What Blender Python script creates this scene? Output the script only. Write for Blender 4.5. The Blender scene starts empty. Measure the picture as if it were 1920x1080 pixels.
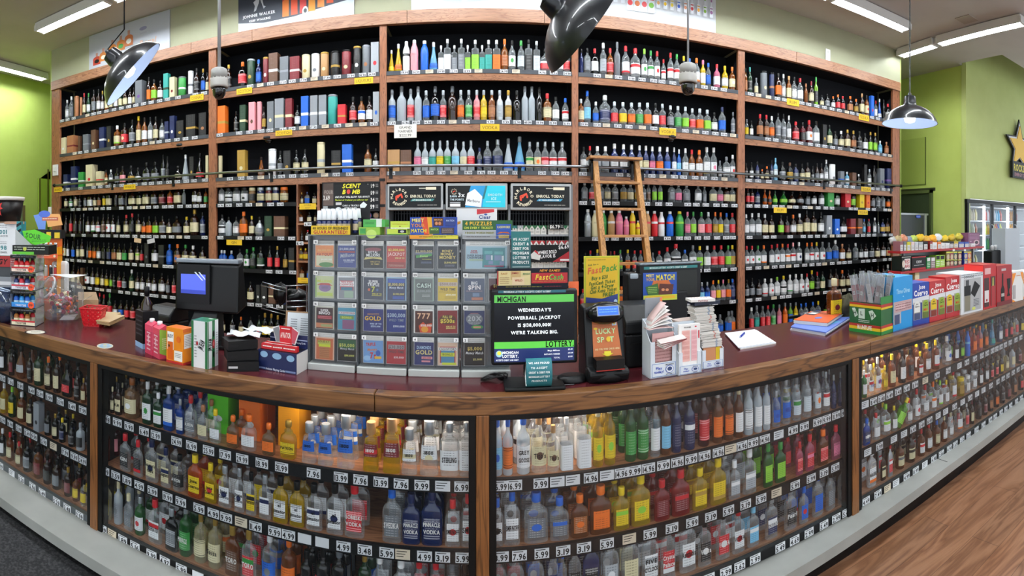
import bpy, bmesh, math, random
from math import pi, sin, cos, tan, atan2, sqrt, radians
from mathutils import Vector, Matrix, Euler
random.seed(7)
S = bpy.context.scene
COL = S.collection
# ---------------------------------------------------------------- camera, world, exposure
F, CX, CY = 935.0, 890.0, 423.0          # cylinder px per radian, column facing the wall square, horizon row
EYE = 1.45                               # eye height above the floor
cam = bpy.data.cameras.new('camera'); camo = bpy.data.objects.new('camera', cam); COL.objects.link(camo)
camo.location = (0, 0, EYE); camo.rotation_euler = (pi/2, 0, 0)
cam.type = 'PANO'; cam.panorama_type = 'CENTRAL_CYLINDRICAL'
cam.central_cylindrical_range_u_min = (0-CX)/F; cam.central_cylindrical_range_u_max = (1920-CX)/F
cam.central_cylindrical_range_v_min = (CY-1080)/F; cam.central_cylindrical_range_v_max = CY/F
cam.central_cylindrical_radius = 1.0
cam.clip_start = 0.05; cam.clip_end = 100
S.camera = camo
S.view_settings.view_transform = 'Standard'; S.view_settings.look = 'None'
S.view_settings.gamma = 1.0; S.view_settings.use_curve_mapping = False
S.view_settings.exposure = 1.1
w = bpy.data.worlds.new('world'); S.world = w; w.use_nodes = True
w.node_tree.nodes['Background'].inputs[0].default_value = (0.86, 0.93, 1.0, 1)
w.node_tree.nodes['Background'].inputs[1].default_value = 0.85
cy = S.cycles
cy.max_bounces = 8; cy.diffuse_bounces = 3; cy.glossy_bounces = 3; cy.transmission_bounces = 4
cy.transparent_max_bounces = 32; cy.caustics_reflective = False; cy.caustics_refractive = False
cy.sample_clamp_indirect = 4.0

# ---------------------------------------------------------------- colours and materials
def lin(c):
    return tuple(((v/12.92) if v <= .04045 else ((v+.055)/1.055)**2.4) for v in c)
def hx(s):
    return lin(tuple(int(s[i:i+2], 16)/255 for i in (0, 2, 4)))
MATS = {}
def newmat(name):
    m = bpy.data.materials.new(name); m.use_nodes = True
    nt = m.node_tree; return m, nt, nt.nodes['Principled BSDF']
def plain(col, rough=.5, metal=0.0, emit=0.0, coat=0.0, spec=.5):
    k = ('p', col, rough, metal, emit, coat, spec)
    if k in MATS: return MATS[k]
    m, nt, b = newmat('paint_'+col)
    c = hx(col)+(1,)
    if max(c[:3]) < .035 and not emit: c = tuple(v*.45 for v in c[:3])+(1,); spec *= .6      # photo blacks are deep
    b.inputs['Base Color'].default_value = c; b.inputs['Roughness'].default_value = rough
    b.inputs['Metallic'].default_value = metal; b.inputs['Coat Weight'].default_value = coat
    b.inputs['Specular IOR Level'].default_value = spec
    if emit: b.inputs['Emission Color'].default_value = c; b.inputs['Emission Strength'].default_value = emit
    MATS[k] = m; return m
def ramp(nt, fac, stops):
    r = nt.nodes.new('ShaderNodeValToRGB'); e = r.color_ramp.elements
    while len(e) < len(stops): e.new(.5)
    for el, (p, c) in zip(e, stops): el.position = p; el.color = c+(1,) if len(c) == 3 else c
    nt.links.new(fac, r.inputs[0]); return r.outputs[0]
def mapping(nt, scale, coord='Object', rot=(0,0,0), loc=(0,0,0)):
    t = nt.nodes.new('ShaderNodeTexCoord'); mp = nt.nodes.new('ShaderNodeMapping')
    mp.inputs['Scale'].default_value = scale; mp.inputs['Rotation'].default_value = rot; mp.inputs['Location'].default_value = loc
    nt.links.new(t.outputs[coord], mp.inputs[0]); return mp.outputs[0]
def tex(nt, kind, vec, **kw):
    n = nt.nodes.new('ShaderNodeTex'+kind); nt.links.new(vec, n.inputs['Vector'])
    for k, v in kw.items():
        if k in n.inputs: n.inputs[k].default_value = v
        else: setattr(n, k, v)
    return n
def mixc(nt, fac, a, b, blend='MIX'):
    n = nt.nodes.new('ShaderNodeMix'); n.data_type = 'RGBA'; n.blend_type = blend
    for i, v in ((0, fac), (6, a), (7, b)):
        if isinstance(v, (int, float)): n.inputs[i].default_value = v
        elif isinstance(v, tuple): n.inputs[i].default_value = v+(1,) if len(v) == 3 else v
        else: nt.links.new(v, n.inputs[i])
    return n.outputs[2]
def wood(name, light, dark, axis='X', scale=1.0, rough=.35, coat=.2, cath=True):
    """oak: long grain fibres along one axis with cathedral figure"""
    m, nt, b = newmat(name)
    s = {'X': (1.2, 9, 9), 'Y': (9, 1.2, 9), 'Z': (9, 9, 1.2)}[axis]
    v = mapping(nt, tuple(a*scale for a in s))
    n1 = tex(nt, 'Noise', v, Scale=1.3, Detail=3.0, Roughness=.55, Distortion=1.2)
    sep = nt.nodes.new('ShaderNodeMath'); sep.operation = 'MULTIPLY'; sep.inputs[1].default_value = 9.0
    nt.links.new(n1.outputs[0], sep.inputs[0])
    fr = nt.nodes.new('ShaderNodeMath'); fr.operation = 'PINGPONG'; fr.inputs[1].default_value = .5
    nt.links.new(sep.outputs[0], fr.inputs[0])
    s2 = {'X': (4, 160, 160), 'Y': (160, 4, 160), 'Z': (160, 160, 4)}[axis]
    v2 = mapping(nt, s2); n2 = tex(nt, 'Noise', v2, Scale=1.0, Detail=2.0)
    c1 = ramp(nt, fr.outputs[0], [(0.0, hx(dark)), (.22 if cath else .05, hx(light)), (1, hx(light))])
    c2 = ramp(nt, n2.outputs[0], [(.35, (.72, .68, .62)), (.6, (1, 1, 1))])
    c = mixc(nt, 1.0, c1, c2, 'MULTIPLY')
    nt.links.new(c, b.inputs['Base Color']); b.inputs['Roughness'].default_value = rough
    b.inputs['Coat Weight'].default_value = coat; b.inputs['Coat Roughness'].default_value = .25
    return m
def speckle(name, c1, c2, scale=60, rough=.5, lo=.4, hi=.6, bump=0, detail=4.0, metal=0.0):
    m, nt, b = newmat(name); v = mapping(nt, (1, 1, 1))
    n = tex(nt, 'Noise', v, Scale=scale, Detail=detail)
    nt.links.new(ramp(nt, n.outputs[0], [(lo, hx(c1)), (hi, hx(c2))]), b.inputs['Base Color'])
    b.inputs['Roughness'].default_value = rough; b.inputs['Metallic'].default_value = metal
    if bump:
        bp = nt.nodes.new('ShaderNodeBump'); bp.inputs['Strength'].default_value = bump
        nt.links.new(n.outputs[0], bp.inputs['Height']); nt.links.new(bp.outputs[0], b.inputs['Normal'])
    return m
def glassy(col, dens=.35, haze=.12, rough=.05, refl=.7):
    """clear or tinted glass: see-through straight on, denser at the rims, fresnel gloss"""
    k = ('g', col, dens, haze, rough, refl)
    if k in MATS: return MATS[k]
    m = bpy.data.materials.new('glass_'+col); m.use_nodes = True; nt = m.node_tree; nt.nodes.clear()
    out = nt.nodes.new('ShaderNodeOutputMaterial')
    tr = nt.nodes.new('ShaderNodeBsdfTransparent'); df = nt.nodes.new('ShaderNodeBsdfPrincipled'); gl = nt.nodes.new('ShaderNodeBsdfGlossy')
    c = hx(col)
    g = tuple(min(1, .86+.14*x) if max(c) > .5 and max(c)-min(c) < .2 else max(.03, x**.8) for x in c)
    tr.inputs[0].default_value = g+(1,); df.inputs['Base Color'].default_value = c+(1,); df.inputs['Roughness'].default_value = .2
    gl.inputs[0].default_value = (1, 1, 1, 1); gl.inputs['Roughness'].default_value = rough
    lw = nt.nodes.new('ShaderNodeLayerWeight'); lw.inputs[0].default_value = .35
    ma = nt.nodes.new('ShaderNodeMapRange'); ma.inputs[1].default_value = 0; ma.inputs[2].default_value = 1
    ma.inputs[3].default_value = haze; ma.inputs[4].default_value = min(1, haze+dens)
    nt.links.new(lw.outputs['Facing'], ma.inputs[0])
    m1 = nt.nodes.new('ShaderNodeMixShader'); nt.links.new(ma.outputs[0], m1.inputs[0])
    nt.links.new(tr.outputs[0], m1.inputs[1]); nt.links.new(df.outputs[0], m1.inputs[2])
    lw2 = nt.nodes.new('ShaderNodeLayerWeight'); lw2.inputs[0].default_value = .5
    pw = nt.nodes.new('ShaderNodeMath'); pw.operation = 'POWER'; pw.inputs[1].default_value = 4.0; nt.links.new(lw2.outputs['Facing'], pw.inputs[0])
    fr = nt.nodes.new('ShaderNodeMapRange'); fr.inputs[3].default_value = .03 if haze > .03 or dens < .2 else .07; fr.inputs[4].default_value = refl; nt.links.new(pw.outputs[0], fr.inputs[0])
    m2 = nt.nodes.new('ShaderNodeMixShader'); nt.links.new(fr.outputs[0], m2.inputs[0])
    nt.links.new(m1.outputs[0], m2.inputs[1]); nt.links.new(gl.outputs[0], m2.inputs[2])
    nt.links.new(m2.outputs[0], out.inputs[0]); MATS[k] = m; return m

# ---------------------------------------------------------------- pixel -> place
def dirx(x): return (x-CX)/F
def P(x, y, Y):
    """point seen at (x,y) on the vertical plane Y"""
    t = dirx(x); return Vector((Y*tan(t), Y, EYE+(CY-y)/F*Y/cos(t)))
KX = .033
def cY(X): return 1.597+KX*max(0.0, X)          # front line of the counter in plan (slight kink at its middle post)
def PC(x, y, off=0.0):
    """point seen at (x,y) on the counter front plane moved back by off"""
    t = dirx(x); X = (1.597+off)*tan(t)
    for _ in range(12): X = (cY(X)+off)*tan(t)
    Y = cY(X)+off; return Vector((X, Y, EYE+(CY-y)/F*sqrt(X*X+Y*Y)))
def PZ(x, y, z):
    """point seen at (x,y) on the horizontal plane z (world height)"""
    d = (EYE-z)*F/(y-CY); t = dirx(x); return Vector((d*sin(t), d*cos(t), z))
def px2m(n, d): return n/F*d

# ---------------------------------------------------------------- mesh building
class MB:
    def __init__(s): s.v = []; s.f = []; s.m = []; s.sm = []
    def add(s, vs, fs, mi=0, M=None, smooth=False):
        o = len(s.v)
        s.v += [tuple(M @ Vector(v)) if M is not None else tuple(v) for v in vs]
        s.f += [tuple(i+o for i in f) for f in fs]; s.m += [mi]*len(fs); s.sm += [smooth]*len(fs)
        return s
    def box(s, a, b, mi=0, M=None):
        x0, y0, z0 = a; x1, y1, z1 = b
        if x0 > x1: x0, x1 = x1, x0
        if y0 > y1: y0, y1 = y1, y0
        if z0 > z1: z0, z1 = z1, z0
        return s.add([(x0,y0,z0),(x1,y0,z0),(x1,y1,z0),(x0,y1,z0),(x0,y0,z1),(x1,y0,z1),(x1,y1,z1),(x0,y1,z1)],
              [(0,3,2,1),(4,5,6,7),(0,1,5,4),(1,2,6,5),(2,3,7,6),(3,0,4,7)], mi, M)
    def lathe(s, prof, n=16, mi=0, M=None, sx=1.0, sy=1.0, sq=0.0, cap=True, smooth=True):
        """profile of (r,z); sq>0 squares the section (superellipse)"""
        vs = []
        for r, z in prof:
            for i in range(n):
                a = 2*pi*(i+.5)/n; c, q = cos(a), sin(a)
                if sq:
                    e = 1.0-sq; c = math.copysign(abs(c)**e, c); q = math.copysign(abs(q)**e, q)
                vs.append((r*c*sx, r*q*sy, z))
        fs = []
        for k in range(len(prof)-1):
            for i in range(n):
                j = (i+1) % n; fs.append((k*n+i, k*n+j, (k+1)*n+j, (k+1)*n+i))
        s.add(vs, fs, mi, M, smooth)
        if cap:
            o = len(s.v)-len(vs); s.f.append(tuple(o+i for i in reversed(range(n)))); s.m.append(mi); s.sm.append(False)
            o2 = o+(len(prof)-1)*n; s.f.append(tuple(o2+i for i in range(n))); s.m.append(mi); s.sm.append(False)
        return s
    def cyl(s, p, q, r, n=12, mi=0, r2=None, smooth=True):
        p = Vector(p); q = Vector(q); d = q-p; L = d.length
        if L < 1e-9: return s
        M = Matrix.Translation(p) @ d.to_track_quat('Z', 'Y').to_matrix().to_4x4()
        return s.lathe([(r, 0), (r if r2 is None else r2, L)], n, mi, M, smooth=smooth)
    def tube(s, pts, r, n=8, mi=0):
        pts = [Vector(p) for p in pts]; rings = []; up = Vector((0, 0, 1)); vs = []
        for i, p in enumerate(pts):
            d = (pts[min(i+1, len(pts)-1)]-pts[max(i-1, 0)]).normalized()
            a = d.cross(up); a = a.normalized() if a.length > 1e-4 else Vector((1, 0, 0)); b = a.cross(d).normalized()
            rr = r[i] if isinstance(r, (list, tuple)) else r
            vs += [tuple(p+(a*cos(2*pi*k/n)+b*sin(2*pi*k/n))*rr) for k in range(n)]
        fs = [(i*n+k, i*n+(k+1) % n, (i+1)*n+(k+1) % n, (i+1)*n+k) for i in range(len(pts)-1) for k in range(n)]
        fs += [tuple(range(n)), tuple((len(pts)-1)*n+k for k in reversed(range(n)))]
        return s.add(vs, fs, mi, None, True)
    def prism(s, poly, h, mi=0, M=None):
        """polygon in xy extruded from z=0 to z=h"""
        n = len(poly); vs = [(x, y, 0) for x, y in poly]+[(x, y, h) for x, y in poly]
        fs = [tuple(reversed(range(n))), tuple(range(n, 2*n))]+[(i, (i+1) % n, n+(i+1) % n, n+i) for i in range(n)]
        return s.add(vs, fs, mi, M)
    def plate(s, p, u, v, w, h, t, mi=0):
        """thin slab: centre p, unit axes u (wide) and v (high), thickness t behind"""
        u = Vector(u); v = Vector(v); nrm = u.cross(v)
        M = Matrix((( u.x, v.x, nrm.x, p[0]), (u.y, v.y, nrm.y, p[1]), (u.z, v.z, nrm.z, p[2]), (0, 0, 0, 1)))
        return s.box((-w/2, -h/2, -t), (w/2, h/2, 0), mi, M)
    def text(s, st, M, size, mi=0, width=None, align='C', bold=0, vsq=1.0, italic=0.0):
        """flat letters in the xy plane of M, baseline centred; size = capital height"""
        x = 0; out = []
        for ch in st:
            g = GLYPH.get((ch, bold))
            if g is None: x += .35; continue
            out.append((g, x)); x += g[2]
        tot = max(x, 1e-6); k = size/.73; kx = k
        if width and (tot*k > width or width < 0): kx = abs(width)/tot
        off = -tot*kx/2 if align == 'C' else (0 if align == 'L' else -tot*kx)
        for (vs, fs, adv), gx in out:
            s.add([((vx+gx)*kx+off+italic*vy*k, (vy-.365)*k*vsq, 0) for vx, vy in vs], fs, mi, M)
        return s
    def build(s, name, mats, parent=None, loc=None, bevel=0, auto=None):
        me = bpy.data.meshes.new(name); me.from_pydata(s.v, [], s.f)
        if not isinstance(mats, (list, tuple)): mats = [mats]
        for m in mats: me.materials.append(m)
        me.polygons.foreach_set('material_index', s.m); me.polygons.foreach_set('use_smooth', s.sm)
        me.update()
        o = bpy.data.objects.new(name, me); COL.objects.link(o)
        if parent is not None: o.parent = parent
        if loc is not None: o.location = loc
        if bevel:
            b = o.modifiers.new('bevel', 'BEVEL'); b.width = bevel; b.segments = 2; b.limit_method = 'ANGLE'; b.angle_limit = radians(40)
        return o
# letters: every glyph of Blender's own built-in font turned to a flat mesh once
GLYPH = {}
def make_glyphs():
    chars = "ABCDEFGHIJKLMNOPQRSTUVWXYZabcdefghijklmnopqrstuvwxyz0123456789$.,!&%'-/+#?"
    dg = bpy.context.evaluated_depsgraph_get()
    for bold, off in ((0, 0.0), (1, .028)):
        obs = []
        for ch in chars:
            cu = bpy.data.curves.new('g', 'FONT'); cu.body = ch; cu.size = 1; cu.resolution_u = 2; cu.offset = off
            o = bpy.data.objects.new('g', cu); COL.objects.link(o); obs.append((ch, o, cu))
        bpy.context.view_layer.update(); dg = bpy.context.evaluated_depsgraph_get()
        for ch, o, cu in obs:
            me = bpy.data.meshes.new_from_object(o.evaluated_get(dg))
            vs = [(v.co.x, v.co.y) for v in me.vertices]; fs = [tuple(p.vertices) for p in me.polygons]
            xs = [v[0] for v in vs] or [0]; x0 = min(xs); wd = max(xs)-x0
            GLYPH[(ch, bold)] = ([(a-x0+.03, b) for a, b in vs], fs, wd+.09)
            bpy.data.meshes.remove(me)
        for ch, o, cu in obs: bpy.data.objects.remove(o); bpy.data.curves.remove(cu)
make_glyphs()
def FM(p, u=(1, 0, 0), v=(0, 0, 1), lift=.0):
    """matrix whose xy plane is the face spanned by u (right) and v (up) at p, pushed out by lift"""
    u = Vector(u).normalized(); v = Vector(v).normalized(); n = u.cross(v); p = Vector(p)+n*lift
    return Matrix(((u.x, v.x, n.x, p.x), (u.y, v.y, n.y, p.y), (u.z, v.z, n.z, p.z), (0, 0, 0, 1)))

def thing(name, label, cat, loc=(0, 0, 0), rz=0.0, group=None):
    o = bpy.data.objects.new(name, None); COL.objects.link(o); o.empty_display_size = .05
    o.location = loc; o.rotation_euler = (0, 0, rz); return tag(o, label, cat, group)
def tag(o, label, cat, group=None):
    o['label'] = label; o['category'] = cat
    if group: o['group'] = group
    return o
def struct(name, mb, mats, bevel=0):
    o = mb.build(name, mats, bevel=bevel); o['kind'] = 'structure'; return o
# ================================================================ the room
D = 5.5                                   # distance of the shelving front
ZC = EYE+2.93                             # ceiling height
XL, XR = -6.27, 6.33                      # outer edges of the shelving wall
def kz(k): return EYE+k/F*D               # px above horizon at the middle -> height on the shelving front
GREEN = speckle('green_wall_paint', 'B2C564', 'B7CA69', 3, .6)
OLIVE = speckle('olive_wall_paint', 'A3A588', 'A7A98C', 3, .6)
CEIL = speckle('ceiling_paint', 'BFBDBA', 'C4C2BF', 2, .8)
def floor_mat():
    m, nt, b = newmat('wood_plank_floor')
    v = mapping(nt, (1, 1, 1))
    br = tex(nt, 'Brick', v, Scale=1.0); br.offset = .37
    for k, q in (('Color1', (.9, .9, .9, 1)), ('Color2', (1.06, 1.0, .95, 1)), ('Mortar', (.45, .4, .35, 1)), ('Mortar Size', .0015), ('Brick Width', 1.2), ('Row Height', .14), ('Bias', 0.0)): br.inputs[k].default_value = q
    v1 = mapping(nt, (.7, 5, 1)); n1 = tex(nt, 'Noise', v1, Scale=1.6, Detail=5.0, Distortion=.8)
    mm = nt.nodes.new('ShaderNodeMath'); mm.operation = 'MULTIPLY'; mm.inputs[1].default_value = 7; nt.links.new(n1.outputs[0], mm.inputs[0])
    pp = nt.nodes.new('ShaderNodeMath'); pp.operation = 'PINGPONG'; pp.inputs[1].default_value = .5; nt.links.new(mm.outputs[0], pp.inputs[0])
    c = ramp(nt, pp.outputs[0], [(0, hx('6A4832')), (.25, hx('805C44')), (.6, hx('926E54'))])
    c = mixc(nt, 1.0, c, br.outputs[0], 'MULTIPLY')
    nt.links.new(c, b.inputs['Base Color']); b.inputs['Roughness'].default_value = .28
    return m
struct('floor', MB().box((-8.2, -5, -.1), (12, 8, 0)), floor_mat())
carpet = speckle('dark_carpet', '17171A', '3A3A3C', 90, .95, .42, .7)
tag(MB().box((-5.5, -1.2, .001), (-.15, 1.615, .007)).build('floor_mat', carpet), 'charcoal speckled floor mat lying in front of the left counter cabinets', 'mat')
# back wall mass above and beside the shelving
mb = MB(); mb.box((XL, D+.02, kz(387)), (XR, D+.6, ZC+.0)); mb.box((XL-.0, D+.46, 0), (XR, D+.6, kz(387)))
struct('wall_back', mb, OLIVE)
mb = MB(); mb.box((XL-.012, D+.015, 0), (XL, 8, ZC)); struct('wall_side', mb, GREEN)
mb = MB(); mb.box((XR, D+.015, 0), (XR+.012, 8, ZC)); struct('wall_side', mb, GREEN)
# side walls
struct('wall_left', MB().box((-7.95, -5, 0), (-7.8, 8, ZC)), GREEN)
GREENR = speckle('green_wall_paint_far', 'BECF6A', 'C2D36E', 3, .6)
struct('wall_right', MB().box((7.56, 5.1, 0), (7.7, 8, ZC)), GREENR)
struct('wall_far', MB().box((-7.9, 7.9, 0), (7.7, 8, ZC)), GREEN)
struct('wall_cooler', MB().box((7.56, 5.02, 1.955), (12, 5.1, ZC+.6)).box((7.54, 5.0, 0), (7.68, 5.1, ZC)), speckle('green_wall_paint_right', 'BAC77A', 'BECB7E', 3, .6))
# ceiling with the raised dark well over the coolers
mb = MB(); mb.box((-8, -5, ZC), (7.45, 8, ZC+.1)); mb.box((7.45, -5, ZC), (12, 4.2, ZC+.1)); mb.box((7.45, 5.1, ZC), (12, 8, ZC+.1))
struct('ceiling', mb, CEIL)
mb = MB(); mb.box((7.4, 4.15, ZC+.1), (7.45, 5.1, ZC+.7)); mb.box((7.4, 4.15, ZC+.1), (12, 4.2, ZC+.7)); mb.box((7.4, 4.15, ZC+.65), (12, 5.1, ZC+.7))
struct('ceiling_well', mb, speckle('olive_dark_paint', '5D6340', '626845', 3, .7))  # shade inside the well is put into this darker olive

# ---------------------------------------------------------------- lamps of the room
TUBE = plain('F4FAFF', .4, 0, 55.0)
FIX = plain('D8D8D6', .5)
def strip(a, b, label, n=2, group='ceiling strip lights'):
    """fluorescent batten from a to b (plan points) just under the ceiling"""
    a = Vector((a[0], a[1], ZC)); b = Vector((b[0], b[1], ZC)); d = (b-a); L = d.length; d.normalize(); s = Vector((-d.y, d.x, 0))
    t = thing('strip_light', label, 'ceiling light', (a+b)/2-Vector((0,0,.012)), atan2(d.y, d.x), group)
    m = MB(); m.box((-L/2, -.074, -.05), (L/2, .074, 0)); m.box((-L/2, -.078, -.122), (L/2, -.074, 0)); m.box((-L/2, .074, -.122), (L/2, .078, 0)); m.build('housing', FIX, t)  # side lips added to keep tube light off the upper wall
    for e in (-1, 1):
        MB().box((e*L/2-.02, -.085, -.115), (e*L/2+.02, .085, -.03)).build('end_cap', FIX, t, bevel=.006)
    for k in ((-.04, .04) if n == 2 else (0,)):
        MB().cyl((-L/2+.03, k, -.09), (L/2-.03, k, -.09), .014, 10).build('tube', TUBE, t)
    return t
k = 0
words = ['over the far {} end of the shelving wall', 'second batten in from the {} end over the shelving']
for i, (x0, x1) in enumerate(((-5.55, -4.22), (-4.12, -2.75), (-2.65, -1.28), (-1.18, .19), (.29, 1.56), (1.66, 2.83), (2.93, 4.02), (4.1, 5.47))):
    strip((x0, 4.65), (x1, 4.65), ['twin-tube batten light before the poster of amber bottles', 'twin-tube batten light high over the cognac bay', 'twin-tube batten light over the striding-man banner', 'twin-tube batten light over the middle shelving bay', 'twin-tube batten light over the white banner', 'twin-tube batten light over the ladder bay', 'twin-tube batten light joined end to end before the olive wall', 'twin-tube batten light ending above the hanging right pendant'][i])
strip((-7.2, 4.6), (-7.28, 6.25), 'batten light washing the bright green left wall')
strip((6.17, 3.15), (6.2, 4.62), 'long batten light running away from camera above right aisle', 1)
strip((6.2, 4.7), (6.24, 5.44), 'short batten light butting against the shelving wall corner', 1)
for j, yy in enumerate((1.6, -1.4)):
    for i in range(4):
        x = -5.2+i*3.1
        strip((x, yy), (x+2.4, yy), 'twin-tube batten light on the ceiling over the shop floor', group='ceiling strip lights over the shop floor')
# ================================================================ the shelving wall
OAKX = wood('oak_board', '9C6A49', '6E452C', 'X', rough=.4, coat=.15)
OAKZ = wood('oak_upright', '9A6242', '6F452D', 'Z', rough=.4, coat=.15)
OAKCROWN = wood('oak_crown', 'A87A5C', '7E5238', 'X', rough=.42, coat=.1)
NAVY = plain('0A101C', .8)
DARKMET = plain('141416', .45)
STRIPC = plain('3C4046', .35)
TAGW = plain('D9DCE0', .45); TAGC = plain('D8CBB4', .5); INK = plain('16181C', .6)
YEL = plain('E0B81C', .5)
POSTS = [(98, 113), (392, 406), (712, 725), (1072, 1084), (1383, 1396), (1673, 1686)]
BAYN = ['cognac bay', 'scotch bay', 'vodka bay', 'ladder bay', 'rum bay']
ROWK = [290, 195, 100, 44, -25, -93, -163, -235]
ROWN = ['top shelf', 'second shelf', 'rail shelf', 'first shelf below rail', 'second shelf below rail', 'third shelf below rail', 'fourth shelf below rail', 'bottom shelf']
DEP = .38
def wx(x): return D*tan(dirx(x))
PR = ['19.99', '24.99', '29.99', '14.96', '17.99', '22.99', '11.99', '34.99', '39.99', '49.99', '12.99', '27.99', '59.99', '9.99']
TAGS = {}
def tag_mesh(txt, cream=False, w=.085, h=.04):
    k = (txt, cream, w)
    if k not in TAGS:
        m = MB(); m.box((-w/2, -.001, -h/2), (w/2, .001, h/2), 0)
        if txt == '~':
            for r in range(3): m.box((-w*.42, -.0016, h*(.28-.25*r)), (w*(.3-.12*r), -.001, h*(.34-.25*r)), 1)
        elif txt: m.text(txt, FM((0, -.0014, -h*.08)), h*.62, 1, width=w*.92, bold=1)
        if txt and txt != '~': m.box((-w*.4, -.0016, h*.36), (w*.25, -.001, h*.42), 1)
        me = m.build('price_tag', [TAGC if cream else TAGW, INK]); TAGS[k] = me.data; bpy.data.objects.remove(me)
    return TAGS[k]
def put_tag(parent, loc, txt, cream=False, rz=0.0, w=.085, h=.04):
    o = bpy.data.objects.new('price_tag', tag_mesh(txt, cream, w, h)); COL.objects.link(o); o.parent = parent; o.location = loc
    o.rotation_euler = (0, 0, rz); return o
units = []
for i in range(5):
    xa, xb = (POSTS[i][1]+0, POSTS[i+1][0]); X0, X1 = wx(xa), wx(xb); W = X1-X0; xc = (X0+X1)/2
    t = thing('shelving_unit', ['oak framed liquor shelving bay with cognac, beside the bright green wall', 'oak framed shelving bay holding scotch tubes and the dark price board',
        'middle oak shelving bay of vodka above the lit tobacco signs', 'oak shelving bay of vodka behind the rolling ladder', 'oak shelving bay of rum and tequila at the olive wall corner'][i],
        'shelving unit', (xc, D, 0), 0, 'oak shelving bays along the wall')
    units.append(t); hW = W/2
    MB().box((-hW-.048, DEP, .05), (hW+.048, DEP+.02, kz(384))).build('back_panel', NAVY, t)
    MB().box((-hW, .02, kz(384)), (hW, DEP+.02, kz(386.5))).build('top_panel', NAVY, t)
    # uprights: oak edge with navy inner cheek
    sides = [(wx(POSTS[i][0]), wx(POSTS[i][1]))] + ([(wx(POSTS[5][0]), wx(POSTS[5][1]))] if i == 4 else [])
    for (a, b) in sides:
        MB().box((a-xc, -.012, .0), (b-xc, .03, kz(383))).build('upright', OAKZ, t, bevel=.004)
        MB().box(((a+b)/2-xc-.012, .03, 0), ((a+b)/2-xc+.012, DEP, kz(383))).build('side_panel', NAVY, t)
    ntag = 0
    for r, k in enumerate(ROWK):
        x0, x1 = X0, X1
        if r >= 3 and i == 1: x1 = wx(557)
        if r >= 3 and i == 2: continue
        zs = kz(k+3); w2 = x1-x0; c = (x0+x1)/2-xc
        sh = MB().box((-w2/2, 0, -.022), (w2/2, DEP, 0)).build('shelf', OAKX if r < 3 else DARKMET, t, (c, 0, zs))
        if r < 3:
            MB().box((-w2/2, -.012, -.125), (w2/2, 0, -.045)).build('front_board', OAKX, sh, bevel=.004)
        MB().box((-w2/2, -.016, -.046), (w2/2, -.0, .0)).build('price_strip', STRIPC if r < 3 else DARKMET, sh)
        n = int(w2/.135) if r < 3 else int(w2/.125)
        rows = []
        for j in range(n):
            if random.random() < .12: continue
            x = -w2/2+(j+.5)*w2/n+random.uniform(-.02, .02)
            cr = random.random() < .13
            txt = '~' if cr else random.choice(PR)
            if ntag < 98:
                put_tag(sh, (x, -.0175, -.022), txt, cr); ntag += 1
            else: rows.append((x, txt, cr))
        if rows:
            m = MB()
            for x, txt, cr in rows:
                m.box((x-.0425, -.0185, -.042), (x+.0425, -.0165, -.002), 2 if cr else 0)
                if txt == '~':
                    for q in range(3): m.box((x-.036, -.0191, -.012-.01*q), (x+.02, -.0185, -.010-.01*q), 1)
                else: m.text(txt, FM((x, -.0189, -.0245)), .022, 1, width=.075, bold=1)
            o = m.build('price_tag', [TAGW, INK, TAGC], sh); o['kind'] = 'stuff'
# crown board across the top, with butt joints
mb = MB()
for a, b in ((98, 361), (361, 475), (475, 764), (764, 1020), (1020, 1491), (1491, 1560), (1560, 1686)):
    mb.box((wx(a)+.0015, D-.035, kz(381)), (wx(b)-.0015, D+.02, kz(405.5)))
mb.box((wx(98), D+.0, kz(405.5)-.012), (wx(1686), D+.4, kz(405.5)))
struct('trim_1', mb, OAKCROWN, bevel=.004)
# narrow pocket column in the scotch bay
t = units[1]; a, b = wx(556.5)-t.location.x, wx(600)-t.location.x
MB().box((a, -.014, 0), (a+.02, DEP, kz(84))).build('column_side', OAKZ, t); MB().box((b-.03, -.014, 0), (b, DEP, kz(84))).build('column_side', OAKZ, t)
PIG = [44-3, 5, -33, -70, -109, -150]
for q, k in enumerate(PIG):
    MB().box((a+.02, -.014, kz(k)-.022), (b-.03, DEP, kz(k))).build('small_shelf', OAKX, t)
    if q in (1, 2): put_tag(t, ((a+b)/2+(.0 if q == 1 else -.1), -.017, kz(k)-.012), ['', '6.99', '8.45'][q], w=.09, h=.045)
# category cards
def card(txt, x, y, w=31, h=13, label='', yy=0.0, hand=False, wh=False, col=None):
    d = D-.02-yy; p = P(x, y, d); dist = d/cos(dirx(x)); W, H = px2m(w, dist)/cos(dirx(x))**.0, px2m(h, dist)
    W = px2m(w, dist)/cos(dirx(x))
    m = MB().box((-W/2, -.0015, -H/2), (W/2, .0015, H/2), 0)
    for li, s in enumerate(txt.split('|')):
        n = len(txt.split('|')); m.text(s, FM((0, -.002, H*(.5-(li+.5)/n)), lift=.0004), H*.5/n, 1, width=W*.82)
    o = m.build('shelf_card', [plain(col, .5) if col else YEL, plain('6A5208', .6)], None, p); return tag(o, label, 'sign', 'yellow category cards')
card('COGNAC', 369, 183, 25, 11, 'yellow card reading COGNAC on the top shelf edge')
card('SCOTCH', 458, 170.5, 29, 11, 'yellow card reading SCOTCH on the top shelf edge')
card('SCOTCH', 532, 249, 31, 10, 'yellow card reading SCOTCH on the second shelf edge')
card('LIQUEURS', 682, 151, 35, 12, 'yellow card reading LIQUEURS near the oak post')
card('VODKA', 918.5, 239, 36, 13, 'yellow card reading VODKA in the middle bay')
card('VODKA', 1252, 247, 31, 13, 'yellow card reading VODKA under the green fruit bottles')
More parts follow.
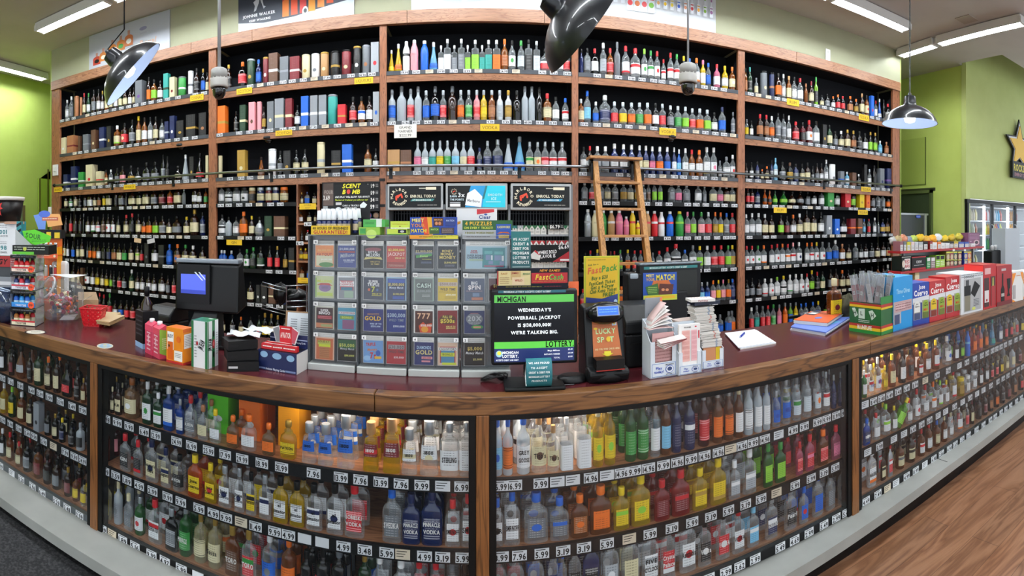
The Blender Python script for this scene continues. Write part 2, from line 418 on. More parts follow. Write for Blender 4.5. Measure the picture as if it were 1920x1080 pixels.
card('RUM', 1487, 192, 23, 12, 'yellow card reading RUM on the top shelf edge')
card('TEQUILA', 1620, 220.5, 19, 11, 'faded yellow card on the top shelf edge beside the pendant')
card('TEQUILA', 1624, 355, 18, 9, 'small yellow card hanging below the ladder rail end')
card('RUM', 1463, 394, 24, 10, 'yellow card below the rail over spiced rum bottles')
card('TEQUILA', 1618, 398, 18, 9, 'yellow card over the maroon gift boxes')
card('BRANDY', 109, 355.5, 15, 9, 'yellow card curling on the outer post beside the green wall')
card('WHISKEY', 243, 350.5, 22, 9, 'glossy yellow card on the rail shelf edge of the cognac bay')
card('GIN', 439, 454.5, 29, 10, 'yellow card reading GIN above the blue gin bottles')
card('DOUBLE|SHOT', 577, 387, 31, 11, 'yellow two-line card at the top of the narrow column')
card('CREAM 2|TODAY', 571, 526, 26, 10, 'yellow two-line card low on the narrow column')
def paper(name, pts_center, w, h, txt, label, cat, Y, col='E9E6DE', ink='202428', rot=0):
    p = P(pts_center[0], pts_center[1], Y); dist = Y/cos(dirx(pts_center[0])); W = px2m(w, dist)/cos(dirx(pts_center[0])); H = px2m(h, dist)
    m = MB().box((-W/2, -.0012, -H/2), (W/2, .0012, H/2), 0); L = txt.split('|') if txt else []
    for li, s in enumerate(L): m.text(s, FM((0, -.002, H*(.44-(li+.5)*.88/len(L)))), H*.6/len(L), 1, width=W*.85)
    o = m.build(name, [plain(col, .7), plain(ink, .7)], None, p); o.rotation_euler = (0, rot, 0); return tag(o, label, cat)
paper('handwritten_note', (760, 246), 42, 25, 'GRAND|MARNIER|$222.99', 'white handwritten note taped under the frosted bottles, reading $222', 'note', D-.03)
paper('hanging_tag_paper', (258, 451), 13, 8, '', 'small cream paper slip hanging below a shelf in the cognac bay', 'paper slip', D-.03, col='D8B890', rot=.1)
paper('hanging_tag_paper', (283, 452), 14, 8, '', 'small grey white paper slip hanging beside the cream slip', 'paper slip', D-.03, col='C8C8C8', rot=-.2)
paper('wall_notice', (93.5, 406), 6, 36, '', 'narrow white sheet hanging at the corner of the green wall', 'notice', D+.0, col='E8EAEC')
# ladder rail along the shelving, with stand-off brackets
t = thing('ladder_rail', 'long steel ladder rail on black brackets along the shelving', 'rail', (0, D, kz(111)))
m = MB(); m.cyl((wx(110), -.10, 0), (wx(1681), -.10, 0), .016, 12); m.build('rail_bar', plain('8F9296', .3, 1), t)
for x in (110, 1681): MB().cyl((wx(x)-.012, -.10, 0), (wx(x)+.012, -.10, 0), .026, 12).build('end_cap', plain('111214', .4), t)
for x in (205, 320, 505, 731, 975, 1208, 1551, 1676):
    m = MB(); X = wx(x)*.985; m.box((X-.02, -.02, -.13), (X+.02, -.012, .01)); m.box((X-.012, -.10, -.03), (X+.012, -.012, -.006)); m.box((X-.014, -.112, -.028), (X+.014, -.09, -.012))
    m.cyl((X, -.026, -.1), (X, -.018, -.1), .006, 8); m.build('bracket', plain('17181A', .4), t)
# small black dome cameras under shelf edges
for x, y, lb in ((341, 273, 'small black dome camera under the cognac bay second shelf'), (504, 260, 'small black dome camera under the scotch bay second shelf'), (1257, 258, 'small black dome camera under the yellow VODKA card')):
    p = P(x, y, D+.05); t = thing('mini_dome_camera', lb, 'camera', (p.x, p.y, p.z), 0, 'small cameras under the shelves')
    MB().lathe([(.075, .02), (.08, 0), (.075, -.012)], 16).build('base', plain('1A1B1E', .4), t)
    MB().lathe([(.055, -.012), (.05, -.035), (.03, -.055), (.008, -.062)], 16).build('dome', plain('050608', .08, coat=1), t)
# rolling ladder
t = thing('rolling_ladder', 'oak rolling ladder with black hooks leaning on the shelf rail', 'ladder', (wx(1165)*.93, D-.35, 0))
O = Vector(t.location); LW = wood('ladder_oak', 'C08A4A', '9A6A34', 'Z', rough=.4)
LWX = wood('ladder_oak_tread', 'BE8850', '966634', 'X', rough=.4)
def yl(z): return D-.17-(kz(125)-z)*.235        # lean
def LP(x, y):
    """pixel on the ladder's leaning plane"""
    Y = D-.2
    for _ in range(20): p = P(x, y, Y); Y = yl(p.z)
    return P(x, y, Y)
for (a, b) in (((1115, 303), (1140, 580)), ((1192, 303), (1226, 580))):
    p = LP(*a); q = LP(*b); d = (q-p)/(q.z-p.z); q = p+d*(0.02-p.z)
    nrm = Vector((0, 1, 0)); sv = []
    for pt in (p, q):
        for dx, dy in ((-.028, -.05), (.028, -.05), (.028, .05), (-.028, .05)): sv.append((pt.x+dx-O.x, pt.y+dy-O.y, pt.z-O.z))
    MB().add(sv, [(0, 1, 2, 3), (7, 6, 5, 4), (0, 4, 5, 1), (1, 5, 6, 2), (2, 6, 7, 3), (3, 7, 4, 0)]).build('side_rail', LW, t, bevel=.004)
for y, xa, xb in ((342, 1120, 1194), (392, 1127, 1200), (443, 1133, 1206), (495, 1139, 1214), (548, 1145, 1220)):
    p = LP(xa, y); q = LP(xb, y)
    MB().box((p.x-O.x-.02, p.y-O.y-.06, p.z-.014), (q.x-O.x+.02, p.y-O.y+.06, p.z+.014)).build('rung', LWX, t, bevel=.004)
for y in (600, 655):
    k = (y-303)/277; p = LP(1115+25*k, y); q = LP(1192+34*k, y)
    MB().box((p.x-O.x-.0, p.y-O.y-.06, p.z-.014), (q.x-O.x, p.y-O.y+.06, p.z+.014)).build('rung', LWX, t, bevel=.004)
p = LP(1103, 296); q = LP(1200, 296)
MB().box((p.x-O.x, p.y-O.y-.10, p.z-.016), (q.x-O.x, p.y-O.y+.12, p.z+.016)).build('top_step', LWX, t, bevel=.005)
for x in (1110, 1185):
    p = LP(x, 312); m = MB(); X = p.x-O.x; Yb = p.y-O.y
    m.box((X-.012, Yb-.02, -.02+p.z-.13), (X+.012, Yb+.02, p.z+.03)); zz = kz(111)
    m.tube([(X, Yb+.0, zz-.09), (X, Yb+.06, zz-.06), (X, Yb+.1, zz-.01), (X, Yb+.09, zz+.045), (X, Yb+.03, zz+.06), (X, Yb-.02, zz+.03)], .013, 8)
    m.cyl((X-.022, Yb+.05, zz+.045), (X+.022, Yb+.05, zz+.045), .035, 16); m.build('roller_hook', plain('0E0F11', .35), t)
# small fixtures on the wall
p = P(104, 319, D-.03); o = MB().box((-.06, -.012, -.09), (.06, .012, .09)).box((-.03, -.02, -.02), (.03, -.012, .05)).build('wall_thermostat', plain('D9D9D6', .4), None, p, bevel=.004)
tag(o, 'white plastic control box screwed to the outer oak post', 'control box')
p = P(1552, 103, D+.012); t = thing('wall_socket', 'white socket plate on the olive wall above the rum bay', 'socket', p)
MB().box((-.045, -.008, -.085), (.045, 0, .085)).build('cover_plate', plain('E8E8E4', .4), t, bevel=.003)
for s in (-1, 1): MB().box((-.02, -.011, s*.035-.016), (.02, -.008, s*.035+.016)).build('outlet', plain('CFCFCB', .4), t)
# ================================================================ bottles: unit meshes, 1 high and 1 wide, scaled per bottle
PAL = dict(k='0B0B0D', w='E6E8EA', n='D9D0A8', g='2E8B3A', G='14361F', a='9A5620', A='241009', r='C2202A', R='6E1620', b='1E63C8', B='16224E', y='E2C41E', o='E8701E',
           p='E07A9A', v='6A4A8C', s='A9B0B6', d='B08D3C', t='2F9C92', l='8CCB3C', x='6B7076', z='A8704A', m='5A3C2A', c='DCE6EA', f='C9D4DC', h='8A8F96', e='F2A0A8', i='7FC4E8', u='B58A5A', q='F2A20C', j='5AC81E')
CN = dict(k='black', w='white', n='cream', g='green', G='dark green', a='amber', A='brown', r='red', R='maroon', b='blue', B='navy', y='yellow', o='orange', p='pink', v='purple',
          s='silver', d='gold', t='teal', l='lime', x='grey', z='copper', m='brown', c='clear', f='frosted', h='grey', e='salmon', i='light blue', u='tan', q='golden yellow', j='bright green')
def body_mat(c, near=False):
    if c == 'c': return glassy('E8F0F4', .38, .015, .04, .95) if near else glassy('E2ECF0', .45, .06, .04)
    if near and c == 'a': return glassy('A05A1E', .35, .2, .04, .9)
    if near and c not in 'kfAsGB': return glassy(PAL[c], .3, .2, .05, .9)
    if c == 'f': return glassy('D3DEE6', .35, .42, .25)
    if c == 'A': return glassy('2A1309', .5, .62)
    if c == 'a': return glassy('A05A1E', .35, .38)
    if c == 'k': return plain('0B0B0E', .12, coat=.5)
    if c == 'B': return glassy('16285E', .4, .6)
    if c == 'G': return glassy('123A1E', .4, .6)
    if c == 's': return plain('B8BEC4', .3, .7)
    return glassy(PAL[c], .3, .5)
def label_mat(c1, c2, style, fine=.75):
    k = ('L', c1, c2, style, fine)
    if k in MATS: return MATS[k]
    m, nt, b = newmat('label_%s_%s' % (CN[c1].replace(' ', ''), CN[c2].replace(' ', ''))); b.inputs['Roughness'].default_value = .5
    tc = nt.nodes.new('ShaderNodeTexCoord'); sp = nt.nodes.new('ShaderNodeSeparateXYZ'); nt.links.new(tc.outputs['Object'], sp.inputs[0])
    def math_(op, a, b_=None, c=None):
        n = nt.nodes.new('ShaderNodeMath'); n.operation = op
        for i, q in enumerate((a, b_, c)):
            if q is None: continue
            if isinstance(q, (int, float)): n.inputs[i].default_value = q
            else: nt.links.new(q, n.inputs[i])
        return n.outputs[0]
    z = sp.outputs[2]; x = sp.outputs[0]
    def band(v, lo, hi): return math_('MULTIPLY', math_('GREATER_THAN', v, lo), math_('LESS_THAN', v, hi))
    base = hx(PAL[c1]); two = hx(PAL[c2]); dark = tuple(q*.25 for q in base) if sum(base) > .6 else tuple(min(1, q+.35) for q in base)
    # rows of fine print
    mp = mapping(nt, (38, 1, 1)); ns = tex(nt, 'Noise', mp, Scale=1.0, Detail=1.0)
    rows = math_('LESS_THAN', math_('PINGPONG', math_('MULTIPLY', z, 22.0), .5), .17)
    prt = math_('MULTIPLY', math_('MULTIPLY', math_('GREATER_THAN', ns.outputs[0], .47), rows), band(x, -.3, .3))
    c = mixc(nt, math_('MULTIPLY', prt, fine), base, dark)
    if style == 0: c = mixc(nt, band(z, .36, .45), c, two)
    elif style == 1:
        d = math_('ADD', math_('POWER', math_('ABSOLUTE', x), 2.0), math_('POWER', math_('MULTIPLY', math_('ABSOLUTE', math_('SUBTRACT', z, .32)), 3.0), 2.0))
        c = mixc(nt, math_('LESS_THAN', d, .045), c, two)
    elif style == 2: c = mixc(nt, band(z, -1, .2), c, two)
    elif style == 3: c = mixc(nt, math_('GREATER_THAN', math_('ADD', math_('MULTIPLY', x, .4), z), .36), c, two)
    elif style == 5: c = mixc(nt, band(math_('PINGPONG', math_('SUBTRACT', z, .16), .15), .012, .028), c, dark)
    nt.links.new(c, b.inputs['Base Color']); MATS[k] = m; return m
KIND = {  # ratio, depth ratio, squareness, body profile, cap profile, label range
 'b': (.27, 1, 0, [(.46,0),(.5,.02),(.5,.56),(.47,.62),(.36,.68),(.22,.73),(.17,.78),(.16,.9)], [(.19,.83),(.2,.84),(.2,.98),(.17,1)], (.14,.48)),
 'w': (.33, 1, .15, [(.46,0),(.5,.02),(.5,.58),(.46,.66),(.3,.71),(.17,.75),(.15,.88)], [(.19,.82),(.2,.83),(.2,.98),(.17,1)], (.14,.5)),
 's': (.22, 1, 0, [(.46,0),(.5,.02),(.5,.6),(.44,.66),(.25,.72),(.19,.78),(.18,.9)], [(.22,.84),(.23,.85),(.23,.98),(.2,1)], (.12,.5)),
 'q': (.38, .7, .55, [(.46,0),(.5,.02),(.5,.6),(.48,.66),(.3,.7),(.16,.73),(.15,.88)], [(.19,.82),(.2,.83),(.2,.98),(.17,1)], (.12,.5)),
 'r': (.62, .9, 0, [(.3,0),(.4,.03),(.49,.15),(.5,.3),(.46,.45),(.32,.58),(.16,.66),(.12,.72),(.12,.84)], [(.17,.8),(.2,.82),(.2,.93),(.12,1)], (.2,.42)),
 'c': (.36, 1, 0, [(.47,0),(.5,.02),(.48,.15),(.36,.4),(.22,.62),(.15,.76),(.13,.9)], [(.16,.84),(.17,.85),(.17,.98),(.14,1)], (.08,.26)),
 'j': (.62, 1, 0, [(.46,0),(.5,.03),(.5,.68),(.44,.78),(.42,.82)], [(.46,.8),(.47,.81),(.47,.97),(.44,1)], (.15,.6)),
 'd': (.52, .6, .4, [(.44,0),(.5,.03),(.5,.5),(.44,.6),(.22,.68),(.13,.73),(.12,.82)], [(.15,.8),(.2,.83),(.2,.96),(.14,1)], (.14,.44)),
 'f': (.46, .42, .35, [(.47,0),(.5,.015),(.5,.52),(.48,.6),(.4,.66),(.24,.71),(.17,.75),(.16,.85)], [(.19,.81),(.2,.82),(.2,.985),(.18,1)], (.12,.5)),
 'v': (.28, .9, .6, [(.46,0),(.5,.01),(.5,.68),(.47,.7),(.16,.735),(.14,.9)], [(.17,.87),(.2,.88),(.2,.99),(.17,1)], (.02,.5)),
 'm': (.29, 1, 0, [(.46,0),(.5,.02),(.5,.6),(.47,.7),(.38,.78),(.26,.84),(.22,.9)], [(.22,.89),(.23,.9),(.23,.99),(.2,1)], (.5,.58)),
 'i': (.40, .8, .5, [(.5,0),(.5,.02),(.38,.62),(.36,.66),(.16,.69),(.15,.76)], [(.25,.745),(.29,.75),(.29,.985),(.27,1)], (.3,.56)),
}
KNAME = dict(b='bottle', w='shouldered bottle', s='slim bottle', q='square bottle', r='globe bottle', c='tapered bottle', j='jar', d='decanter bottle', f='flask', v='sleeved square bottle', m='painted bottle', i='wedge bottle', x='gift box', t='tube')
UM = {}
def unit(kind, part, n=16):
    k = (kind, part)
    if k in UM: return UM[k]
    m = MB()
    if kind == 'x':
        m.box((-.5, -.5, 0), (.5, .5, 1)); nm = 'gift_box'
    elif kind == 't':
        if part == 'body': m.lathe([(.5, 0), (.5, .965)], 20); nm = 'canister'
        else: m.lathe([(.51, .93), (.51, .99), (.48, 1)], 20); nm = 'lid'
    else:
        R, dy, sq, bp, cp, (la, lb) = KIND[kind]
        if part == 'body': m.lathe(bp, n, 0, None, 1, dy, sq); nm = 'glass'
        elif part == 'cap': m.lathe(cp, 12, 0, None, 1, min(1/dy, 2.2)*dy if dy < .9 else 1); nm = 'cap'
        else:
            rs = [(r*1.03+.004, z) for r, z in bp if la < z < lb]
            def at(z):
                for (r1, z1), (r2, z2) in zip(bp, bp[1:]):
                    if z1 <= z <= z2: return r1+(r2-r1)*(z-z1)/max(1e-6, z2-z1)
                return .5
            pr = [(at(la)*1.03+.004, la)]+rs+[(at(lb)*1.03+.004, lb)]; m.lathe(pr, 24 if part == 'flabel' else n, 0, None, 1, dy, sq, cap=False); nm = 'label'
            if part == 'flabel':      # front label only, not wrapped round
                kp = [f for f in m.f if atan2(sum(m.v[q][1] for q in f), sum(m.v[q][0] for q in f)) < -.42 and atan2(sum(m.v[q][1] for q in f), sum(m.v[q][0] for q in f)) > -2.72]
                m.f = kp; m.m = [0]*len(kp); m.sm = [True]*len(kp)
    o = m.build(nm, plain('808080')); me = o.data; me.materials[0] = None; bpy.data.objects.remove(o); UM[k] = me; return me
def ob(name, me, mat, parent=None):
    o = bpy.data.objects.new(name, me); COL.objects.link(o)
    s = o.material_slots[0]; s.link = 'OBJECT'; s.material = mat
    if parent is not None: o.parent = parent
    return o
SPIRIT = {'c': 'vodka_bottle', 'f': 'vodka_bottle', 'A': 'whiskey_bottle', 'a': 'whiskey_bottle', 'k': 'dark_bottle'}
LAB = {}; ALLB = []
def item(kind, p, w, h, body, cap, lab, lab2=None, near=False, group=None, place='', txt=None, rz=0.0, tin='k', style=None, dp=None):
    """one bottle, box or tube standing at p with width w and height h (metres)"""
    st = [0, 1, 1, 2, 1, 0, 4][hash_(p) % 7] if style is None else style
    if lab2 is None: st = [4, 5, 4, 5, 4][st]; lab2 = 'k'
    if kind == 'v': st = 4
    if kind == 'x':
        o = ob('gift_box', unit('x', 'body'), label_mat(body, lab if lab != '-' else body, [0, 1, 2, 1, 1, 0][st], .12) , None); o.scale = (w, dp or w*.9, h); nm = 'gift box'; o.name = 'gift_box'
        look = f"{CN[body]} gift box" + (f" with {CN[lab]} detail" if lab not in ('-', body) else '')
    elif kind == 't':
        o = ob('gift_tube', unit('t', 'body'), label_mat(body, lab if lab != '-' else body, [0, 1, 0, 1, 1, 0][st], .12)); o.scale = (w, w, h)
        ob('lid', unit('t', 'lid'), plain(PAL[cap if cap != '-' else body], .3, .3), o); nm = 'gift tube'
        look = f"{CN[body]} gift tube" + (f" with {CN[lab]} print" if lab not in ('-', body) else '')
    else:
        if kind == 'j': name = 'liquor_jar'; nm = 'jar'
        elif kind == 'f': name = 'flask_bottle'; nm = 'flask'
        elif kind == 'm': name = 'painted_bottle'; nm = 'bottle'
        elif body in SPIRIT: name = SPIRIT[body]; nm = name.replace('_', ' ')
        else: name = 'liqueur_bottle'; nm = 'liqueur bottle'
        bm = plain(PAL[body], .25, .5) if kind == 'm' and body == 's' else (plain(PAL[body], .3) if kind == 'm' else body_mat(body, near))
        if kind == 'v': bm = body_mat('c', near)
        o = ob(name, unit(kind, 'body'), bm); dyr = 1.0
        o.scale = (w, w, h)
        if cap != '-': ob('cap', unit(kind, 'cap'), plain(PAL[cap] if cap != 'c' else 'C8CED2', .35, .6 if cap in 'sd' else 0), o)
        if lab != '-':
            l = ob('label', unit(kind, 'flabel' if near and kind not in 'vm' else 'label'), label_mat(lab, lab2, st, .4 if near and kind in 'sbv' else .75), o)
            if txt:
                la, lb = KIND[kind][5]; dy = KIND[kind][1]; m = MB(); L = txt.split('|')
                zt = [la+(lb-la)*(.55 if len(L) == 1 else .72-.34*i) for i in range(len(L))]
                lum = sum(hx(PAL[lab])); ink = {'k': '14161A', 'r': 'B01820', 'b': '1A3C9C'}.get(tin, '14161A')
                if lum < .7: ink = 'E8E8E4'
                for i, s in enumerate(L):
                    m.text(s, FM((0, -.5*dy*1.03-.02, zt[i])), min((lb-la)*(.26 if len(L) == 1 else .2), .1)/(w/h), 0, width=.8, bold=1, vsq=w/h)
                tt = m.build('lettering', plain(ink, .5), l)
        if kind == 'v': look = f"square bottle with {CN[lab]} sleeve"
        else:
            look = (f"{CN[body]} {KNAME[kind]}") + (f", {CN[cap]} cap" if cap not in '-' else '') + (f", {CN[lab]} label" if lab != '-' else '')
    o.location = p; o.rotation_euler = (0, 0, rz); o['category'] = nm
    if group: o['group'] = group
    ALLB.append(dict(o=o, look=look, place=place, x=p[0], y=p[1]))
    return o
def hash_(p): return int(abs(p[0])*997+abs(p[2])*313+abs(p[1])*71)
import re
TOK = re.compile(r'^(\d+)(?:\.\.(\d+)\*(\d+))?([bwsqrcjdfvmixt])(\d+)(?:/(\d+))?([A-Za-z-])([A-Za-z-])([A-Za-z-])([A-Za-z-])?(?:=(.*))?$')
def parse(s):
    out = []; return unclash(_parse(s))
def _parse(s):
    out = []
    for tk in s.split():
        m = TOK.match(tk)
        if not m: raise ValueError('bad token '+tk)
        a, b, n, kd, h, w, c1, c2, c3, c4, tx = m.groups()
        xs = [int(a)] if not b else [int(a)+(int(b)-int(a))*i/(int(n)-1) for i in range(int(n))]
        for x in xs: out.append((x, kd, int(h), int(w) if w else None, c1, c2, c3, c4, tx.replace('_', ' ') if tx else None))
    return out
def unclash(L):
    """narrow neighbours that would touch"""
    L = sorted(L, key=lambda q: q[0]); f = [1.0]*len(L); W = [(q[3] or q[2]*ratio(q[1])) for q in L]
    for i in range(len(L)-1):
        g = L[i+1][0]-L[i][0]; s = (W[i]+W[i+1])/2*1.04
        if s > g: k = max(.5, g/s); f[i] = min(f[i], k); f[i+1] = min(f[i+1], k)
    return [(q[0], q[1], q[2], W[i]*f[i], *q[4:]) for i, q in enumerate(L)]
def ratio(kd): return KIND[kd][0] if kd in KIND else (.34 if kd == 'x' else .3)
def wallrow(bay, row, s, k=None, place=None, off=.055):
    z = kz((ROWK[row]+3) if k is None else k)+.001
    for (x, kd, h, w, c1, c2, c3, c4, tx) in parse(s):
        W0 = (w or h*ratio(kd)); Yf = D+.0
        dist = D/cos(dirx(x)); H = px2m(h, dist); W = px2m(W0, dist)*1.0
        if kd in 'x': W *= .93
        W = min(W, .3); dpt = W*.9 if kd == 'x' else W
        Y = D+max(off, .012+dpt/2)
        X = Y*tan(dirx(x)); bx = (wx(POSTS[bay][1])+.008+W/2, wx(POSTS[bay+1][0])-.008-W/2)
        if place is None: X = min(max(X, bx[0]), bx[1])
        item(kd, (X, Y, z), W, H, c1, c2, c3, c4, place=place or (ROWN[row]+', '+BAYN[bay]), group='bottles and boxes on the shelving wall', txt=None if not tx else tx)
R = wallrow
R(0,0,"126s37cww 134s42cwx 144t40/11zzz 152t36/8zz- 158b43Arn 166b41Ggw 176w45Akx 185w44Akw 192b40Adw 200b40aAn 208b40Akn 217b37Akw 226b36Gkn 235w34Akn 244w33Akw 251b34Akn 264x44/20xkv 279s48Ako 289w42akl 301w37Akw 313x48/13tkG 325x39/14nkR 342t37/15gxw 358t45/13wwx 369b49Akk 381s46kdb 389s38Akn")
R(0,1,"121x31/13nkw 137x33/20zkR 150x30/6mk- 164x31/14xkh 178x37/12mdn 194x40/13Bkw 207x40/12kkd 220w40awnl 234w43Akrn 248b47kkx 260s52ayn 271b48aAwr 282b47ckw 292b47Akn 304b41ckw 314x35/10Bks 325x44/12Bkw 341x33/17kkd 362x42/22kkd 383x43/17kkz")
R(0,2,"126x26/12Bkw 141x40/14Bkw 155x28/14gkw 172x41/20nkr 188x27/14nkr 199s29akn 208b29cww 220q31kkx 230q34Ake 246r34kkd 259r29kkw 275d38kkx 291d38kkx 306b51kkx 314b47kkk 334r28kkn 348c48fw- 361x43/12kkd 375c50kkr 389x44/6nk-")
R(0,3,"124b29Akn 133b29Gkwg 142s34Akn 150s27Akk 160b30Akx 169q30Akw 178b29Akn 186b29Akz 195s33kky 204q33kkn 218s34Akk 228q32Akx 237s28kkk 248d34Akn 261q30kkn 274q34Akn 289q32Akx 304q32AkR 319w32akr 333q36Akn 345s31cs- 365d40Akw 374d36Akw 386w29akg")
R(0,4,"124s34Akk 133s38Akr 142w36Akk 151w36Akk 157s38kx- 165w33Akw 175w33Akwg 184w33Akwe 194s38Akm 203s38Akwr 212s37Akwe 222s35kkn 237w37Arn 248w40krk 260w39Akn 270w33Ako 280q35Ako 292q35Akl 305q36Akx 317w31Akn 332d37Akx 350w35Ayn 365w49Adn 380s44Bkx")
R(0,5,"121s37kknlo 127s35kkw".replace('nlo','no')+" 137s33kkb 146s36kkn 154b39Akn 164s34kkx 169q34Ako 177q34Ako 185q34Akw 195q34kkk 204q34kkB 214q34Akz 224q34Akn 234q34kkg 246b37Akn 258w38Aknl 266w34kkr 277x38/12kkx 291w40kkw 305x36/14kkx 318w38bbb 333w39Aozb 348w39Agn 362w38Awn 380w37Akn")
R(0,6,"128w34Akn 138w36Akn 147s35akn 155x33/9mk- 164w36kkwr 174w36Akwr 183w37Aky 192w35Akn 200w35Aky 208w34Akl 214w34kkk 224w34Akr 233w34kkx 247b40Gwn 258w36Akw 267w37Akw 279w37Akw 289w36Akw 304w40Akw 315s36Akx 326s38Akr")
R(0,7,"168s40kkn 176b38Akn 187s42Arr 195b40Aryo 206b44Ggr 216w33Akw 227w35Akb 238w36Akr 249w37Akr 261b38Akn 272b38Akx 284b38Akn 300b38Akk 312b38AkR")
R(1,0,"429s46Adk 455w48kor 471t50/15Gsd 485s48Bbb 499t50/12Rdw 515x55/20mkw 535x46/18xkh 555x44/20Rkw 574t46/16nnd 592t46/16wwx 609t47/16udn 629t47/18kkd 650t48/18Rkn 670t53/15kdw 687t54/15xhz 704x58/16skr")
R(1,1,"416x52/17okd 443s40kkk 457x50/13Gkn 474x54/13ekm 487x54/12ek- 495b44Akd 509x52/14xkn 526x56/19hkn 543x55/14Rkn 558b42kkw 573x57/15bkw 590x57/15hkw 606x57/15hkw 624t57/19tht 642x37/17rkd 662b51Akr 678b51akwb 693b51Akw 706x58/13skb")
R(1,2,"409x42/6nk- 455x50/17dkn 490c36aAm 511t50/15wws 526b46kkx 540x45/16kkd 556b46kkn 572b47kkn 602t59/15nns 632x42/19kkd 652x53/19bkw 690b52aAn 705b44kkw")
R(1,3,"415w37ckw 429j29ckwk 444j30ckwk 459j30ckwk 473j29unk 489j29Bsn 504j29Rsn 517j29Bsn 533j29aon")
R(1,4,"414w40ckwk 429w36fk- 443w36ckw 457w46aoo 472w38Ayn 487r38skx 505x38/19Gkd 527x38/24mkn")
R(1,5,"410w32bcwb 421w32bcwb 434w32bcw 450w36ckw 463w36Ggwg 475w40Ggk 489w42kkGw 506s44kkr 520s44kdr 535s40kkd 548x42/12kkd")
R(1,6,"470w38Akn 485x33/9kkw 497x34/16kkw 512x34/17mkn 530x34/16Bk- 545w36Akn")
R(1,7,"418b34Akn 436b36kkx 452b34Aon 470b36ckn 486b40Gkr 497w46kdy 509w46kdn 521w44kdyr 534b40Akn 548b40kkr")
for q, s in enumerate(["566s23kdn 576q24cBb 590q22Akn", "564q20akw 580q20kkn 591s20Akn", "566s20kkk 577q22Arw 590s22kkx", "564q22/10cyy 573q22/10ayy 584q22/11aoo", "566q23akn 580q24cBb"]):
    wallrow(1, 3, s, k=PIG[q]+1, place='narrow shelf %s of the small column' % ['one', 'two', 'three', 'four', 'five'][q], off=.05)
R(2,0,"734c43ywy 747c54ywo 762m58wwk 777m60ewe 796m58bwb 813c55iwb 827v48cww 839v60cww 852v48cwx 865v60cwx 877v48cwl 891v58cwl 904v48cwt 916v58cwt 931v58cwo 946b60aoa 960b58ckwg 977b58cgf 991v60ckk 1006v58ccf 1022d46ckrw 1050b46cww 1064b46cwr")
R(2,1,"735s62fxb 753b68fx- 770s62fxr 784s66fx- 799s58csb 816b66kxb 831s58csr 848b66Ax- 864s58cso 879s58csg 894s58esr 907s58ysy 922s58asz 937s58sss 953s58wdd 969b58kk- 984s66fx- 997s66fx- 1011s66kk- 1026w54arn 1042b48ckw 1060b46cbwr")
R(2,2,"738x41/25ukd 762x40/22mkz 783b58fsp 797b56fsw 811b57fst 825b58fsy 839b58fsg 854b58fsi 869b56fsn 883b58fsr 899s44cBB 914b57csB 933b60/22csB 953c62fxb 974c66/25ixb 993b56csng 1008b56csno 1022b57cser 1037b56cswr 1054b57/17cswr")
R(3,0,"1090s48Bk- 1101w50ckx 1115w50krw 1131s62cws 1144b53arr 1157b66/14hx- 1173b60crwr 1191b58/21crwr 1208b58clwg 1220b56cgwg 1232b56crwr 1244s42crwr 1257b56crwr 1269b55cgwr 1282b53cywr 1293b50cbwb 1306b52cowo 1318s50ypw 1328s46cbb 1344b46prw 1359b45yyw 1376b45aonw")
R(3,1,"1088w46acn 1101b62cbi 1117b42cwb 1134b56/22cwB 1152w44cfr 1168w44cfy 1184w44cfo 1199w45cfg 1214w46cfo 1229w46kkw 1242w46cfr 1257w44kcx 1271w44ccg 1285w44cfl 1298w42ccr 1312w43cfo 1326w42cfl 1339w38kkw 1354b50cBb 1374s36xkx 1382s42hxx")
R(3,2,"1094w48ckw 1106b50Arw 1120w50cws 1135w50cws 1152b56Bww 1169b55Bww 1184b55Bww 1199b54Bwn 1211b54Bwn 1223b53Bwp 1237b53Bwo 1251b53Bwb 1264b53Bww 1273b50bwi 1285b52cwwr 1297b50arw 1311b50aow 1325s56cwwy 1338s56cwwp 1350s32cxx 1362w40cxw 1375s44cwwr")
R(3,3,"1096w37ccx 1110w35ccr 1127w37ccx 1139w37ccn 1153w37ccx 1169w37ccd 1182w36ccn 1195w36ccd 1206w36ccx 1216s38ccm 1227s40cll 1238s40cll 1259w39/17cwx 1272w37/16cwp 1287w36/15ccx 1309w37ccw 1321s34ccx 1337w36/14ccn 1350w35ccp 1362w35Awn 1376w35ccn")
R(3,4,"1102m52/13sws 1116m50/14nwn 1131m50/13gwg 1146m50/14uww 1161m50/14pwe 1174m38/11pwe 1186m50/13ywr 1196m30/9ywr 1214m48/13uwr 1227m48/13rww 1240m46/13wwr 1256m47/14bwr 1274m47/18gyl 1289w46cpp 1300w46cgl 1315w45cge 1328w45ccr 1341w45cod 1351w44coy 1362w43cbx 1374w43crr")
R(3,5,"1097w36kkk 1107s40crr 1120s42cyy 1136s40cyo 1145s38cRr 1152s38crr 1163s40cgl 1177s40cyo 1190s38crr 1201s38crR 1215s36cxo 1224s33cxn 1236w36crwk 1251w42crwk 1267w48/20crwk 1284w36cbwk 1299w44/16cxwk 1312w42cyl 1326w42cww 1339w42crr 1352w42crr 1365w41cgl 1377w41cyd")
R(3,6,"1093w36crr 1110w36coo 1128w34crw 1146s36cyy 1165w38coo 1178w38crp 1191w40crw 1215w38crr 1316w36Bsi 1326w36Bsb 1337w38coe 1347w38cyy 1356w38cpe 1366w38cdo 1377w38BbB 1386s36cRr")
R(3,7,"1090w38cxw 1108w38cxr 1126w38cxw 1165w38cxo 1178w38cxw 1350w36cxb 1366w40cxb 1381w40cxo")
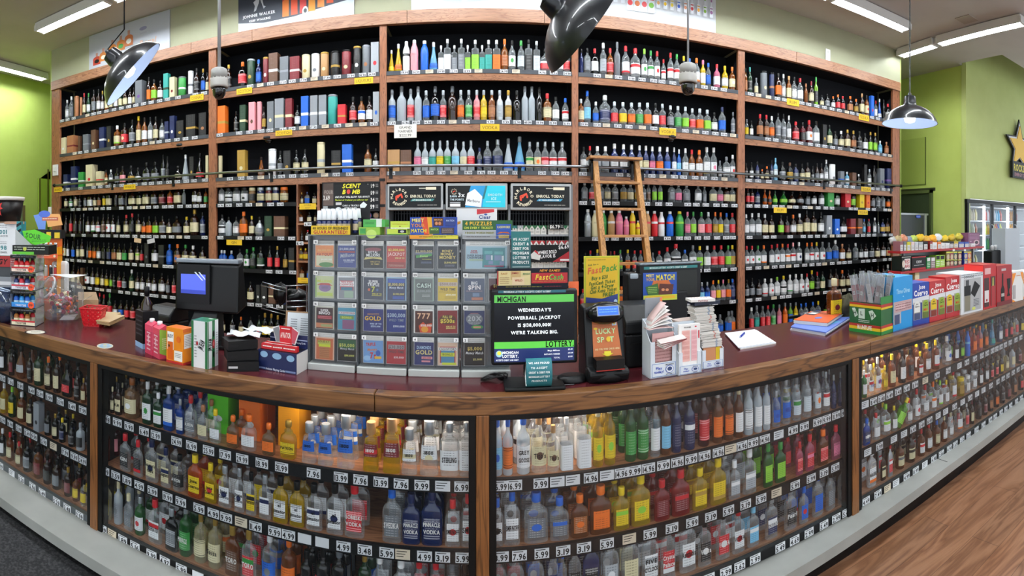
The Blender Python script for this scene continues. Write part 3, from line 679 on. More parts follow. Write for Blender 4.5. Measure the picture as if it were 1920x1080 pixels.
R(4,0,"1398s47akz 1406b50Gtk 1418s32hxn 1432t46/13xkn 1447t46/11Bkz 1459w48Ako 1469s48cww 1479s46aun 1489s46ckw 1500b46crw 1511s38az- 1521w44ARn 1530s54lgk 1541w22kkn 1551w26kkx 1562w24kow 1571w29kor 1580w28krr 1594w31Aoz 1605w28Aod 1616w41Aun 1625w39aknr 1634x40/12bkr 1642w33crw 1649c38bww 1657s38kk- 1666w32kRw".replace('kRw','krw'))
R(4,1,"1400s32cxy 1409s30kkw 1425w44Arz 1437w44Arz 1447w43cwo 1459w52ckx 1469w50ckx 1479b48cww 1492w38Rrr 1505w38Rkk 1517w44Rrwo 1530w44ckw 1544x39/13kkd 1555w40Gkn 1566w30kkx 1577w32kwn 1589w36Adn 1600w36Adz 1611w36kkk 1622w34kkw 1632s38kdl 1641s38kdl 1650w24iwi 1662w24azz")
R(4,2,"1399s30Akk 1409s32kkw 1420s34Bkx 1429w20Aon 1438w26Aon 1447b38Bkx 1454w43iic 1467w36kkx 1481w36kmd 1492w34Bkx 1504w35kkn 1514w38Akn 1524s32kkx 1532w38Akx 1540w38Akw 1549s46cww 1560t38/14wwx 1577x26/10xkb 1588w26icw 1599x25/11mko 1610w23kwk 1621x42/8kk- 1630s34csw 1639s42kk- 1651x37/12xkB 1664x38/12Bkv")
R(4,3,"1402w32ARr 1410w32Akr 1420w30Bkx 1434r30ozk 1443r27ozk 1453r28gGl 1469r28gGl 1485r28Akn 1500r30Akx 1514q28kkx 1526w30kkw 1540w31xkw 1554x33/16gkn 1569w32Gkw 1586x32/16rkn 1599w32Akl 1613x31/14ykd 1625x30/12okr 1636w29Akx 1646w29ckx 1655w29ckx 1665w27kko")
R(4,4,"1399w40cww 1410w42cww 1422w42cww 1434w40Awn 1446w38Akn 1464w38Akl 1475w36kkR 1487w38Aow 1499w40Awn 1512w46Akn 1525w44Akn 1539w43kkw 1552x36/16hkw 1567x29/14bkw 1581d33kkw 1596x29/16Rko 1610x29/12mko 1620s28cbi 1629s28crr 1640s30cww 1647s26ckx 1655d28Bkd 1666d29Akd")
R(4,5,"1400w38crwr 1410w38crwr 1421w38cgwg 1432w38cowo 1447w38crwr 1457w39crwr 1467w39cowo 1477w38crwo 1487w40cewr 1498w40cwwB 1513w38cow 1522w38cowr 1531w38cywr 1542w38cxwr 1554w36cxb 1566w40cwb 1579w32azw 1591w30Akn 1604w32cwx 1614w29kkw 1623w29Akw 1634w30kkx 1645w29Akn 1656w30Akw 1668w29kku")
R(4,6,"1400w34kkx 1410w36kkx 1423w32Akx 1434w33/11wwwr 1446w32/11wwwr 1457w34/11wlwg 1469w35/11wywk 1481w36/11wwwg 1492w36/12wwwr 1503w35/12wwwr 1513w35/11wrwr 1522w40kyl 1532w36krk 1542w36Gkn 1557w38Akx 1567w38Akz 1579w34Aon 1590w33Akn 1601w33Gkw 1612w33Akx 1622w32kkx 1634w34Akw 1646w34akz 1656w34Akn 1666w34cwk")
R(4,7,"1409s42cwr 1419s44cxt 1430s42cxr 1440s42crr 1450s42cgg 1461s40exp 1472s42oxo 1482s40lxb 1492s40yxy 1502w36cbB 1511w36cbw 1524w36cbw 1534w36cyb 1550w38Akl 1562w40ckw 1580w38Akn 1596w38ckw")
# ================================================================ the counter
ZT = EYE-.55                                   # worktop surface
def cxp(x, off=0.0):
    """plan X where column x crosses the counter line moved back by off"""
    t = tan(dirx(x)); X = (1.597+off)*t
    for _ in range(12): X = (cY(X)+off)*t
    return X
NOSE = wood('oak_nosing', '7E5632', '4A2E1A', 'X', scale=.55, rough=.3, coat=.3)
POSTW = wood('oak_cabinet_post', '85552C', '5C3819', 'Z', scale=.8, rough=.35)
SHW = wood('oak_shelf_veneer', 'B07A55', '8A5838', 'X', rough=.4)
BLK = plain('0C0C0D', .45); BLKS = plain('131316', .4)
LAM = speckle('maroon_laminate', '49191E', '542025', 40, .2, .3, .7)
LEDG = speckle('grey_ledge_paint', '8F918C', 'A2A39E', 4, .5, .3, .7)
TOE = plain('08080A', .25)
A0 = atan2(KX, 1)
XS = [-3.1, cxp(175), cxp(905), cxp(1605), 4.3]
def edge(X, off): return (X, cY(X)+off)
t = thing('counter_worktop', 'long maroon laminate worktop with thick oak front edge', 'worktop', (0, 1.6, ZT))
def poly3(pts, z0, z1, o=(0, 1.6, ZT)):
    m = MB(); m.prism([(x-o[0], y-o[1]) for x, y in pts], z1-z0); m.v = [(a, b, c+z0-o[2]) for a, b, c in m.v]; return m
pl = [edge(-3.1, .05), edge(0, .05), edge(4.3, .05), edge(4.3, .64), edge(0, .64), edge(-3.1, .64)]
poly3(pl, ZT-.035, ZT).build('laminate_top', LAM, t)
cuts = [-3.1, cxp(702), cxp(1632), 4.3]
for a, b in zip(cuts, cuts[1:]):
    xs = [a+.0008]+([0.0] if a < 0 < b else [])+[b-.0008]
    pp = [edge(x, 0) for x in xs]+[edge(x, .05) for x in reversed(xs)]
    poly3(pp, ZT-.06, ZT+.0005).build('oak_edge', NOSE, t, bevel=.004)
poly3([edge(-3.1, .03), edge(0, .03), edge(4.3, .03), edge(4.3, .62), edge(0, .62), edge(-3.1, .62)], ZT-.058, ZT-.036).build('core_board', plain('2A1C12', .7), t)
# base ledge running along the whole counter
mb = MB(); n = 24; vs = []; fs = []
for i in range(n+1):
    X = -3.1+7.4*i/n; u = min(1, max(0, (X+2.3)/4.4)); pr = .165-.085*u; zt = .098+.034*u
    yb = cY(X)+.05; yf = cY(X)-pr
    vs += [(X, yb, zt), (X, yf, zt), (X, yf, zt-.045), (X, yf+.02, zt-.045), (X, yb, zt-.045)]
for i in range(n):
    a = i*5; b = a+5
    for j in range(5): fs.append((a+j, a+(j+1) % 5, b+(j+1) % 5, b+j))
fs += [(0, 4, 3, 2, 1), (n*5, n*5+1, n*5+2, n*5+3, n*5+4)]
t = thing('base_ledge', 'grey painted ledge step running along the foot of the counter', 'ledge', (0, 1.55, 0))
mb.add(vs, fs); mb.v = [(a, b-1.55, c) for a, b, c in mb.v]; mb.build('ledge_board', LEDG, t)
m = MB(); m.prism([(x, y-1.55) for x, y in [edge(-3.1, -.06), edge(0, -.05), edge(4.3, -.03), edge(4.3, .04), edge(0, .04), edge(-3.1, .04)]], .06); m.build('toe_kick', TOE, t)
XJ = cxp(1763); MB().box((XJ-.002, -.05+cY(XJ)-1.55, .1), (XJ+.002, .06+cY(XJ)-1.55, .1325)).build('board_joint', TOE, t)
PANE = glassy('C8D2D8', 0.0, .004, .02, .35)
WARM = plain('FFEBD6', .4, 0, 20.0)
CABN = ['carpet-side cabinet', 'tequila cabinet', 'flavored vodka cabinet', 'rum cabinet']
SH = ['upper', 'middle', 'bottom']
ZSH = [EYE-.852, EYE-1.085]
def Z3(i): return EYE-1.335 if i < 2 else EYE-1.302
cabs = []; shelves = {}
for i in range(4):
    x0, x1 = XS[i], XS[i+1]; rz = A0 if i >= 2 else 0.0; L = (x1-x0)/cos(rz)
    t = thing('counter_cabinet', ['glass-fronted counter cabinet of dark spirits over the black mat', 'glass-fronted counter cabinet of tequila with green, orange and yellow boxes',
        'glass-fronted counter cabinet of colourful vodka flasks under the card machines', 'glass-fronted counter cabinet of rum beside the wooden floor'][i], 'cabinet', (x0, cY(x0)+.0, 0), rz, 'glass fronted counter cabinets')
    cabs.append(t); pw = .021
    if i in (0, 3): xe = 0 if i == 0 else L-.02; MB().box((xe, .03, .02), (xe+.02, .57, ZT-.06)).build('end_panel', POSTW, t)
    zb = Z3(i)-.02
    if i > 0: MB().box((-pw, .0, zb-.01), (pw, .05, ZT-.06)).build('post', POSTW, t, bevel=.002)
    a = pw if i > 0 else 0; b = L-pw
    bw = .016
    if i > 0: MB().box((a, .005, zb), (a+bw+.008, .05, ZT-.06)).build('door_frame', BLK, t, bevel=.002)
    MB().box((b-bw-.008, .005, zb), (b, .05, ZT-.06)).build('door_frame', BLK, t, bevel=.002)
    MB().box((a, .004, ZT-.078), (b, .05, ZT-.06)).build('door_frame', BLK, t, bevel=.002)
    MB().box((a, .55, .02), (b, .57, ZT-.06)).build('back_panel', SHW if i else plain('3A2A20', .6), t)
    if i > 0: MB().box((-.008, .05, zb), (.008, .55, ZT-.06)).build('partition', plain('2A1C14', .5), t)
    MB().box((a+bw, .012, Z3(i)+.02), (b-bw, .016, ZT-.078)).build('glass_pane', PANE, t)
    for r, z in enumerate(ZSH+[Z3(i)]):
        s = MB().box((a, .05, z+.0), (b, .545, z+.018)).build('shelf', SHW, t)
        if r < 2:
            MB().box((a, .036, z-.026), (b, .05, z+.019)).build('price_strip', BLKS, s)
        else:
            MB().box((a-.01, .018, z-.02), (b, .036, z+.02)).build('price_strip', plain('5E6468', .35, .4) if i == 0 else BLKS, s)
        shelves[(i, r)] = s
    lt = {1: (L*.58, L-.06), 2: (.05, L*.26), 3: (.05, L*.26)}.get(i)
    if lt:
        MB().box((lt[0]-.03, .075, ZT-.076), (lt[1]+.03, .115, ZT-.059)).build('lamp_housing', plain('C8C8C8', .5), t)
        MB().cyl((lt[0], .095, ZT-.083), (lt[1], .095, ZT-.083), .007, 8).build('lamp_tube', WARM, t)
    else:
        MB().cyl((L-.6, .095, ZT-.07), (L-.1, .095, ZT-.07), .006, 8).build('lamp_tube', plain('FFD8B0', .4, 0, 3.0), t)
# the stretch of carcass behind the cabinets (staff side)
m = MB(); m.prism([edge(-3.1, .575), edge(0, .575), edge(4.3, .575), edge(4.3, .60), edge(0, .60), edge(-3.1, .60)], ZT-.06)
o = m.build('counter_back_board', plain('4A3322', .6)); tag(o, 'brown board closing the staff side of the counter', 'board')
def ctags(i, r, s):
    sh = shelves[(i, r)]; cab = cabs[i]; z = [ZSH[0], ZSH[1], Z3(i)][r]
    off = .034 if r < 2 else .016
    for tk in s.split():
        txt, x = tk.split('@'); cr = txt == '~c'; x = float(x); X = cxp(x, off)
        loc = Vector((X-cab.location.x, cY(X)+off-cab.location.y, 0)); loc.rotate(Euler((0, 0, -cab.rotation_euler.z)))
        put_tag(sh, (loc.x, loc.y+.0, z-.002 if r < 2 else z), '~' if txt.startswith('~') else ('' if txt == '_' else txt), cr, rz=random.uniform(-.02, .02), w=.049, h=.033)
ctags(0,0,"25.99@5 7.96@20 13.99@38 16.49@59 25.99@75 11.99@92 20.99@113 11.49@135 17.99@155")
ctags(0,1,"12.99@5 18.99@19 12.99@35 15.49@51 9.99@64 15.99@82 ~c@100 17.99@122 19.99@139 24.99@155")
ctags(0,2,"4.99@1 ~@22 5.20@40 2.96@61 6.49@79 5.29@106 3.48@126 2.99@149")
ctags(1,0,"15.98@199 9.99@220 9.99@242 6.49@270 12.99@292 24.99@331 16.99@359 25.99@391 17.99@422 29.99@454 18.99@491 31.99@528 7.96@588 13.99@639 7.96@676 13.99@714 7.96@752 9.99@791 ~@830 6.99@866")
ctags(1,1,"11.99@197 3.59@217 1.89@238 4.99@261 2.99@286 19.99@314 9.99@339 5.99@373 4.99@400 9.99@424 ~c@452 11.49@479 9.99@515 4.99@541 _@571 _@604 4.99@644 3.48@684 5.99@725 ~c@755 4.99@796 3.19@830 5.99@868")
ctags(1,2,"3.99@192 ~c@210 1.89@230 5.16@253 9.99@284 4.97@309 5.99@340 _@371 2.99@410 3.99@440 5.99@480 2.99@520 4.99@570 3.99@640 2.99@720 4.99@800")
ctags(2,0,"16.99@938 16.99@965 9.99@1014 ~@1045 ~@1074 14.96@1108 ~@1138 14.96@1165 9.99@1190 14.96@1216 9.99@1244 14.96@1270 9.99@1296 14.96@1321 14.96@1347 ~c@1370 14.96@1391 9.99@1412 14.96@1434 ~@1460 4.99@1487 9.99@1508 9.99@1533 9.99@1550 11.99@1568 9.99@1585")
ctags(2,1,"3.99@940 7.96@974 5.99@1016 3.19@1056 3.19@1095 5.99@1138 ~c@1180 5.99@1219 3.19@1260 5.99@1298 3.19@1333 5.99@1366 3.19@1398 5.99@1427 ~c@1456 5.99@1491 5.99@1521 3.19@1545 5.99@1566")
ctags(2,2,"5.99@960 3.19@1010 2.99@1060 4.99@1110 5.99@1170 3.48@1230 2.99@1280 1.69@1329 2.99@1361 3.62@1387 2.99@1416 5.49@1463 4.69@1490 2.99@1517 5.49@1545 2.99@1568 5.49@1587")
ctags(3,0,"~@1622 8.49@1638 3.48@1653 6.49@1668 3.48@1684 6.49@1700 8.99@1716 ~c@1735 4.99@1757 7.96@1778 ~@1799 9.99@1813 8.49@1828 4.99@1841 6.99@1851 9.99@1861 12.99@1869 9.99@1877 11.99@1885 12.99@1894 4.49@1905 1.99@1914")
ctags(3,1,"~@1627 5.99@1649 ~@1676 ~@1695 6.49@1712 3.49@1728 6.49@1743 ~@1759 ~@1773 6.49@1790 ~@1805 6.49@1819 ~@1832 ~@1844 4.49@1858 1.99@1871 5.49@1881 6.99@1890 4.29@1900 6.49@1909 9.99@1917")
ctags(3,2,"4.49@1624 7.49@1646 ~c@1664 ~@1680 4.99@1700 8.99@1717 ~@1734 4.98@1751 2.86@1765 4.90@1780 3.69@1791 2.12@1804 3.69@1816 3.99@1831 6.99@1844 1.99@1857 8.99@1866 5.99@1877 5.99@1886 6.99@1895 5.99@1906 9.99@1915")

# ---------------------------------------------------------------- bottles in the counter
def crow(i, r, s, deep=2, gap=.075):
    z = ([ZSH[0], ZSH[1], Z3(i)][r])+.0185; rz = A0 if i >= 2 else 0.0
    lim = [ZSH[0]-.0, ZSH[1], 9][r] if False else 9
    ds = {}; toks = []
    for tk in s.split():
        d = deep
        if '^' in tk: tk, d = tk.split('^')
        toks.append(tk); ds[int(re.match(r'\d+', tk).group())] = int(d)
    front = [tk for tk in toks if not (re.match(r'\d+x', tk) and i == 1)]; rear = [tk for tk in toks if tk not in front]
    for (x, kd, h, w, c1, c2, c3, c4, tx) in parse(' '.join(front))+(_parse(' '.join(rear)) if rear else []):
        dp = ds[int(x)]
        X = cxp(x, .08); dist = sqrt(X*X+(cY(X)+.08)**2)
        H = px2m(h, dist); W = px2m(w or h*ratio(kd), dist)
        H = min(H, .232 if r == 0 else .205 if r == 1 else .215); dy = KIND[kd][1] if kd in KIND else .7
        off = (.16 if kd == 'x' and i == 1 else .055)+W*dy/2
        for q in range(dp):
            o2 = off+q*max(gap, W*dy*1.08)
            if o2+W*dy/2 > .54: break
            Xq = cxp(x, off); nx, ny = -sin(rz), cos(rz); d = o2-off
            p = (Xq+nx*d+(random.uniform(-.004, .004) if q else 0), cY(Xq)+off+ny*d, z)
            it = item(kd, p, W, H, c1, c2, c3, c4, near=True, rz=rz, style=4 if kd == 'x' else None, group='bottles in the counter cabinets',
                 place=f"{SH[r]} shelf, {CABN[i]}" + ('' if q == 0 else [', second row', ', third row', ', fourth row', ', fifth row'][q-1]), txt=tx if q == 0 else None, tin='b' if tx in BLUEINK else 'k')
            ALLB[-1]['deep'] = q
BLUEINK = {'BACARDI', 'ABSOLUT'}
crow(0,0,"5w56kkw 22w50AkR 40r62aks=X 56w56Akk 73w66Gkn 91w60Aon 107w64Akn 126d62kkrk 145w55Akk 157w45adn".replace('=X',''))
crow(0,1,"8w55ywn 23w56Glyk=J|B 41w55awn 57w50Akn 73x52/17hxk^1 90w44kkx 104w46kdn 117w44kyB 135w42kkk 151w50fhk")
crow(0,2,"5w50kww 19w52arn 36w45arn 52w56kkx 72w58akR 89w52Akk 107w54Akx 128w52AdR 143w48aky 158w46cky", 3)
crow(1,0,"200w56AdR 211w48/15Ann 222q58/23Akn=RUM 248w73/30uanw 277q78/20Gwwg 297q64/19Gwwg 317q82/22bwwb 338q64/17bsw 358d76/28crc-=AVION 381d64/26czc 404d62/26cyw^1 418x88/46jkw^2 437d58/24uoo 467d66/29cow^1 476x92/46okw^2 504d58/25uoo^1 541d70/31ydy=PATRON^1 548x96/44qdd^2 580i72/27cscb=1800 611i74/29cscb=1800 649i95/33cscb=1800 696i88/30yuyr=1800 735i98/36yuyr=1800 768i82/31cscw=1800 805i98/35cscw=1800 843q96/35csww=STERLING 875q98/28csww".replace('358d76/28crc-','358d76/28crx').replace('381d64/26czc','381d64/26czn').replace('yuyr','yuRr').replace('cscb','csbw').replace('cscw','cswn'), 4, .07)
crow(1,1,"196w66/20RRe 235f68/25crkr=GIN 259f66/22crkr 285f78/30cBnB=Seagram's|GIN 311f72/24cBnB=Seagram's 337w64/26ckk=AVION 366f78/32oyyr=Jose|Cuervo 395f72/26yyyr=Jose|Cuervo 422f76/28cswB=Jose|Cuervo 449f80/24cswB=Jose|Cuervo 471f78/24ckyk=Hornitos 497f80/25cswB 526f84/32ykw=el|Jimador 557f82/31ykw=el|Jimador 589f84/34ckwB=el|Jimador 628f92/34ckwB=el|Jimador 665f98/40crr=SOBIESKI|VODKA 735f100/38cbx=SVEDKA^3 771f92/36BBB=PINNACLE|VODKA^3 810f102/40BBB=PINNACLE|VODKA^3 849f86/34crwr=SMIRNOFF 877f98/28crwr=SMIR", 2)
crow(1,2,"200f76/25ndyk=GORDONS 222w78/20fnhx 241f66/25cnxx 263w68/22gswr 291f80/30crwr=BEEFEATER 322f78/30ksx 349w92/27gsg=PINNACLE 377w88/27ndn 404w92/28ndno=Sauza 436f92/30admg=TORO 467f96/30cdrg=TORO 506w98/28cwbx 542w100/28aooo 575w86/24kkk 606w98/28kkr 636w104/30kxx 684w108/30Gdb 712f116/34cwww 752f112/34cwww 786f116/34crrw 817f116/34crrw 848f116/34cxx 873f110/30kkx", 3)
crow(2,0,"932s105/21fbib 952s105/20fbo 981s106/26fbwk=GREY|GOOSE 1010b104/31cunm=Tito's 1037b84/24cunm=Tito's 1062v96/23cwwi 1095v110/25cwwi 1121s108/24ynyl 1143s112/26ynyl 1182s112/26gng 1205s112/26gng 1228s108/24csw 1248s108/24asi 1268s104/22BsB 1292s104/22BsBw 1319s100/22Rsr 1345s98/21aso 1366s96/21aso 1385s94/20anw 1403s96/20fsw 1421s96/20fsw 1437s92/18fsw 1455b66/17csb=ABSOLUT 1473b84/20csb=ABSOLUT 1493b80/20cxfg 1512b82/20cxfy 1532b80/19cxfo 1548b72/20cswr 1563b62/11BsB^5 1576b62/11BsB^5 1588b62/11BsB^5", 3)
crow(2,1,"932f88/30cbwk=SMIR 960f100/38cbwk=SMIRNOFF 1005f92/45cbxb 1049f78/36cbxb 1087f78/35aoao 1126f88/43aooo 1165f78/33yyyl 1201f94/40yyyl 1241f74/32rrRr 1276f84/38rrRr 1312f76/33yyyd 1346f84/37yyyd 1377f70/28cwsw 1405f82/33cwsw 1440f80/28ggll 1463f74/32ggll 1499f60/22prr 1518f66/28prrp 1543f64/28aor 1567f62/24prp 1587f50/14kkk", 3, .085)
crow(2,2,"935f110/30crrw 967f112/32crrw 1005f114/34cbbw 1037f116/34cBBw 1055f104/26cbbw 1078f112/30csk 1108f116/38Bsk 1145f112/32cwsw 1182f112/36cwnw 1219f110/37cwws=FIVE|O'CLOCK 1252f104/33crrw=Crystal|Palace 1289f110/35cwwr=Kamchatka 1321f88/28ckkw=Vodka 1355f90/34ckrw=VODKA 1384f84/32crwr=VODKA 1412f76/28ciiw 1446f80/27csBw=GORDONS 1482f82/30cskx=Pearl 1507f68/22cbbr 1533f80/27cbbr 1557f72/24ckx 1580f74/25ckxB", 4, .07)
crow(3,0,"1620w50/15gww 1632w56/17cwwr=BACARDI 1645w64/20cwwr=BACARDI 1659w44/14yyy 1672w60/19ayny 1691w60/18Akwr 1706w56/18akk 1725w44/14aywr 1738w54/17ayw 1754w54/14aywr 1775w52/17cwwb 1792w44/13Rkw 1803w42/12kkl 1814m46/12bbi 1826w46/12oooo 1837w46/12eoo 1848w44/11ayo 1860c48/14itt 1874w42/12BBw 1885w40/10Akr 1895w38/9Akr 1905w38/9wkr 1915w34/9kky", 3, .075)
crow(3,1,"1625f48/19bbBw=BLUE 1642w48/17crwo 1660w56/20clwl 1676w46/14cyw 1704w46/15crw 1718w56/17crwr 1734w56/16crw 1749w54/15cowo 1762w50/13clwl 1774w44/12cyw 1787w56/15crwr 1801j34/17yyd 1814j32/12www 1826j32/12www 1838w40/11Akw 1849w44/12Akw 1859w36/10Akr 1868w36/10Akr 1877w36/10Aky 1887w36/10nkn 1898w40/11fkn 1910w36/11AkR", 2)
crow(3,2,"1634f70/25wwwo=MALIBU^2 1656f52/20mknk^2 1669f62/19srrw^2 1687w50/17aknx 1707w54/17Aknk 1727w50/15arwr 1741w52/15arw 1756w48/13abn 1770w48/12anw 1782w46/12cnw 1797w50/15cwwo 1812w46/12cwr 1822w44/11ARn 1835w42/11Akk 1846w42/11AkR 1857w42/11kkz 1868w40/11Ako 1879w40/11Akk 1890w38/10AkR 1902w38/10Akz 1914w36/10kkr", 3, .07)
# one bottle leaning over on the middle shelf of the rum cabinet
X = cxp(1688, .07); o = item('w', (X-.03, cY(X)+.075, ZSH[1]+.03), .05, .16, 'l', 'y', 'l', 'w', near=True, place='tipped over on the middle shelf, rum cabinet', group='bottles in the counter cabinets')
o.rotation_euler = (0, radians(38), 0); ALLB[-1]['deep'] = 0
# ================================================================ printed things (colours and lettering live in the part's own mesh)
class PB(MB):
    def __init__(s): MB.__init__(s); s.cols = {}; s.n = 0
    def c(s, col):
        if col not in s.cols: s.cols[col] = len(s.cols)
        return s.cols[col]
    def bx(s, a, b, col, M=None): return s.box(a, b, s.c(col), M)
    def face(s, M, W, H, layers, e=.0006):
        """layers in fractions, origin top-left, y down: r x0 y0 x1 y1 col | t text cx cy h maxw col | e cx cy rx ry col | p [(x,y)..] col"""
        def pt(x, y): return (x-.5)*W, (.5-y)*H
        for i, L in enumerate(layers):
            k, a = L[0], L[1:]; z = e*(i+1)*.5+e*.5; Mi = M @ Matrix.Translation((0, 0, z))
            if k == 'r':
                x0, y0 = pt(a[0], a[3]); x1, y1 = pt(a[2], a[1]); s.add([(x0, y0, 0), (x1, y0, 0), (x1, y1, 0), (x0, y1, 0)], [(0, 1, 2, 3)], s.c(a[4]), Mi)
            elif k == 't':
                x, y = pt(a[1], a[2]); it = a[6] if len(a) > 6 else 0.0; rt = a[7] if len(a) > 7 else 0.0
                s.text(a[0], Mi @ Matrix.Translation((x, y, 0)) @ Matrix.Rotation(rt, 4, 'Z'), a[3]*H, s.c(a[5]), width=a[4]*W, bold=1, italic=it)
            elif k == 'e':
                x, y = pt(a[0], a[1]); n = 20; s.add([(x+a[2]*W*cos(2*pi*q/n), y+a[3]*H*sin(2*pi*q/n), 0) for q in range(n)], [tuple(range(n))], s.c(a[4]), Mi)
            elif k == 'p':
                P_ = [pt(*q) for q in a[0]]; area = sum(P_[q][0]*P_[(q+1) % len(P_)][1]-P_[(q+1) % len(P_)][0]*P_[q][1] for q in range(len(P_)))
                if area < 0: P_.reverse()
                s.add([(x, y, 0) for x, y in P_], [tuple(range(len(P_)))], s.c(a[1]), Mi)
            elif k == 'l':   # rows of fine print
                x0, y0, x1, y1, n, col = a; rr = random.Random(int(x0*99+y0*77+n))
                for q in range(n):
                    ya = y0+(y1-y0)*(q+.25)/n; yb = y0+(y1-y0)*(q+.6)/n; xx = x0
                    while xx < x1:
                        wd = rr.uniform(.04, .12)*(x1-x0)*1.6; xe = min(x1, xx+wd)
                        p0 = pt(xx, yb); p1 = pt(xe, ya); s.add([(p0[0], p0[1], 0), (p1[0], p0[1], 0), (p1[0], p1[1], 0), (p0[0], p1[1], 0)], [(0, 1, 2, 3)], s.c(col), Mi); xx = xe+.02*(x1-x0)
                    if rr.random() < .3: x1b = x1
        return s
    def done(s, name, parent=None, loc=None, bevel=0, rough=.45):
        ms = [plain(c[1:], .4, 0, .36) if c.startswith('E') and len(c) == 7 else (glassy(c[1:], .25, .10) if c.startswith('G') and len(c) == 7 else (plain(c[1:], .3, .8) if c.startswith('M') and len(c) == 7 else plain(c, rough))) for c in s.cols]
        return s.build(name, ms, parent, loc, bevel)
def fr(M0, W, Dp, H, side='f'):
    """face matrices of a box whose local frame starts at front-left-bottom corner"""
    if side == 'f': return FM((W/2, 0, H/2), (1, 0, 0), (0, 0, 1))
    if side == 'r': return FM((W, Dp/2, H/2), (0, 1, 0), (0, 0, 1))
    if side == 'l': return FM((0, Dp/2, H/2), (0, -1, 0), (0, 0, 1))
    return FM((W/2, Dp/2, H), (1, 0, 0), (0, 1, 0))
def box3(L, C, R, ytop, z=None):
    """box from three ground pixels: left corner, near corner, right corner, plus the pixel row of the top of the near corner"""
    z = ZT if z is None else z
    a, b, c = PZ(*L, z), PZ(*C, z), PZ(*R, z); u = (b-a); W = u.length; u.normalize(); n = Vector((-u.y, u.x, 0))
    Dp = max(.01, abs((c-b).dot(n))); d = sqrt(b.x**2+b.y**2); H = (C[1]-ytop)/F*d
    return a, atan2(u.y, u.x), W, Dp, H
def boxthing(name, label, cat, L, C, R, ytop, col, front=(), right=(), top=(), left=(), z=None, partname='carton', group=None, bevel=.0015, rough=.45, minW=None):
    a, rz, W, Dp, H = box3(L, C, R, ytop, z)
    p = PB(); p.bx((0, 0, 0), (W, Dp, H), col)
    if front: p.face(fr(0, W, Dp, H, 'f'), W, H, front)
    if right: p.face(fr(0, W, Dp, H, 'r'), Dp, H, right)
    if left: p.face(fr(0, W, Dp, H, 'l'), Dp, H, left)
    if top: p.face(fr(0, W, Dp, H, 't'), W, Dp, top)
    o = p.done(name, None, a, 0, rough); o.rotation_euler = (0, 0, rz); tag(o, label, cat, group)
    return o, (W, Dp, H)
def panel(name, label, cat, x0, y0, x1, y1, Y, layers, col, thick=.004, tilt=0.0, parent=None, rz=0.0, rough=.45, frame=None):
    """flat sign filling pixels x0..x1, y0..y1 on the plane Y"""
    a = P(x0, (y0+y1)/2, Y); b = P(x1, (y0+y1)/2, Y); c = (a+b)/2; xm = (x0+x1)/2
    W = (b-a).length; d = Y/cos(dirx(xm)); zt = P(xm, y0, Y).z; zb = P(xm, y1, Y).z; H = zt-zb; c.z = (zt+zb)/2
    p = PB(); p.bx((-W/2, 0, -H/2), (W/2, thick, H/2), col); p.face(FM((0, 0, 0)), W, H, layers)
    if parent is not None: c = c-parent.location
    o = p.done(name, parent, c, 0, rough); o.rotation_euler = (-tilt, 0, rz)
    if parent is None: tag(o, label, cat)
    return o, W, H
# ================================================================ tobacco display under the vodka bay and price board
def ring_text(p, M, cx, cy, r, txt, h, col, a0, a1, W, H, flip=False):
    n = len(txt)
    for i, ch in enumerate(txt):
        a = radians(a0+(a1-a0)*(i+.5)/n); x = (cx-.5)*W+r*cos(a); y = (.5-cy)*H+r*sin(a)
        p.text(ch, M @ Matrix.Translation((x, y, .0016)) @ Matrix.Rotation(a+(pi/2 if flip else -pi/2), 4, 'Z'), h, p.c(col), width=h*1.0, bold=1)
t = thing('tobacco_display', 'grey steel cigarette display filling the lower middle bay under lit header signs', 'display rack', (0, D, 0))
YT = D-.02
fr_ = MB()
for x in (727, 1070): fr_.box((wx(x)-.02, -.02, 0), (wx(x)+.02, .3, kz(78)))
for x in (832.5, 955): fr_.box((wx(x)-.012, .0, 0), (wx(x)+.012, .3, kz(40)))
fr_.build('steel_frame', plain('7C8084', .4, .3), t)
mesh = MB()
for i in range(60): X = wx(729)+(wx(1068)-wx(729))*i/59; mesh.box((X-.003, .26, 0), (X+.003, .266, kz(38)))
for i in range(12): z = kz(38)-i*.085; mesh.box((wx(729), .26, z-.003), (wx(1068), .266, z+.003))
mesh.build('wire_back_grid', plain('4A4D52', .4, .3), t)
for k, yb in ((-17, 0), (-47, 0), (-80, 0), (-112, 0), (-145, 0)):
    MB().box((wx(729), .02, kz(k)-.02), (wx(1068), .26, kz(k))).build('shelf', plain('9A9DA0', .4, .3), t)
WM = 'F0E6C8'
def rewards(p, W, H, cx, big):
    r = .145*W if big else .045*W; M = FM((0, 0, 0)); h = r*.36
    cyy = .5 if big else .27
    ring_text(p, M, cx, cyy, r, 'MARLBORO', h, WM, 200, -10, W, H); ring_text(p, M, cx, cyy, r, 'REWARDS', h, WM, 222, 338, W, H, True)
    x, y = (cx-.5)*W, (.5-cyy)*H; s = r*.62
    p.add([(x+a*s, y+b*s, .0022) for a, b in ((-.75, -.75), (-.45, -.85), (-.35, -.25), (-.1, -.3), (-.05, -.1), (-.45, .0), (-.5, -.3), (-.62, -.0), (.55, .75), (.85, .0), (.8, -.3), (.5, -.25), (.45, .3), (-.8, .15))], [(0, 1, 2, 7, 13), (2, 3, 4, 5, 6), (13, 12, 8), (12, 11, 10, 9, 8), (5, 4, 12, 13)], p.c('E84A28'), M)
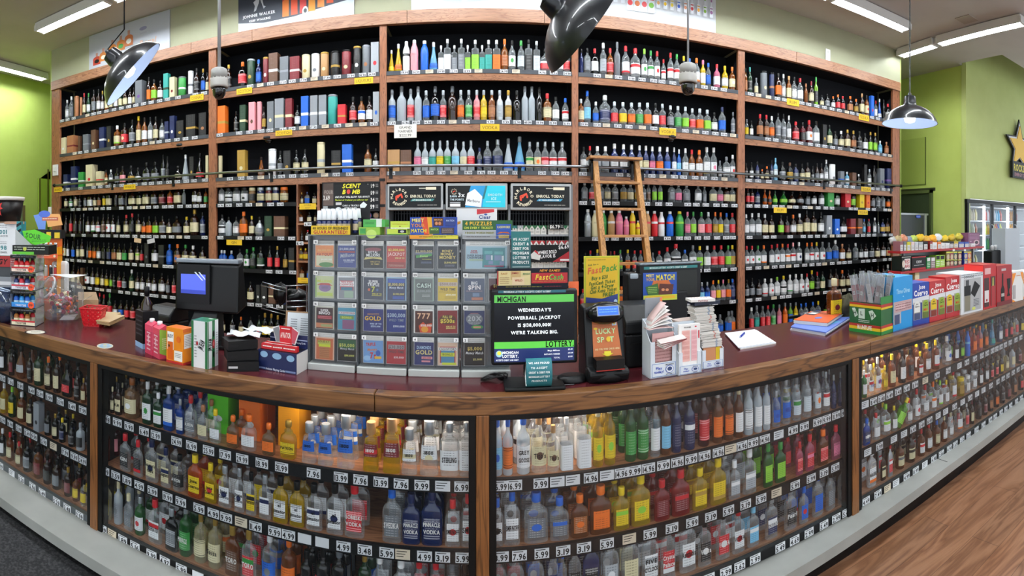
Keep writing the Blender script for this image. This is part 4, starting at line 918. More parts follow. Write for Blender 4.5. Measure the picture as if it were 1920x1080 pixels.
for i, (x0, x1) in enumerate(((728, 831), (836, 951), (957, 1070))):
    a = wx(x0); b = wx(x1); W = b-a; c = (a+b)/2; zt = kz(79); zb = kz(29); H = zt-zb
    hb = PB(); hb.bx((-W/2, -.05, -H/2), (W/2, .2, H/2), 'B4B8BA'); o = hb.done('header_box', t, (c, 0, (zt+zb)/2), bevel=.01, rough=.35)
    p = PB(); w2, h2 = W*.93, H*.80; p.bx((-w2/2, 0, -h2/2), (w2/2, .004, h2/2), 'E15161A'[:0] or '17191B')
    if i != 1:
        rewards(p, w2, h2, .19, True)
        cc = 'EF2E6C8'[:0] or 'F2E6C8'
        p.face(FM((0, 0, 0)), w2, h2, [('t', 'ENROLL TODAY', .66, .47, .13, .50, 'EF4ECD0' if 0 else 'F4ECD0'), ('p', [(.45, .6), (.88, .6), (.84, .71), (.41, .71)], '3C8E8E' if i == 0 else '2E9CC8'), ('t', 'AT MARLBORO.COM', .63, .655, .07, .36, 'F4F4EC'), ('r', .58, .09, .71, .13, 'C8C4B0'), ('r', .71, .05, .91, .18, 'F2E8CC'), ('l', .55, .87, .93, .92, 1, 'D0CCC0')])
    else:
        p.face(FM((0, 0, 0)), w2, h2, [('p', [(.40, 0), (1, 0), (1, 1), (.30, 1)], '1E9AD8'), ('p', [(.66, 0), (1, 0), (1, 1), (.60, 1)], '22CFE8'), ('p', [(.655, 0), (.69, 0), (.63, .62), (.60, .6)], '1F6F78'),
            ('p', [(.47, .15), (.60, .5), (.58, 1), (.30, .9), (.34, .35)], 'F2F5F8'), ('t', 'Marlboro', .45, .70, .12, .22, '6A7078', 0, -.12), ('t', '3x', .24, .42, .20, .16, 'F4F8FA'), ('t', 'EARN', .10, .49, .09, .12, 'DDF0F8'), ('t', 'THE POINTS', .16, .64, .09, .24, 'DDF0F8'),
            ('r', .04, .76, .22, .80, 'C8CCD0'), ('r', .04, .83, .22, .97, 'F4F4F4'), ('t', 'SMOOTH', .82, .42, .11, .26, 'BDF2FA'), ('t', 'ICE', .80, .60, .12, .10, 'BDF2FA'), ('r', .66, .73, .92, .76, 'BDF2FA')])
        rewards(p, w2, h2, .11, False)
    p.done('header_sign', o, (0, -.056, 0), rough=.3)
# cigarette packs in rows
def pack(X, z, col, tip, lab, wh='E4E2DC'):
    p = PB(); w, h, d = .062, .1, .10; p.bx((-w/2, 0, 0), (w/2, d, h), wh)
    p.face(FM((0, 0, h/2)), w, h, [('r', 0, 0, 1, .3, col), ('p', [(0, 0), (.5, 0), (0, .45)], tip), ('p', [(1, 0), (.5, 0), (1, .45)], tip), ('e', .5, .38, .12, .08, '5A5A5A'), ('l', .2, .62, .8, .85, 2, '7A7A7A')])
    return p
protos = {}
def put_pack(x, k, kind, lab):
    cols = {'g': ('E4E2DC', '2C7A4A'), 's': ('D8DADC', '8A9096'), 'r': ('E4E2DC', 'B01E28'), 'R': ('B01E28', 'B01E28'), 't': ('2A8A86', '1C6A66'), 'w': ('C8CCD0', 'A8ACB0')}[kind]
    if kind not in protos: o = pack(0, 0, *cols, lab).done('cigarette_pack'); protos[kind] = o
    else: o = protos[kind].copy(); COL.objects.link(o)
    o.location = (wx(x), D+.03, kz(k)+.001); tag(o, lab, 'cigarette pack', 'cigarette packs in the tobacco display')
rowsP = [(-17, 'twgggg', [966, 971+8, 982.5+10, 1005, 1017, 1029], 'upper')]
seq = [(-17, 965, 't'), (-17, 976, 'w'), (-17, 988, 'g'), (-17, 1000, 'g'), (-17, 1011, 'g'), (-17, 1022, 'g')]
names = {'t': 'teal', 'w': 'pale silver', 'g': 'white and green', 'r': 'white and red', 'R': 'red'}
od = ['first', 'second', 'third', 'fourth', 'fifth', 'sixth', 'seventh', 'eighth', 'ninth', 'tenth', 'eleventh', 'twelfth']
upx = [(965, 't'), (976, 'w'), (987, 'g'), (998, 'g'), (1009, 'g'), (1020, 'g'), (1034, 'g'), (1045, 'g'), (1056, 'g'), (1066, 'g')]
for i, (x, q) in enumerate(upx): put_pack(x, -17, q, f"{names[q]} cigarette pack, {od[i]} from left on the display shelf marked $6.79")
lo = [(998-3, 'r'), (1006, 'r'), (1017, 'r'), (1031, 'r'), (1042, 'r'), (1054, 'r'), (1065, 'r')]
for i, (x, q) in enumerate(lo): put_pack(x, -46, q, f"white and red cigarette pack, {od[i]} from left on the shelf over the bold flavor sign")
for i, x in enumerate((738, 749, 760, 771)): put_pack(x, -17, 'R' if i == 0 else 'r', f"cigarette pack on the display shelf behind yellow green boxes, {od[i]} from the oak post")
panel('price_label', 'black price plate reading $6.79 on the cigarette shelf', 'price plate', 1029, 420, 1057, 430, D-.01, [('t', '$6.79', .4, .5, .62, .68, 'F0F0EC'), ('l', .8, .25, .95, .75, 2, 'C8C8C4')], '101113')
panel('tobacco_sign', 'black sign with a cigarette pack reading WHERE BOLD FLAVOR IS', 'sign', 993, 459, 1071, 491, D-.01, [('p', [(1, .3), (1, 1), (.55, 1)], 'A8202A'), ('p', [(.03, .55), (.14, .3), (.26, .62), (.24, .9), (.04, .8)], 'DAD8D4'), ('p', [(.10, .36), (.14, .3), (.26, .62), (.22, .6)], 'B82830'),
    ('t', 'WHERE BOLD', .42, .42, .2, .46, 'F0F0F0', 0, .06), ('t', 'FLAVOR IS', .42, .66, .2, .40, 'F0F0F0', 0, .06), ('t', '$6.69', .82, .12, .22, .26, 'F4F4F4', 0, .06), ('r', .73, .84, .97, .95, 'E8E8E8')], '1A1C1F')
for x0, x1, c in ((960, 1068, '1E2226'), (736, 958, '1E2226')):
    for k in (-80, -112):
        pass
# dark lower packs mostly hidden behind the counter gear
for i, x in enumerate((1003, 1014, 1025, 1036, 1047, 1058)): put_pack(x, -80.5, 'w', f"pale cigarette pack in the low row behind the monitor, {od[i]} from left")
# price board behind the spray display
p_ = panel('price_board', 'rounded black price board with white numerals beside the oak post', 'price board', 604, 341, 712, 396, D-.03, [('r', .02, .03, .20, .8, '5A4A44'), ('t', 'FOUR', .12, .33, .13, .16, '9A8E88'), ('t', '3.69', .08, .53, .16, .12, 'D8D4D0'), ('r', .02, .82, .1, .95, 'A8ACB0')]+
    [L for i, s in enumerate(('3.69', '3.69', '4.34', '5.59')) for L in (('r', .76, .04+.235*i, .985, .25+.235*i, '181C24'), ('t', s, .85, .145+.235*i, .13, .13, 'F2F2EE'), ('l', .93, .08+.235*i, .975, .2+.235*i, 3, 'C0C0BC'))], '22262C', thick=.03)
for y in (337, 385.5): panel('post_bracket', 'black steel strap on the oak post beside the price board'+(' top' if y < 350 else ' bottom corner'), 'bracket', 711, y-2.5, 722, y+2.5, D-.017, [], '16181C')
# two round tins on a little white tray
t = thing('tin_tray', 'small white tray with two round dip tins by the oak post', 'tray', P(700, 410, D-.02)); d_ = t.location.copy()
MB().box((-.1, 0, -.01), (.1, .12, 0)).build('tray_shelf', plain('D8DADC', .4), t)
for x, c, c2, lb in ((691, '1E3A6A', 'C02830', 'round red and blue dip tin standing on the white tray'), (705, '4A3A30', '8A6A50', 'round brown dip tin standing on the white tray')):
    p = P(x, 401, D+.0); m = MB(); m.cyl((0, 0, 0), (0, .03, 0), .035, 20, 0); m.cyl((0, -.003, 0), (0, 0, 0), .026, 16, 1); o = m.build('dip_tin', [plain(c, .4), plain(c2, .4)], None, (p.x, p.y, d_.z+.036)); tag(o, lb, 'tin')
# ================================================================ scratch ticket dispenser
YD = 1.812
def dx(x): return YD*tan(dirx(x))
DH = .515
t = thing('ticket_dispenser', 'clear four-tower scratch ticket dispenser standing on the maroon counter', 'ticket dispenser', (dx(765), YD, ZT)); TD = t
towers = [(578, 667), (669, 763.5), (765, 862.5), (864.5, 958)]
for i, (a, b) in enumerate(towers):
    X0, X1 = dx(a)-t.location.x, dx(b)-t.location.x
    MB().box((X0+.002, -.012, 0), (X1-.002, .16, .026)).build('tower_base', plain('B6BAB6', .4), t, bevel=.003)
    MB().box((X0+.004, .035, .026), (X1-.004, .15, DH)).build('tower_body', glassy('A8AEB4', .4, .5, .1), t, bevel=.003)
    MB().box((X0-.001, .0, .02), (X0+.005, .14, DH)).build('side_wall', glassy('5A6066', .4, .55, .1), t)
tcols = [(588.5, 627), (630.5, 669), (678.5, 720.5), (722, 763), (774, 815), (818.5, 860), (868, 911), (914.5, 956)]
rowY = [(636, 692), (576, 629), (517, 570), (457, 510)]
RH = .1175
def zrow(r): return .034+RH*r
nums = [8, 7, 6, 5, 4, 3, 2, 1, 16, 15, 14, 13, 12, 11, 10, 9, 24, 23, 22, 21, 20, 19, 18, 17, 31, 30, 29, 28, 27, 26, 25, 0]
G = {}
def T(n, label, col, L, border=None): G[n] = (label, col, L, border)
W_, K_ = 'F0F0F2', '101216'
def mm(a, b, c, base, s1, s2, win=True):
    L = list(a)
    return L
T(31, 'orange scratch ticket in slot 31', 'E88A3C', [('r', .04, .45, .96, .96, 'D8D4B0'), ('e', .6, .9, .4, .12, '4E8A3C'), ('t', '150,000,000', .5, .2, .09, .86, 'F0C070'), ('t', 'PAYOUT', .5, .4, .15, .86, 'B03028'), ('t', '$4,000,000', .62, .64, .08, .6, 'FAFAF4')])
T(30, 'blue scratch ticket with silver script and red ribbon in slot 30', '2A3C8A', [('r', .05, .22, .95, .3, '9A2830'), ('t', '$4,000,000', .5, .12, .11, .84, 'C8CCD8'), ('t', 'Millions', .52, .42, .18, .8, 'B0B6C4', .2, .12), ('t', '$4,000,000', .62, .66, .08, .62, 'E0E4F0'), ('l', .35, .72, .85, .8, 2, 'C0C8E0')])
T(29, 'dark brown scratch ticket in slot 29', '2C221E', [('e', .5, .14, .42, .1, '8A3A44'), ('t', 'ROYAL', .5, .26, .13, .5, W_), ('t', 'MILLIONS', .5, .4, .13, .7, W_), ('p', [(.03, .62), (.1, .5), (.9, .5), (.97, .62), (.5, .56)], 'D8CC7A'), ('t', 'WIN UP TO', .6, .72, .07, .5, 'C8B058'), ('t', '50 TIMES', .6, .83, .07, .5, 'C8B058')])
T(28, 'red scratch ticket in slot 28', 'C23A2A', [('r', 0, .72, 1, 1, '9A2A20'), ('t', '$2,000,000', .5, .14, .11, .86, 'F0DC50'), ('t', 'JACKPOT', .5, .34, .16, .9, 'F4D0C8'), ('t', 'WIN UP TO', .68, .53, .07, .5, 'F0EC90'), ('l', .1, .84, .9, .94, 2, 'E0B8A0')])
T(27, 'black scratch ticket with green banner in slot 27', '161A2A', [('r', .04, .24, .95, .36, '6A7288'), ('t', '$2,000,000', .5, .2, .11, .9, 'C8B880'), ('p', [(.08, .4), (.9, .3), (.92, .42), (.1, .52)], '3E9A3C'), ('t', 'Bonus', .5, .42, .1, .6, 'B8E070', .2), ('l', .4, .55, .9, .6, 1, 'E0E840'), ('l', .35, .68, .9, .78, 2, '7080A8')])
T(26, 'navy scratch ticket in slot 26', '121A30', [('t', 'MONEY', .48, .18, .11, .55, 'D8C060'), ('t', 'MONEY', .48, .32, .13, .7, 'D8C060'), ('t', 'MONEY', .5, .48, .15, .88, 'D8C060'), ('t', '$1,000,000!', .64, .72, .09, .64, 'D8C868'), ('l', .35, .82, .85, .92, 2, '8A90A8')])
T(25, 'wide pale blue crossword ticket with two teal grids in slot 25', 'A4C4D4', [('r', .40, .03, .95, .95, '2E8A92'), ('r', .45, .18, .64, .32, '5AB0B4'), ('r', .69, .2, .9, .34, '5AB0B4'), ('r', .48, .36, .6, .6, '7890B8'), ('r', .69, .38, .86, .62, '7890B8'), ('r', .55, .64, .66, .8, '7890B8'), ('r', .82, .66, .93, .82, '7890B8'), ('r', .61, .38, .65, .6, 'E4E8EC'), ('r', .87, .4, .92, .64, 'E4E8EC'), ('r', .44, .85, .92, .92, 'B05A7A'),
  ('t', 'SUPER', .2, .18, .07, .26, 'B03038'), ('t', 'BONUS', .2, .26, .07, .26, 'B03038'), ('t', 'SUPER BONUS', .23, .39, .08, .4, '22304A'), ('t', 'CASHWORD', .23, .49, .09, .4, '22304A'), ('l', .08, .56, .42, .66, 2, 'B8CC3C')])
T(24, 'pale green and purple scratch ticket in slot 24', 'C4CC98', [('t', 'MILLIONS', .5, .2, .12, .85, 'C8D020'), ('e', .52, .52, .34, .2, '8A6A9A'), ('p', [(.08, .4), (.3, .3), (.75, .3), (.95, .42), (.5, .38)], 'C03A30'), ('r', .1, .76, .95, .92, 'B8CC50'), ('l', .35, .46, .7, .6, 3, '4A4A54'), ('r', 0, .05, .06, 1, '8CB83C')])
T(23, 'red and grey cashword scratch ticket in slot 23', '8A8E94', [('r', .1, .15, .9, .6, 'C02A38'), ('r', .08, .18, .95, .42, 'F0F0F0'), ('t', 'TRIPLE BONUS', .5, .22, .09, .7, 'C02A38'), ('t', 'CASHWORD', .5, .33, .1, .85, 'C02A38'), ('r', .15, .46, .85, .6, '2A7A92'), ('r', .35, .65, .9, .97, '9AB49C')], 'E4E6E8')
T(22, 'navy scratch ticket in slot 22', '222844', [('t', 'SUPER', .5, .16, .14, .5, W_), ('t', 'TRIPLE', .5, .3, .14, .62, W_), ('t', '7', .5, .52, .26, .3, 'C8CC30'), ('e', .28, .55, .06, .07, 'D06030'), ('e', .7, .55, .06, .07, '4A6A9A'), ('t', 'WIN UP TO', .68, .74, .07, .5, 'E0D83C'), ('l', .42, .79, .92, .85, 1, 'E0D83C')])
T(21, 'glittering blue scratch ticket in slot 21', '1C2450', [('r', .02, .02, .98, .2, '2A50B0'), ('t', '$1,000,000', .5, .27, .13, .92, 'D8C878'), ('t', 'Money Match', .5, .42, .1, .8, 'D0D8F0', .2), ('t', '$1,000,000!', .64, .72, .08, .64, 'E0D060'), ('r', .3, .82, .95, .97, '2C4AA0')], '8AB0D0')
T(20, 'grey scratch ticket in slot 20', '6A726E', [('e', .5, .32, .42, .18, '4E5854'), ('t', 'CASH', .5, .3, .2, .84, 'D0E4D8'), ('t', '$1,000,000', .5, .56, .1, .8, '9AA4A0'), ('l', .4, .72, .85, .86, 2, 'C8CCC8')], '9AB0A4')
T(19, 'yellow scratch ticket in slot 19', 'D8B820', [('r', .02, .14, .98, .32, 'C8B8A8'), ('t', '$500,000', .5, .22, .13, .88, '9A7A6A'), ('t', 'WILD TIME', .5, .46, .12, .8, '5A4A18', .1), ('t', '$500,000', .66, .72, .08, .6, 'F8F4D0'), ('l', .05, .56, .95, .66, 2, 'A88A10'), ('l', .35, .8, .9, .92, 2, 'A88A10')])
T(18, 'slate scratch ticket in slot 18', '3C4A6A', [('t', 'BIG', .5, .17, .14, .42, W_), ('t', '$PIN', .5, .37, .2, .84, 'F4ECEC'), ('l', .1, .52, .9, .58, 1, 'E0A8A0'), ('r', .42, .64, .75, .8, '6A84A8'), ('r', .36, .84, .92, .97, 'C0704A')])
T(17, 'maroon scratch ticket lettered $50 half hidden behind the monitor', '5A1E22', [('t', '$50', .4, .3, .14, .6, 'D8C070'), ('r', 0, .5, 1, 1, '2A2426')])
T(16, 'red and cream scratch ticket in slot 16', '3A2226', [('t', 'SUPER', .5, .12, .11, .5, 'F4F0F0'), ('t', 'BINGO', .5, .25, .14, .7, 'F4F0F0'), ('r', .08, .38, .95, .55, '9A2430'), ('l', .12, .4, .9, .54, 2, 'D08088'), ('r', .0, .74, 1, .97, 'C8805A'), ('r', .3, .8, .95, .92, 'A0A870')], 'C8C8B8')
T(15, 'light blue cashword scratch ticket with purple grid in slot 15', '4E9AB8', [('r', .04, .14, .96, .27, 'D8E4E8'), ('t', 'CASHWORD', .5, .2, .09, .9, 'A03848'), ('r', .12, .34, .88, .5, '7AA050'), ('t', 'BONUS', .5, .42, .1, .6, 'D8E060'), ('r', .26, .54, .9, .97, '8A5A80')])
T(14, 'royal blue scratch ticket in slot 14', '243078', [('l', .2, .16, .8, .26, 2, 'E0A850'), ('t', 'GOLD', .48, .4, .2, .86, 'F0C030'), ('t', 'WIN UP TO', .62, .66, .08, .6, 'C8DCF8'), ('t', '$250,000', .62, .78, .08, .6, 'C8DCF8')])
T(13, 'blue scratch ticket in slot 13', '1E3684', [('t', '$300,000', .5, .22, .18, .94, 'B8CCDC'), ('t', 'WILD TIME', .5, .45, .12, .78, '8A98A8', .1), ('t', '$300,000!', .64, .74, .09, .6, 'E4ECF8')])
T(12, 'fiery scratch ticket in slot 12', '4A1A12', [('p', [(.3, 1), (.2, .7), (.45, .5), (.6, .62), (.95, .55), (.9, 1)], 'D8481A'), ('e', .55, .85, .2, .14, 'E8A028'), ('t', '777', .5, .22, .26, .9, 'F0C098'), ('t', '$500,000!', .64, .66, .1, .66, 'FAFAF4')], 'E8E8E4')
T(11, 'deep red scratch ticket in slot 11', '8A1C22', [('e', .5, .38, .44, .22, '5A3418'), ('t', 'FULL OF', .5, .25, .12, .5, 'E8DC70'), ('t', '$500s', .5, .44, .18, .8, 'F0D850'), ('t', 'WIN UP TO', .66, .7, .07, .5, 'F0E080'), ('t', '$500,000!', .66, .78, .07, .5, 'F0E080')])
T(10, 'blue and silver scratch ticket in slot 10', '243468', [('e', .5, .35, .42, .28, '80868E'), ('l', .3, .06, .7, .11, 1, 'D86050'), ('t', '20X', .52, .32, .24, .72, 'C8CCD2'), ('t', 'THE CASH', .5, .54, .09, .6, 'A8B0B8'), ('e', .64, .72, .3, .1, '3E9A4A'), ('r', .45, .68, .82, .76, 'E0A080')])
T(8, 'orange and tan scratch ticket leaning in slot 8', 'C86A3E', [('r', .08, .1, .85, .3, 'B8C050'), ('t', 'HOLIDAY', .45, .15, .1, .7, '7A4A20'), ('r', .15, .28, .85, .42, 'D0DC30'), ('r', .2, .4, .8, .95, 'B87A4A'), ('l', .22, .45, .78, .9, 5, '9A5A34')], 'E0B8A0')
T(7, 'black and green scratch ticket in slot 7', '1A2420', [('r', 0, 0, 1, .4, '1E5A34'), ('t', '$50,000', .5, .25, .15, .92, 'C8CC60'), ('t', 'Money Match', .52, .42, .1, .78, 'C0C8CC', .2), ('t', '$50,000!', .64, .74, .09, .56, 'D8DC70')])
T(6, 'pale blue scratch ticket with a big red seven in slot 6', '6FA0D8', [('e', .75, .55, .12, .14, '2A60B8'), ('e', .2, .8, .2, .12, '9AC4EC'), ('t', 'TRIPLE', .38, .14, .16, .5, 'C83A28', 0, .05), ('t', 'Money', .45, .38, .13, .5, 'E08030', .2, .1), ('t', '7s', .5, .66, .3, .34, 'C8242C'), ('r', .58, .7, .92, .82, 'E8B830')])
T(5, 'red scratch ticket in slot 5', 'B0343C', [('r', .08, .12, .92, .32, 'A8A4A8'), ('t', '$30,000', .5, .22, .15, .8, '6A5A5E'), ('t', 'WILD TIME', .5, .44, .12, .78, '5A4A50', .1), ('t', '$30,000!', .64, .7, .09, .56, 'F0DCDC')])
T(4, 'navy scratch ticket in slot 4', '1C2C68', [('t', 'DIAMONDS', .5, .2, .15, .76, 'A8C8E8'), ('t', 'GOLD', .5, .42, .2, .9, 'E0D48A'), ('r', .38, .62, .94, .74, 'E0A0A8'), ('t', '$50,000', .66, .68, .08, .5, 'A03040'), ('r', .38, .8, .84, .88, 'D8909A')])
T(3, 'cream and red cashword scratch ticket in slot 3', 'E0C0A8', [('r', .1, .14, .9, .9, 'B0403C'), ('r', .16, .3, .84, .9, '4A8AB0'), ('r', .02, .18, .98, .32, 'F0F0EC'), ('t', 'CASHWORD', .5, .25, .1, .92, '3A3A40'), ('r', .14, .42, .86, .6, 'C8D03C'), ('t', 'BONUS', .5, .5, .1, .6, '6A7A20'), ('r', .22, .88, .94, .99, 'D0DC40')])
T(2, 'dark scratch ticket in slot 2', '241E20', [('t', '$5,000', .52, .22, .16, .86, 'D8C060'), ('t', 'Money Match', .5, .42, .12, .88, 'E4E4E8', .2), ('t', '$5,000!', .66, .72, .09, .5, 'D8CC80')])
for r in range(4):
    for c in range(8):
        n = nums[r*8+c]
        if n in (1, 9): pass
        if n == 0: continue
        a, b = tcols[c]
        if n == 25: b = tcols[7][1]
        X0, X1 = dx(a), dx(b); W = X1-X0; xc = (X0+X1)/2; z0 = ZT+zrow(r)
        pk = MB(); ox, oz = xc-TD.location.x, zrow(r)
        pk.box((ox-W/2-.003, -.004, oz), (ox+W/2+.003, -.002, oz+.095)); pk.box((ox-W/2-.003, -.008, oz-.004), (ox+W/2+.003, .03, oz+.001)); pk.box((ox-W/2-.004, -.003, oz), (ox-W/2-.0015, .03, oz+.105)); pk.box((ox+W/2+.0015, -.003, oz), (ox+W/2+.004, .03, oz+.105))
        po = pk.build('ticket_pocket', glassy('C8CED2', .05, .004, .05, .3), TD)
        side = 1 if c % 2 else -1
        if n == 25: side = 1
        if n not in (1, 9, 17):
            q = PB(); q.bx((-.0085, 0, -.0075), (.0085, .001, .0075), 'F0F0F0'); q.face(FM((0, 0, 0)), .017, .015, [('t', str(n), .5, .52, .55, .8, '202224')])
            q.done('slot_number', po, (ox+side*(W/2-.009), -.006, oz+.101))
        if n in G:
            label, col, L, border = G[n]; h = .084; w = W*.88; q = PB()
            q.bx((-w/2-.002, .0, 0), (w/2+.002, .004, h+.018), 'CFD0CE'); q.face(FM((0, 0, h+.009)), w, .018, [('l', .1, .2, .9, .8, 2, 'A8A8A6')])
            if border: q.bx((-w/2-.002, -.001, 0), (w/2+.002, 0, h+.002), border)
            q.bx((-w/2+(.003 if border else 0), -.002, .002), (w/2-(.003 if border else 0), -.001, h-(.003 if border else 0)), col)
            q.face(FM((0, -.002, h/2)), w-(.006 if border else 0), h-.006, L, e=.0003)
            rr = random.uniform(-.012, .012); o = q.done('scratch_ticket', None, (xc, YD+.006, z0+.004)); o.rotation_euler = (-.03, rr, 0); tag(o, label, 'scratch ticket', 'scratch tickets in the dispenser')
# ---- things standing on top of the dispenser
ZD = ZT+DH+.001
def YDp(x, y, off=.0): return P(x, y, YD+off)
MB().box((dx(579)-TD.location.x, -.012, DH-.004), (dx(958)-TD.location.x, .16, DH)).build('top_tray', glassy('B8BEC2', .3, .25), TD)
# spray display
t = thing('air_freshener_display', 'black and yellow counter display of white-capped spray bottles', 'display box', (dx(636), YD+.0, ZD)); S0 = t.location
X0, X1 = dx(588)-S0.x, dx(660)-S0.x; W = X1-X0
q = PB(); q.bx((X0, -.03, 0), (X1, -.026, .034), 'E4C020'); q.face(FM(((X0+X1)/2, -.03, .017)), W, .034, [('t', '48 HOURS OF FRESHNESS', .5, .28, .3, .92, '2A2A20'), ('t', 'GUARANTEED!', .5, .7, .38, .92, 'B02030')]); q.done('front_lip', t)
q = PB(); q.bx((X0, -.026, 0), (X0+.003, .09, .05), '101114'); q.bx((X1-.0, -.026, 0), (X1+.003, .09, .06), '101114'); q.bx((X0, -.026, 0), (X1, .09, .003), '101114'); q.done('tray', t)
q = PB(); hW = dx(684)-dx(612); hx0 = dx(612)-S0.x; q.bx((0, 0, .0), (hW, .003, .158), '14161A')
q.face(FM((hW/2, 0, .095)), hW, .135, [('t', 'SCENT', .47, .07, .13, .5, 'E8DC20', .2), ('t', 'B   MB', .47, .245, .13, .5, 'E8DC20', .2), ('e', .40, .245, .05, .07, 'C83A2A'), ('t', 'ONE SPRAY WILL BLOW YOU AWAY!', .5, .40, .055, .94, 'E8E8E8', .2), ('t', 'The best air freshener you will ever try!', .48, .49, .05, .9, 'C8D82A', .2),
    ('r', .06, .56, .22, .64, 'C8C4C4'), ('e', .14, .8, .09, .1, 'C8CCD0'), ('t', 'CARS & TRUCKS', .47, .66, .05, .44, 'E8E8E8'), ('t', 'GYM BAGS', .47, .73, .05, .5, 'E8E8E8'), ('p', [(.72, .65), (.82, .55), (.92, .64), (.86, .73), (.74, .73)], 'E4E8EA'), ('r', .25, .86, .75, .89, 'B03030')]); o = q.done('header_card', t, (hx0, .09, .04)); o.rotation_euler = (-.12, 0, 0)
for gi, (xa, n, w_) in enumerate(((598, 4, 'outer'), (637, 4, 'inner'))):
    for j in range(n):
        for k in range(2):
            m = MB(); m.lathe([(.011, 0), (.0125, .004), (.0125, .045), (.008, .05)], 14, 0); m.lathe([(.0128, .012), (.0128, .036)], 14, 1, cap=False)
            b = m.build('spray_bottle', [plain('16224E', .2), plain('C8B898', .5)], None, (dx(xa)+j*.019+k*.004, YD+.01+k*.035, ZD+.005+k*.008))
            MB().lathe([(.011, .05), (.0115, .052), (.0085, .086), (.0, .087)], 14).build('sprayer_cap', plain('DCE0E4', .4), b)
            tag(b, f"white-capped navy spray bottle, {w_} group, {'front' if k == 0 else 'back'} row, {od[j]} from left", 'spray bottle', 'spray bottles in the counter display')
def sidebox(name, label, cat, x0, x1, y0, y1, off, dep, col, layers, z=None, top=None):
    a = P(x0, y1, YD+off); b = P(x1, y1, YD+off); W = b.x-a.x; H = P(x0, y0, YD+off).z-a.z; zz = ZD if z is None else z
    q = PB(); q.bx((0, 0, 0), (W, dep, H), col); q.face(FM((W/2, 0, H/2)), W, H, layers)
    if top: q.face(FM((W/2, dep/2, H), (1, 0, 0), (0, 1, 0)), W, dep, top)
    o = q.done(name, None, (a.x, YD+off, zz)); return tag(o, label, cat)
sidebox('rolling_paper_box', 'pale green opened box beside the spray bottle display', 'box', 673, 712, 434, 448, -.01, .1, '9AC848', [('r', .05, .15, .3, .85, '3E9A4A'), ('e', .6, .9, .25, .6, 'C0E070'), ('r', .3, .1, .34, .9, '5AA04A')])
sidebox('rolling_paper_box', 'green and white box on top of the pale green box', 'box', 681, 722, 419, 433, -.0, .09, '4CA850', [('r', .6, 0, .85, 1, 'D8E4DC'), ('l', .1, .3, .5, .7, 2, '2C7030')], z=ZD+.029)
sidebox('rolling_paper_box', 'lime box with black label under the yellow-green box', 'box', 726, 763, 437, 448, -.01, .09, 'C0D84A', [('r', .55, .1, .97, .7, '1C2226'), ('e', .76, .42, .1, .2, 'C8CCC8'), ('r', 0, .85, 1, 1, '4A8A4A')])
sidebox('rolling_paper_box', 'yellow-green box stacked left of the MEET YOUR MATCH sign', 'box', 732, 768, 421, 435, -.0, .08, 'C8DC4C', [('l', .1, .2, .9, .5, 2, 'C09A30'), ('r', 0, .85, 1, 1, 'D8D8D0'), ('e', .5, .7, .04, .08, '8A4A20')], z=ZD+.0225)
panel('game_sign', 'blue and red counter sign lettered MEET YOUR MATCH on the dispenser', 'sign', 769, 407, 857.5, 440, YD-.0, [('p', [(.22, 0), (.45, 0), (.42, 1), (.3, 1)], 'D84A28'), ('p', [(.36, 0), (.46, 0), (.48, 1), (.40, 1)], 'E8A828'), ('t', 'MEET', .17, .18, .2, .28, 'F0E080'), ('t', 'YOUR', .17, .47, .2, .3, 'E89030'), ('t', 'MATCH!', .19, .77, .2, .34, 'F0DC40'), ('r', .50, .05, .70, .5, '4A1C18'), ('t', 'MATCH', .6, .15, .1, .17, 'E8B060'), ('e', .56, .36, .03, .1, 'D08858'), ('e', .63, .36, .03, .1, 'D08858'),
   ('r', .75, .05, .96, .5, '243A80'), ('t', 'MATCH', .85, .2, .1, .17, 'B8C8E8'), ('r', .41, .58, .62, .95, '3A5A28'), ('t', 'MATCH', .52, .7, .1, .16, 'B8E070'), ('r', .66, .6, .93, .95, '3A3038'), ('l', .68, .65, .9, .9, 3, 'B8A098')], '2448A8')
panel('game_sign_strip', 'yellow strip with small lettering under the MEET YOUR MATCH sign', 'sign', 768, 441, 859, 448, YD-.012, [('p', [(0, 0), (.5, 0), (.3, 1), (0, 1)], 'E89A28'), ('l', .2, .2, .75, .8, 1, '7A7A20')], 'D8D040')
o, W, H = panel('eye_drop_box', 'white rounded eye drops carton with red corner on the dispenser', 'carton', 856, 391, 932, 447, YD+.07, [('p', [(.5, .02), (.93, .02), (.93, .12), (.5, .2)], 'C83038'), ('e', .72, .2, .04, .03, '2A50A0'), ('t', 'Clear', .70, .28, .12, .3, '2C3C80'), ('t', 'eyes', .70, .42, .11, .24, '2C3C80'), ('p', [(.0, .45), (.1, .42), (.1, .5), (0, .55)], 'E0A030')], 'E4E4E4', thick=.05)
panel('game_sign', 'green and silver counter sign lettered 4 PUZZLES on the dispenser', 'sign', 867, 413, 961, 448, YD-.005, [('r', 0, 0, 1, .52, '1E5A2C'), ('t', '4 PUZZLES', .32, .17, .2, .54, 'E8B838'), ('t', 'ON EVERY TICKET!', .32, .4, .12, .58, 'D8E04A'), ('t', '4 BONUS WORDS INSIDE!', .34, .67, .11, .58, '7A7A18'), ('l', .08, .85, .55, .92, 1, '4A4A4A'), ('r', .67, .2, .97, .98, '2450A8'), ('t', 'CASHWORD', .82, .36, .12, .26, 'E8DC70'), ('p', [(.69, .72), (.75, .62), (.9, .62), (.95, .72), (.82, .68)], 'C05A28'), ('r', .72, .78, .93, .95, 'C8A850')], 'B0B4B8')
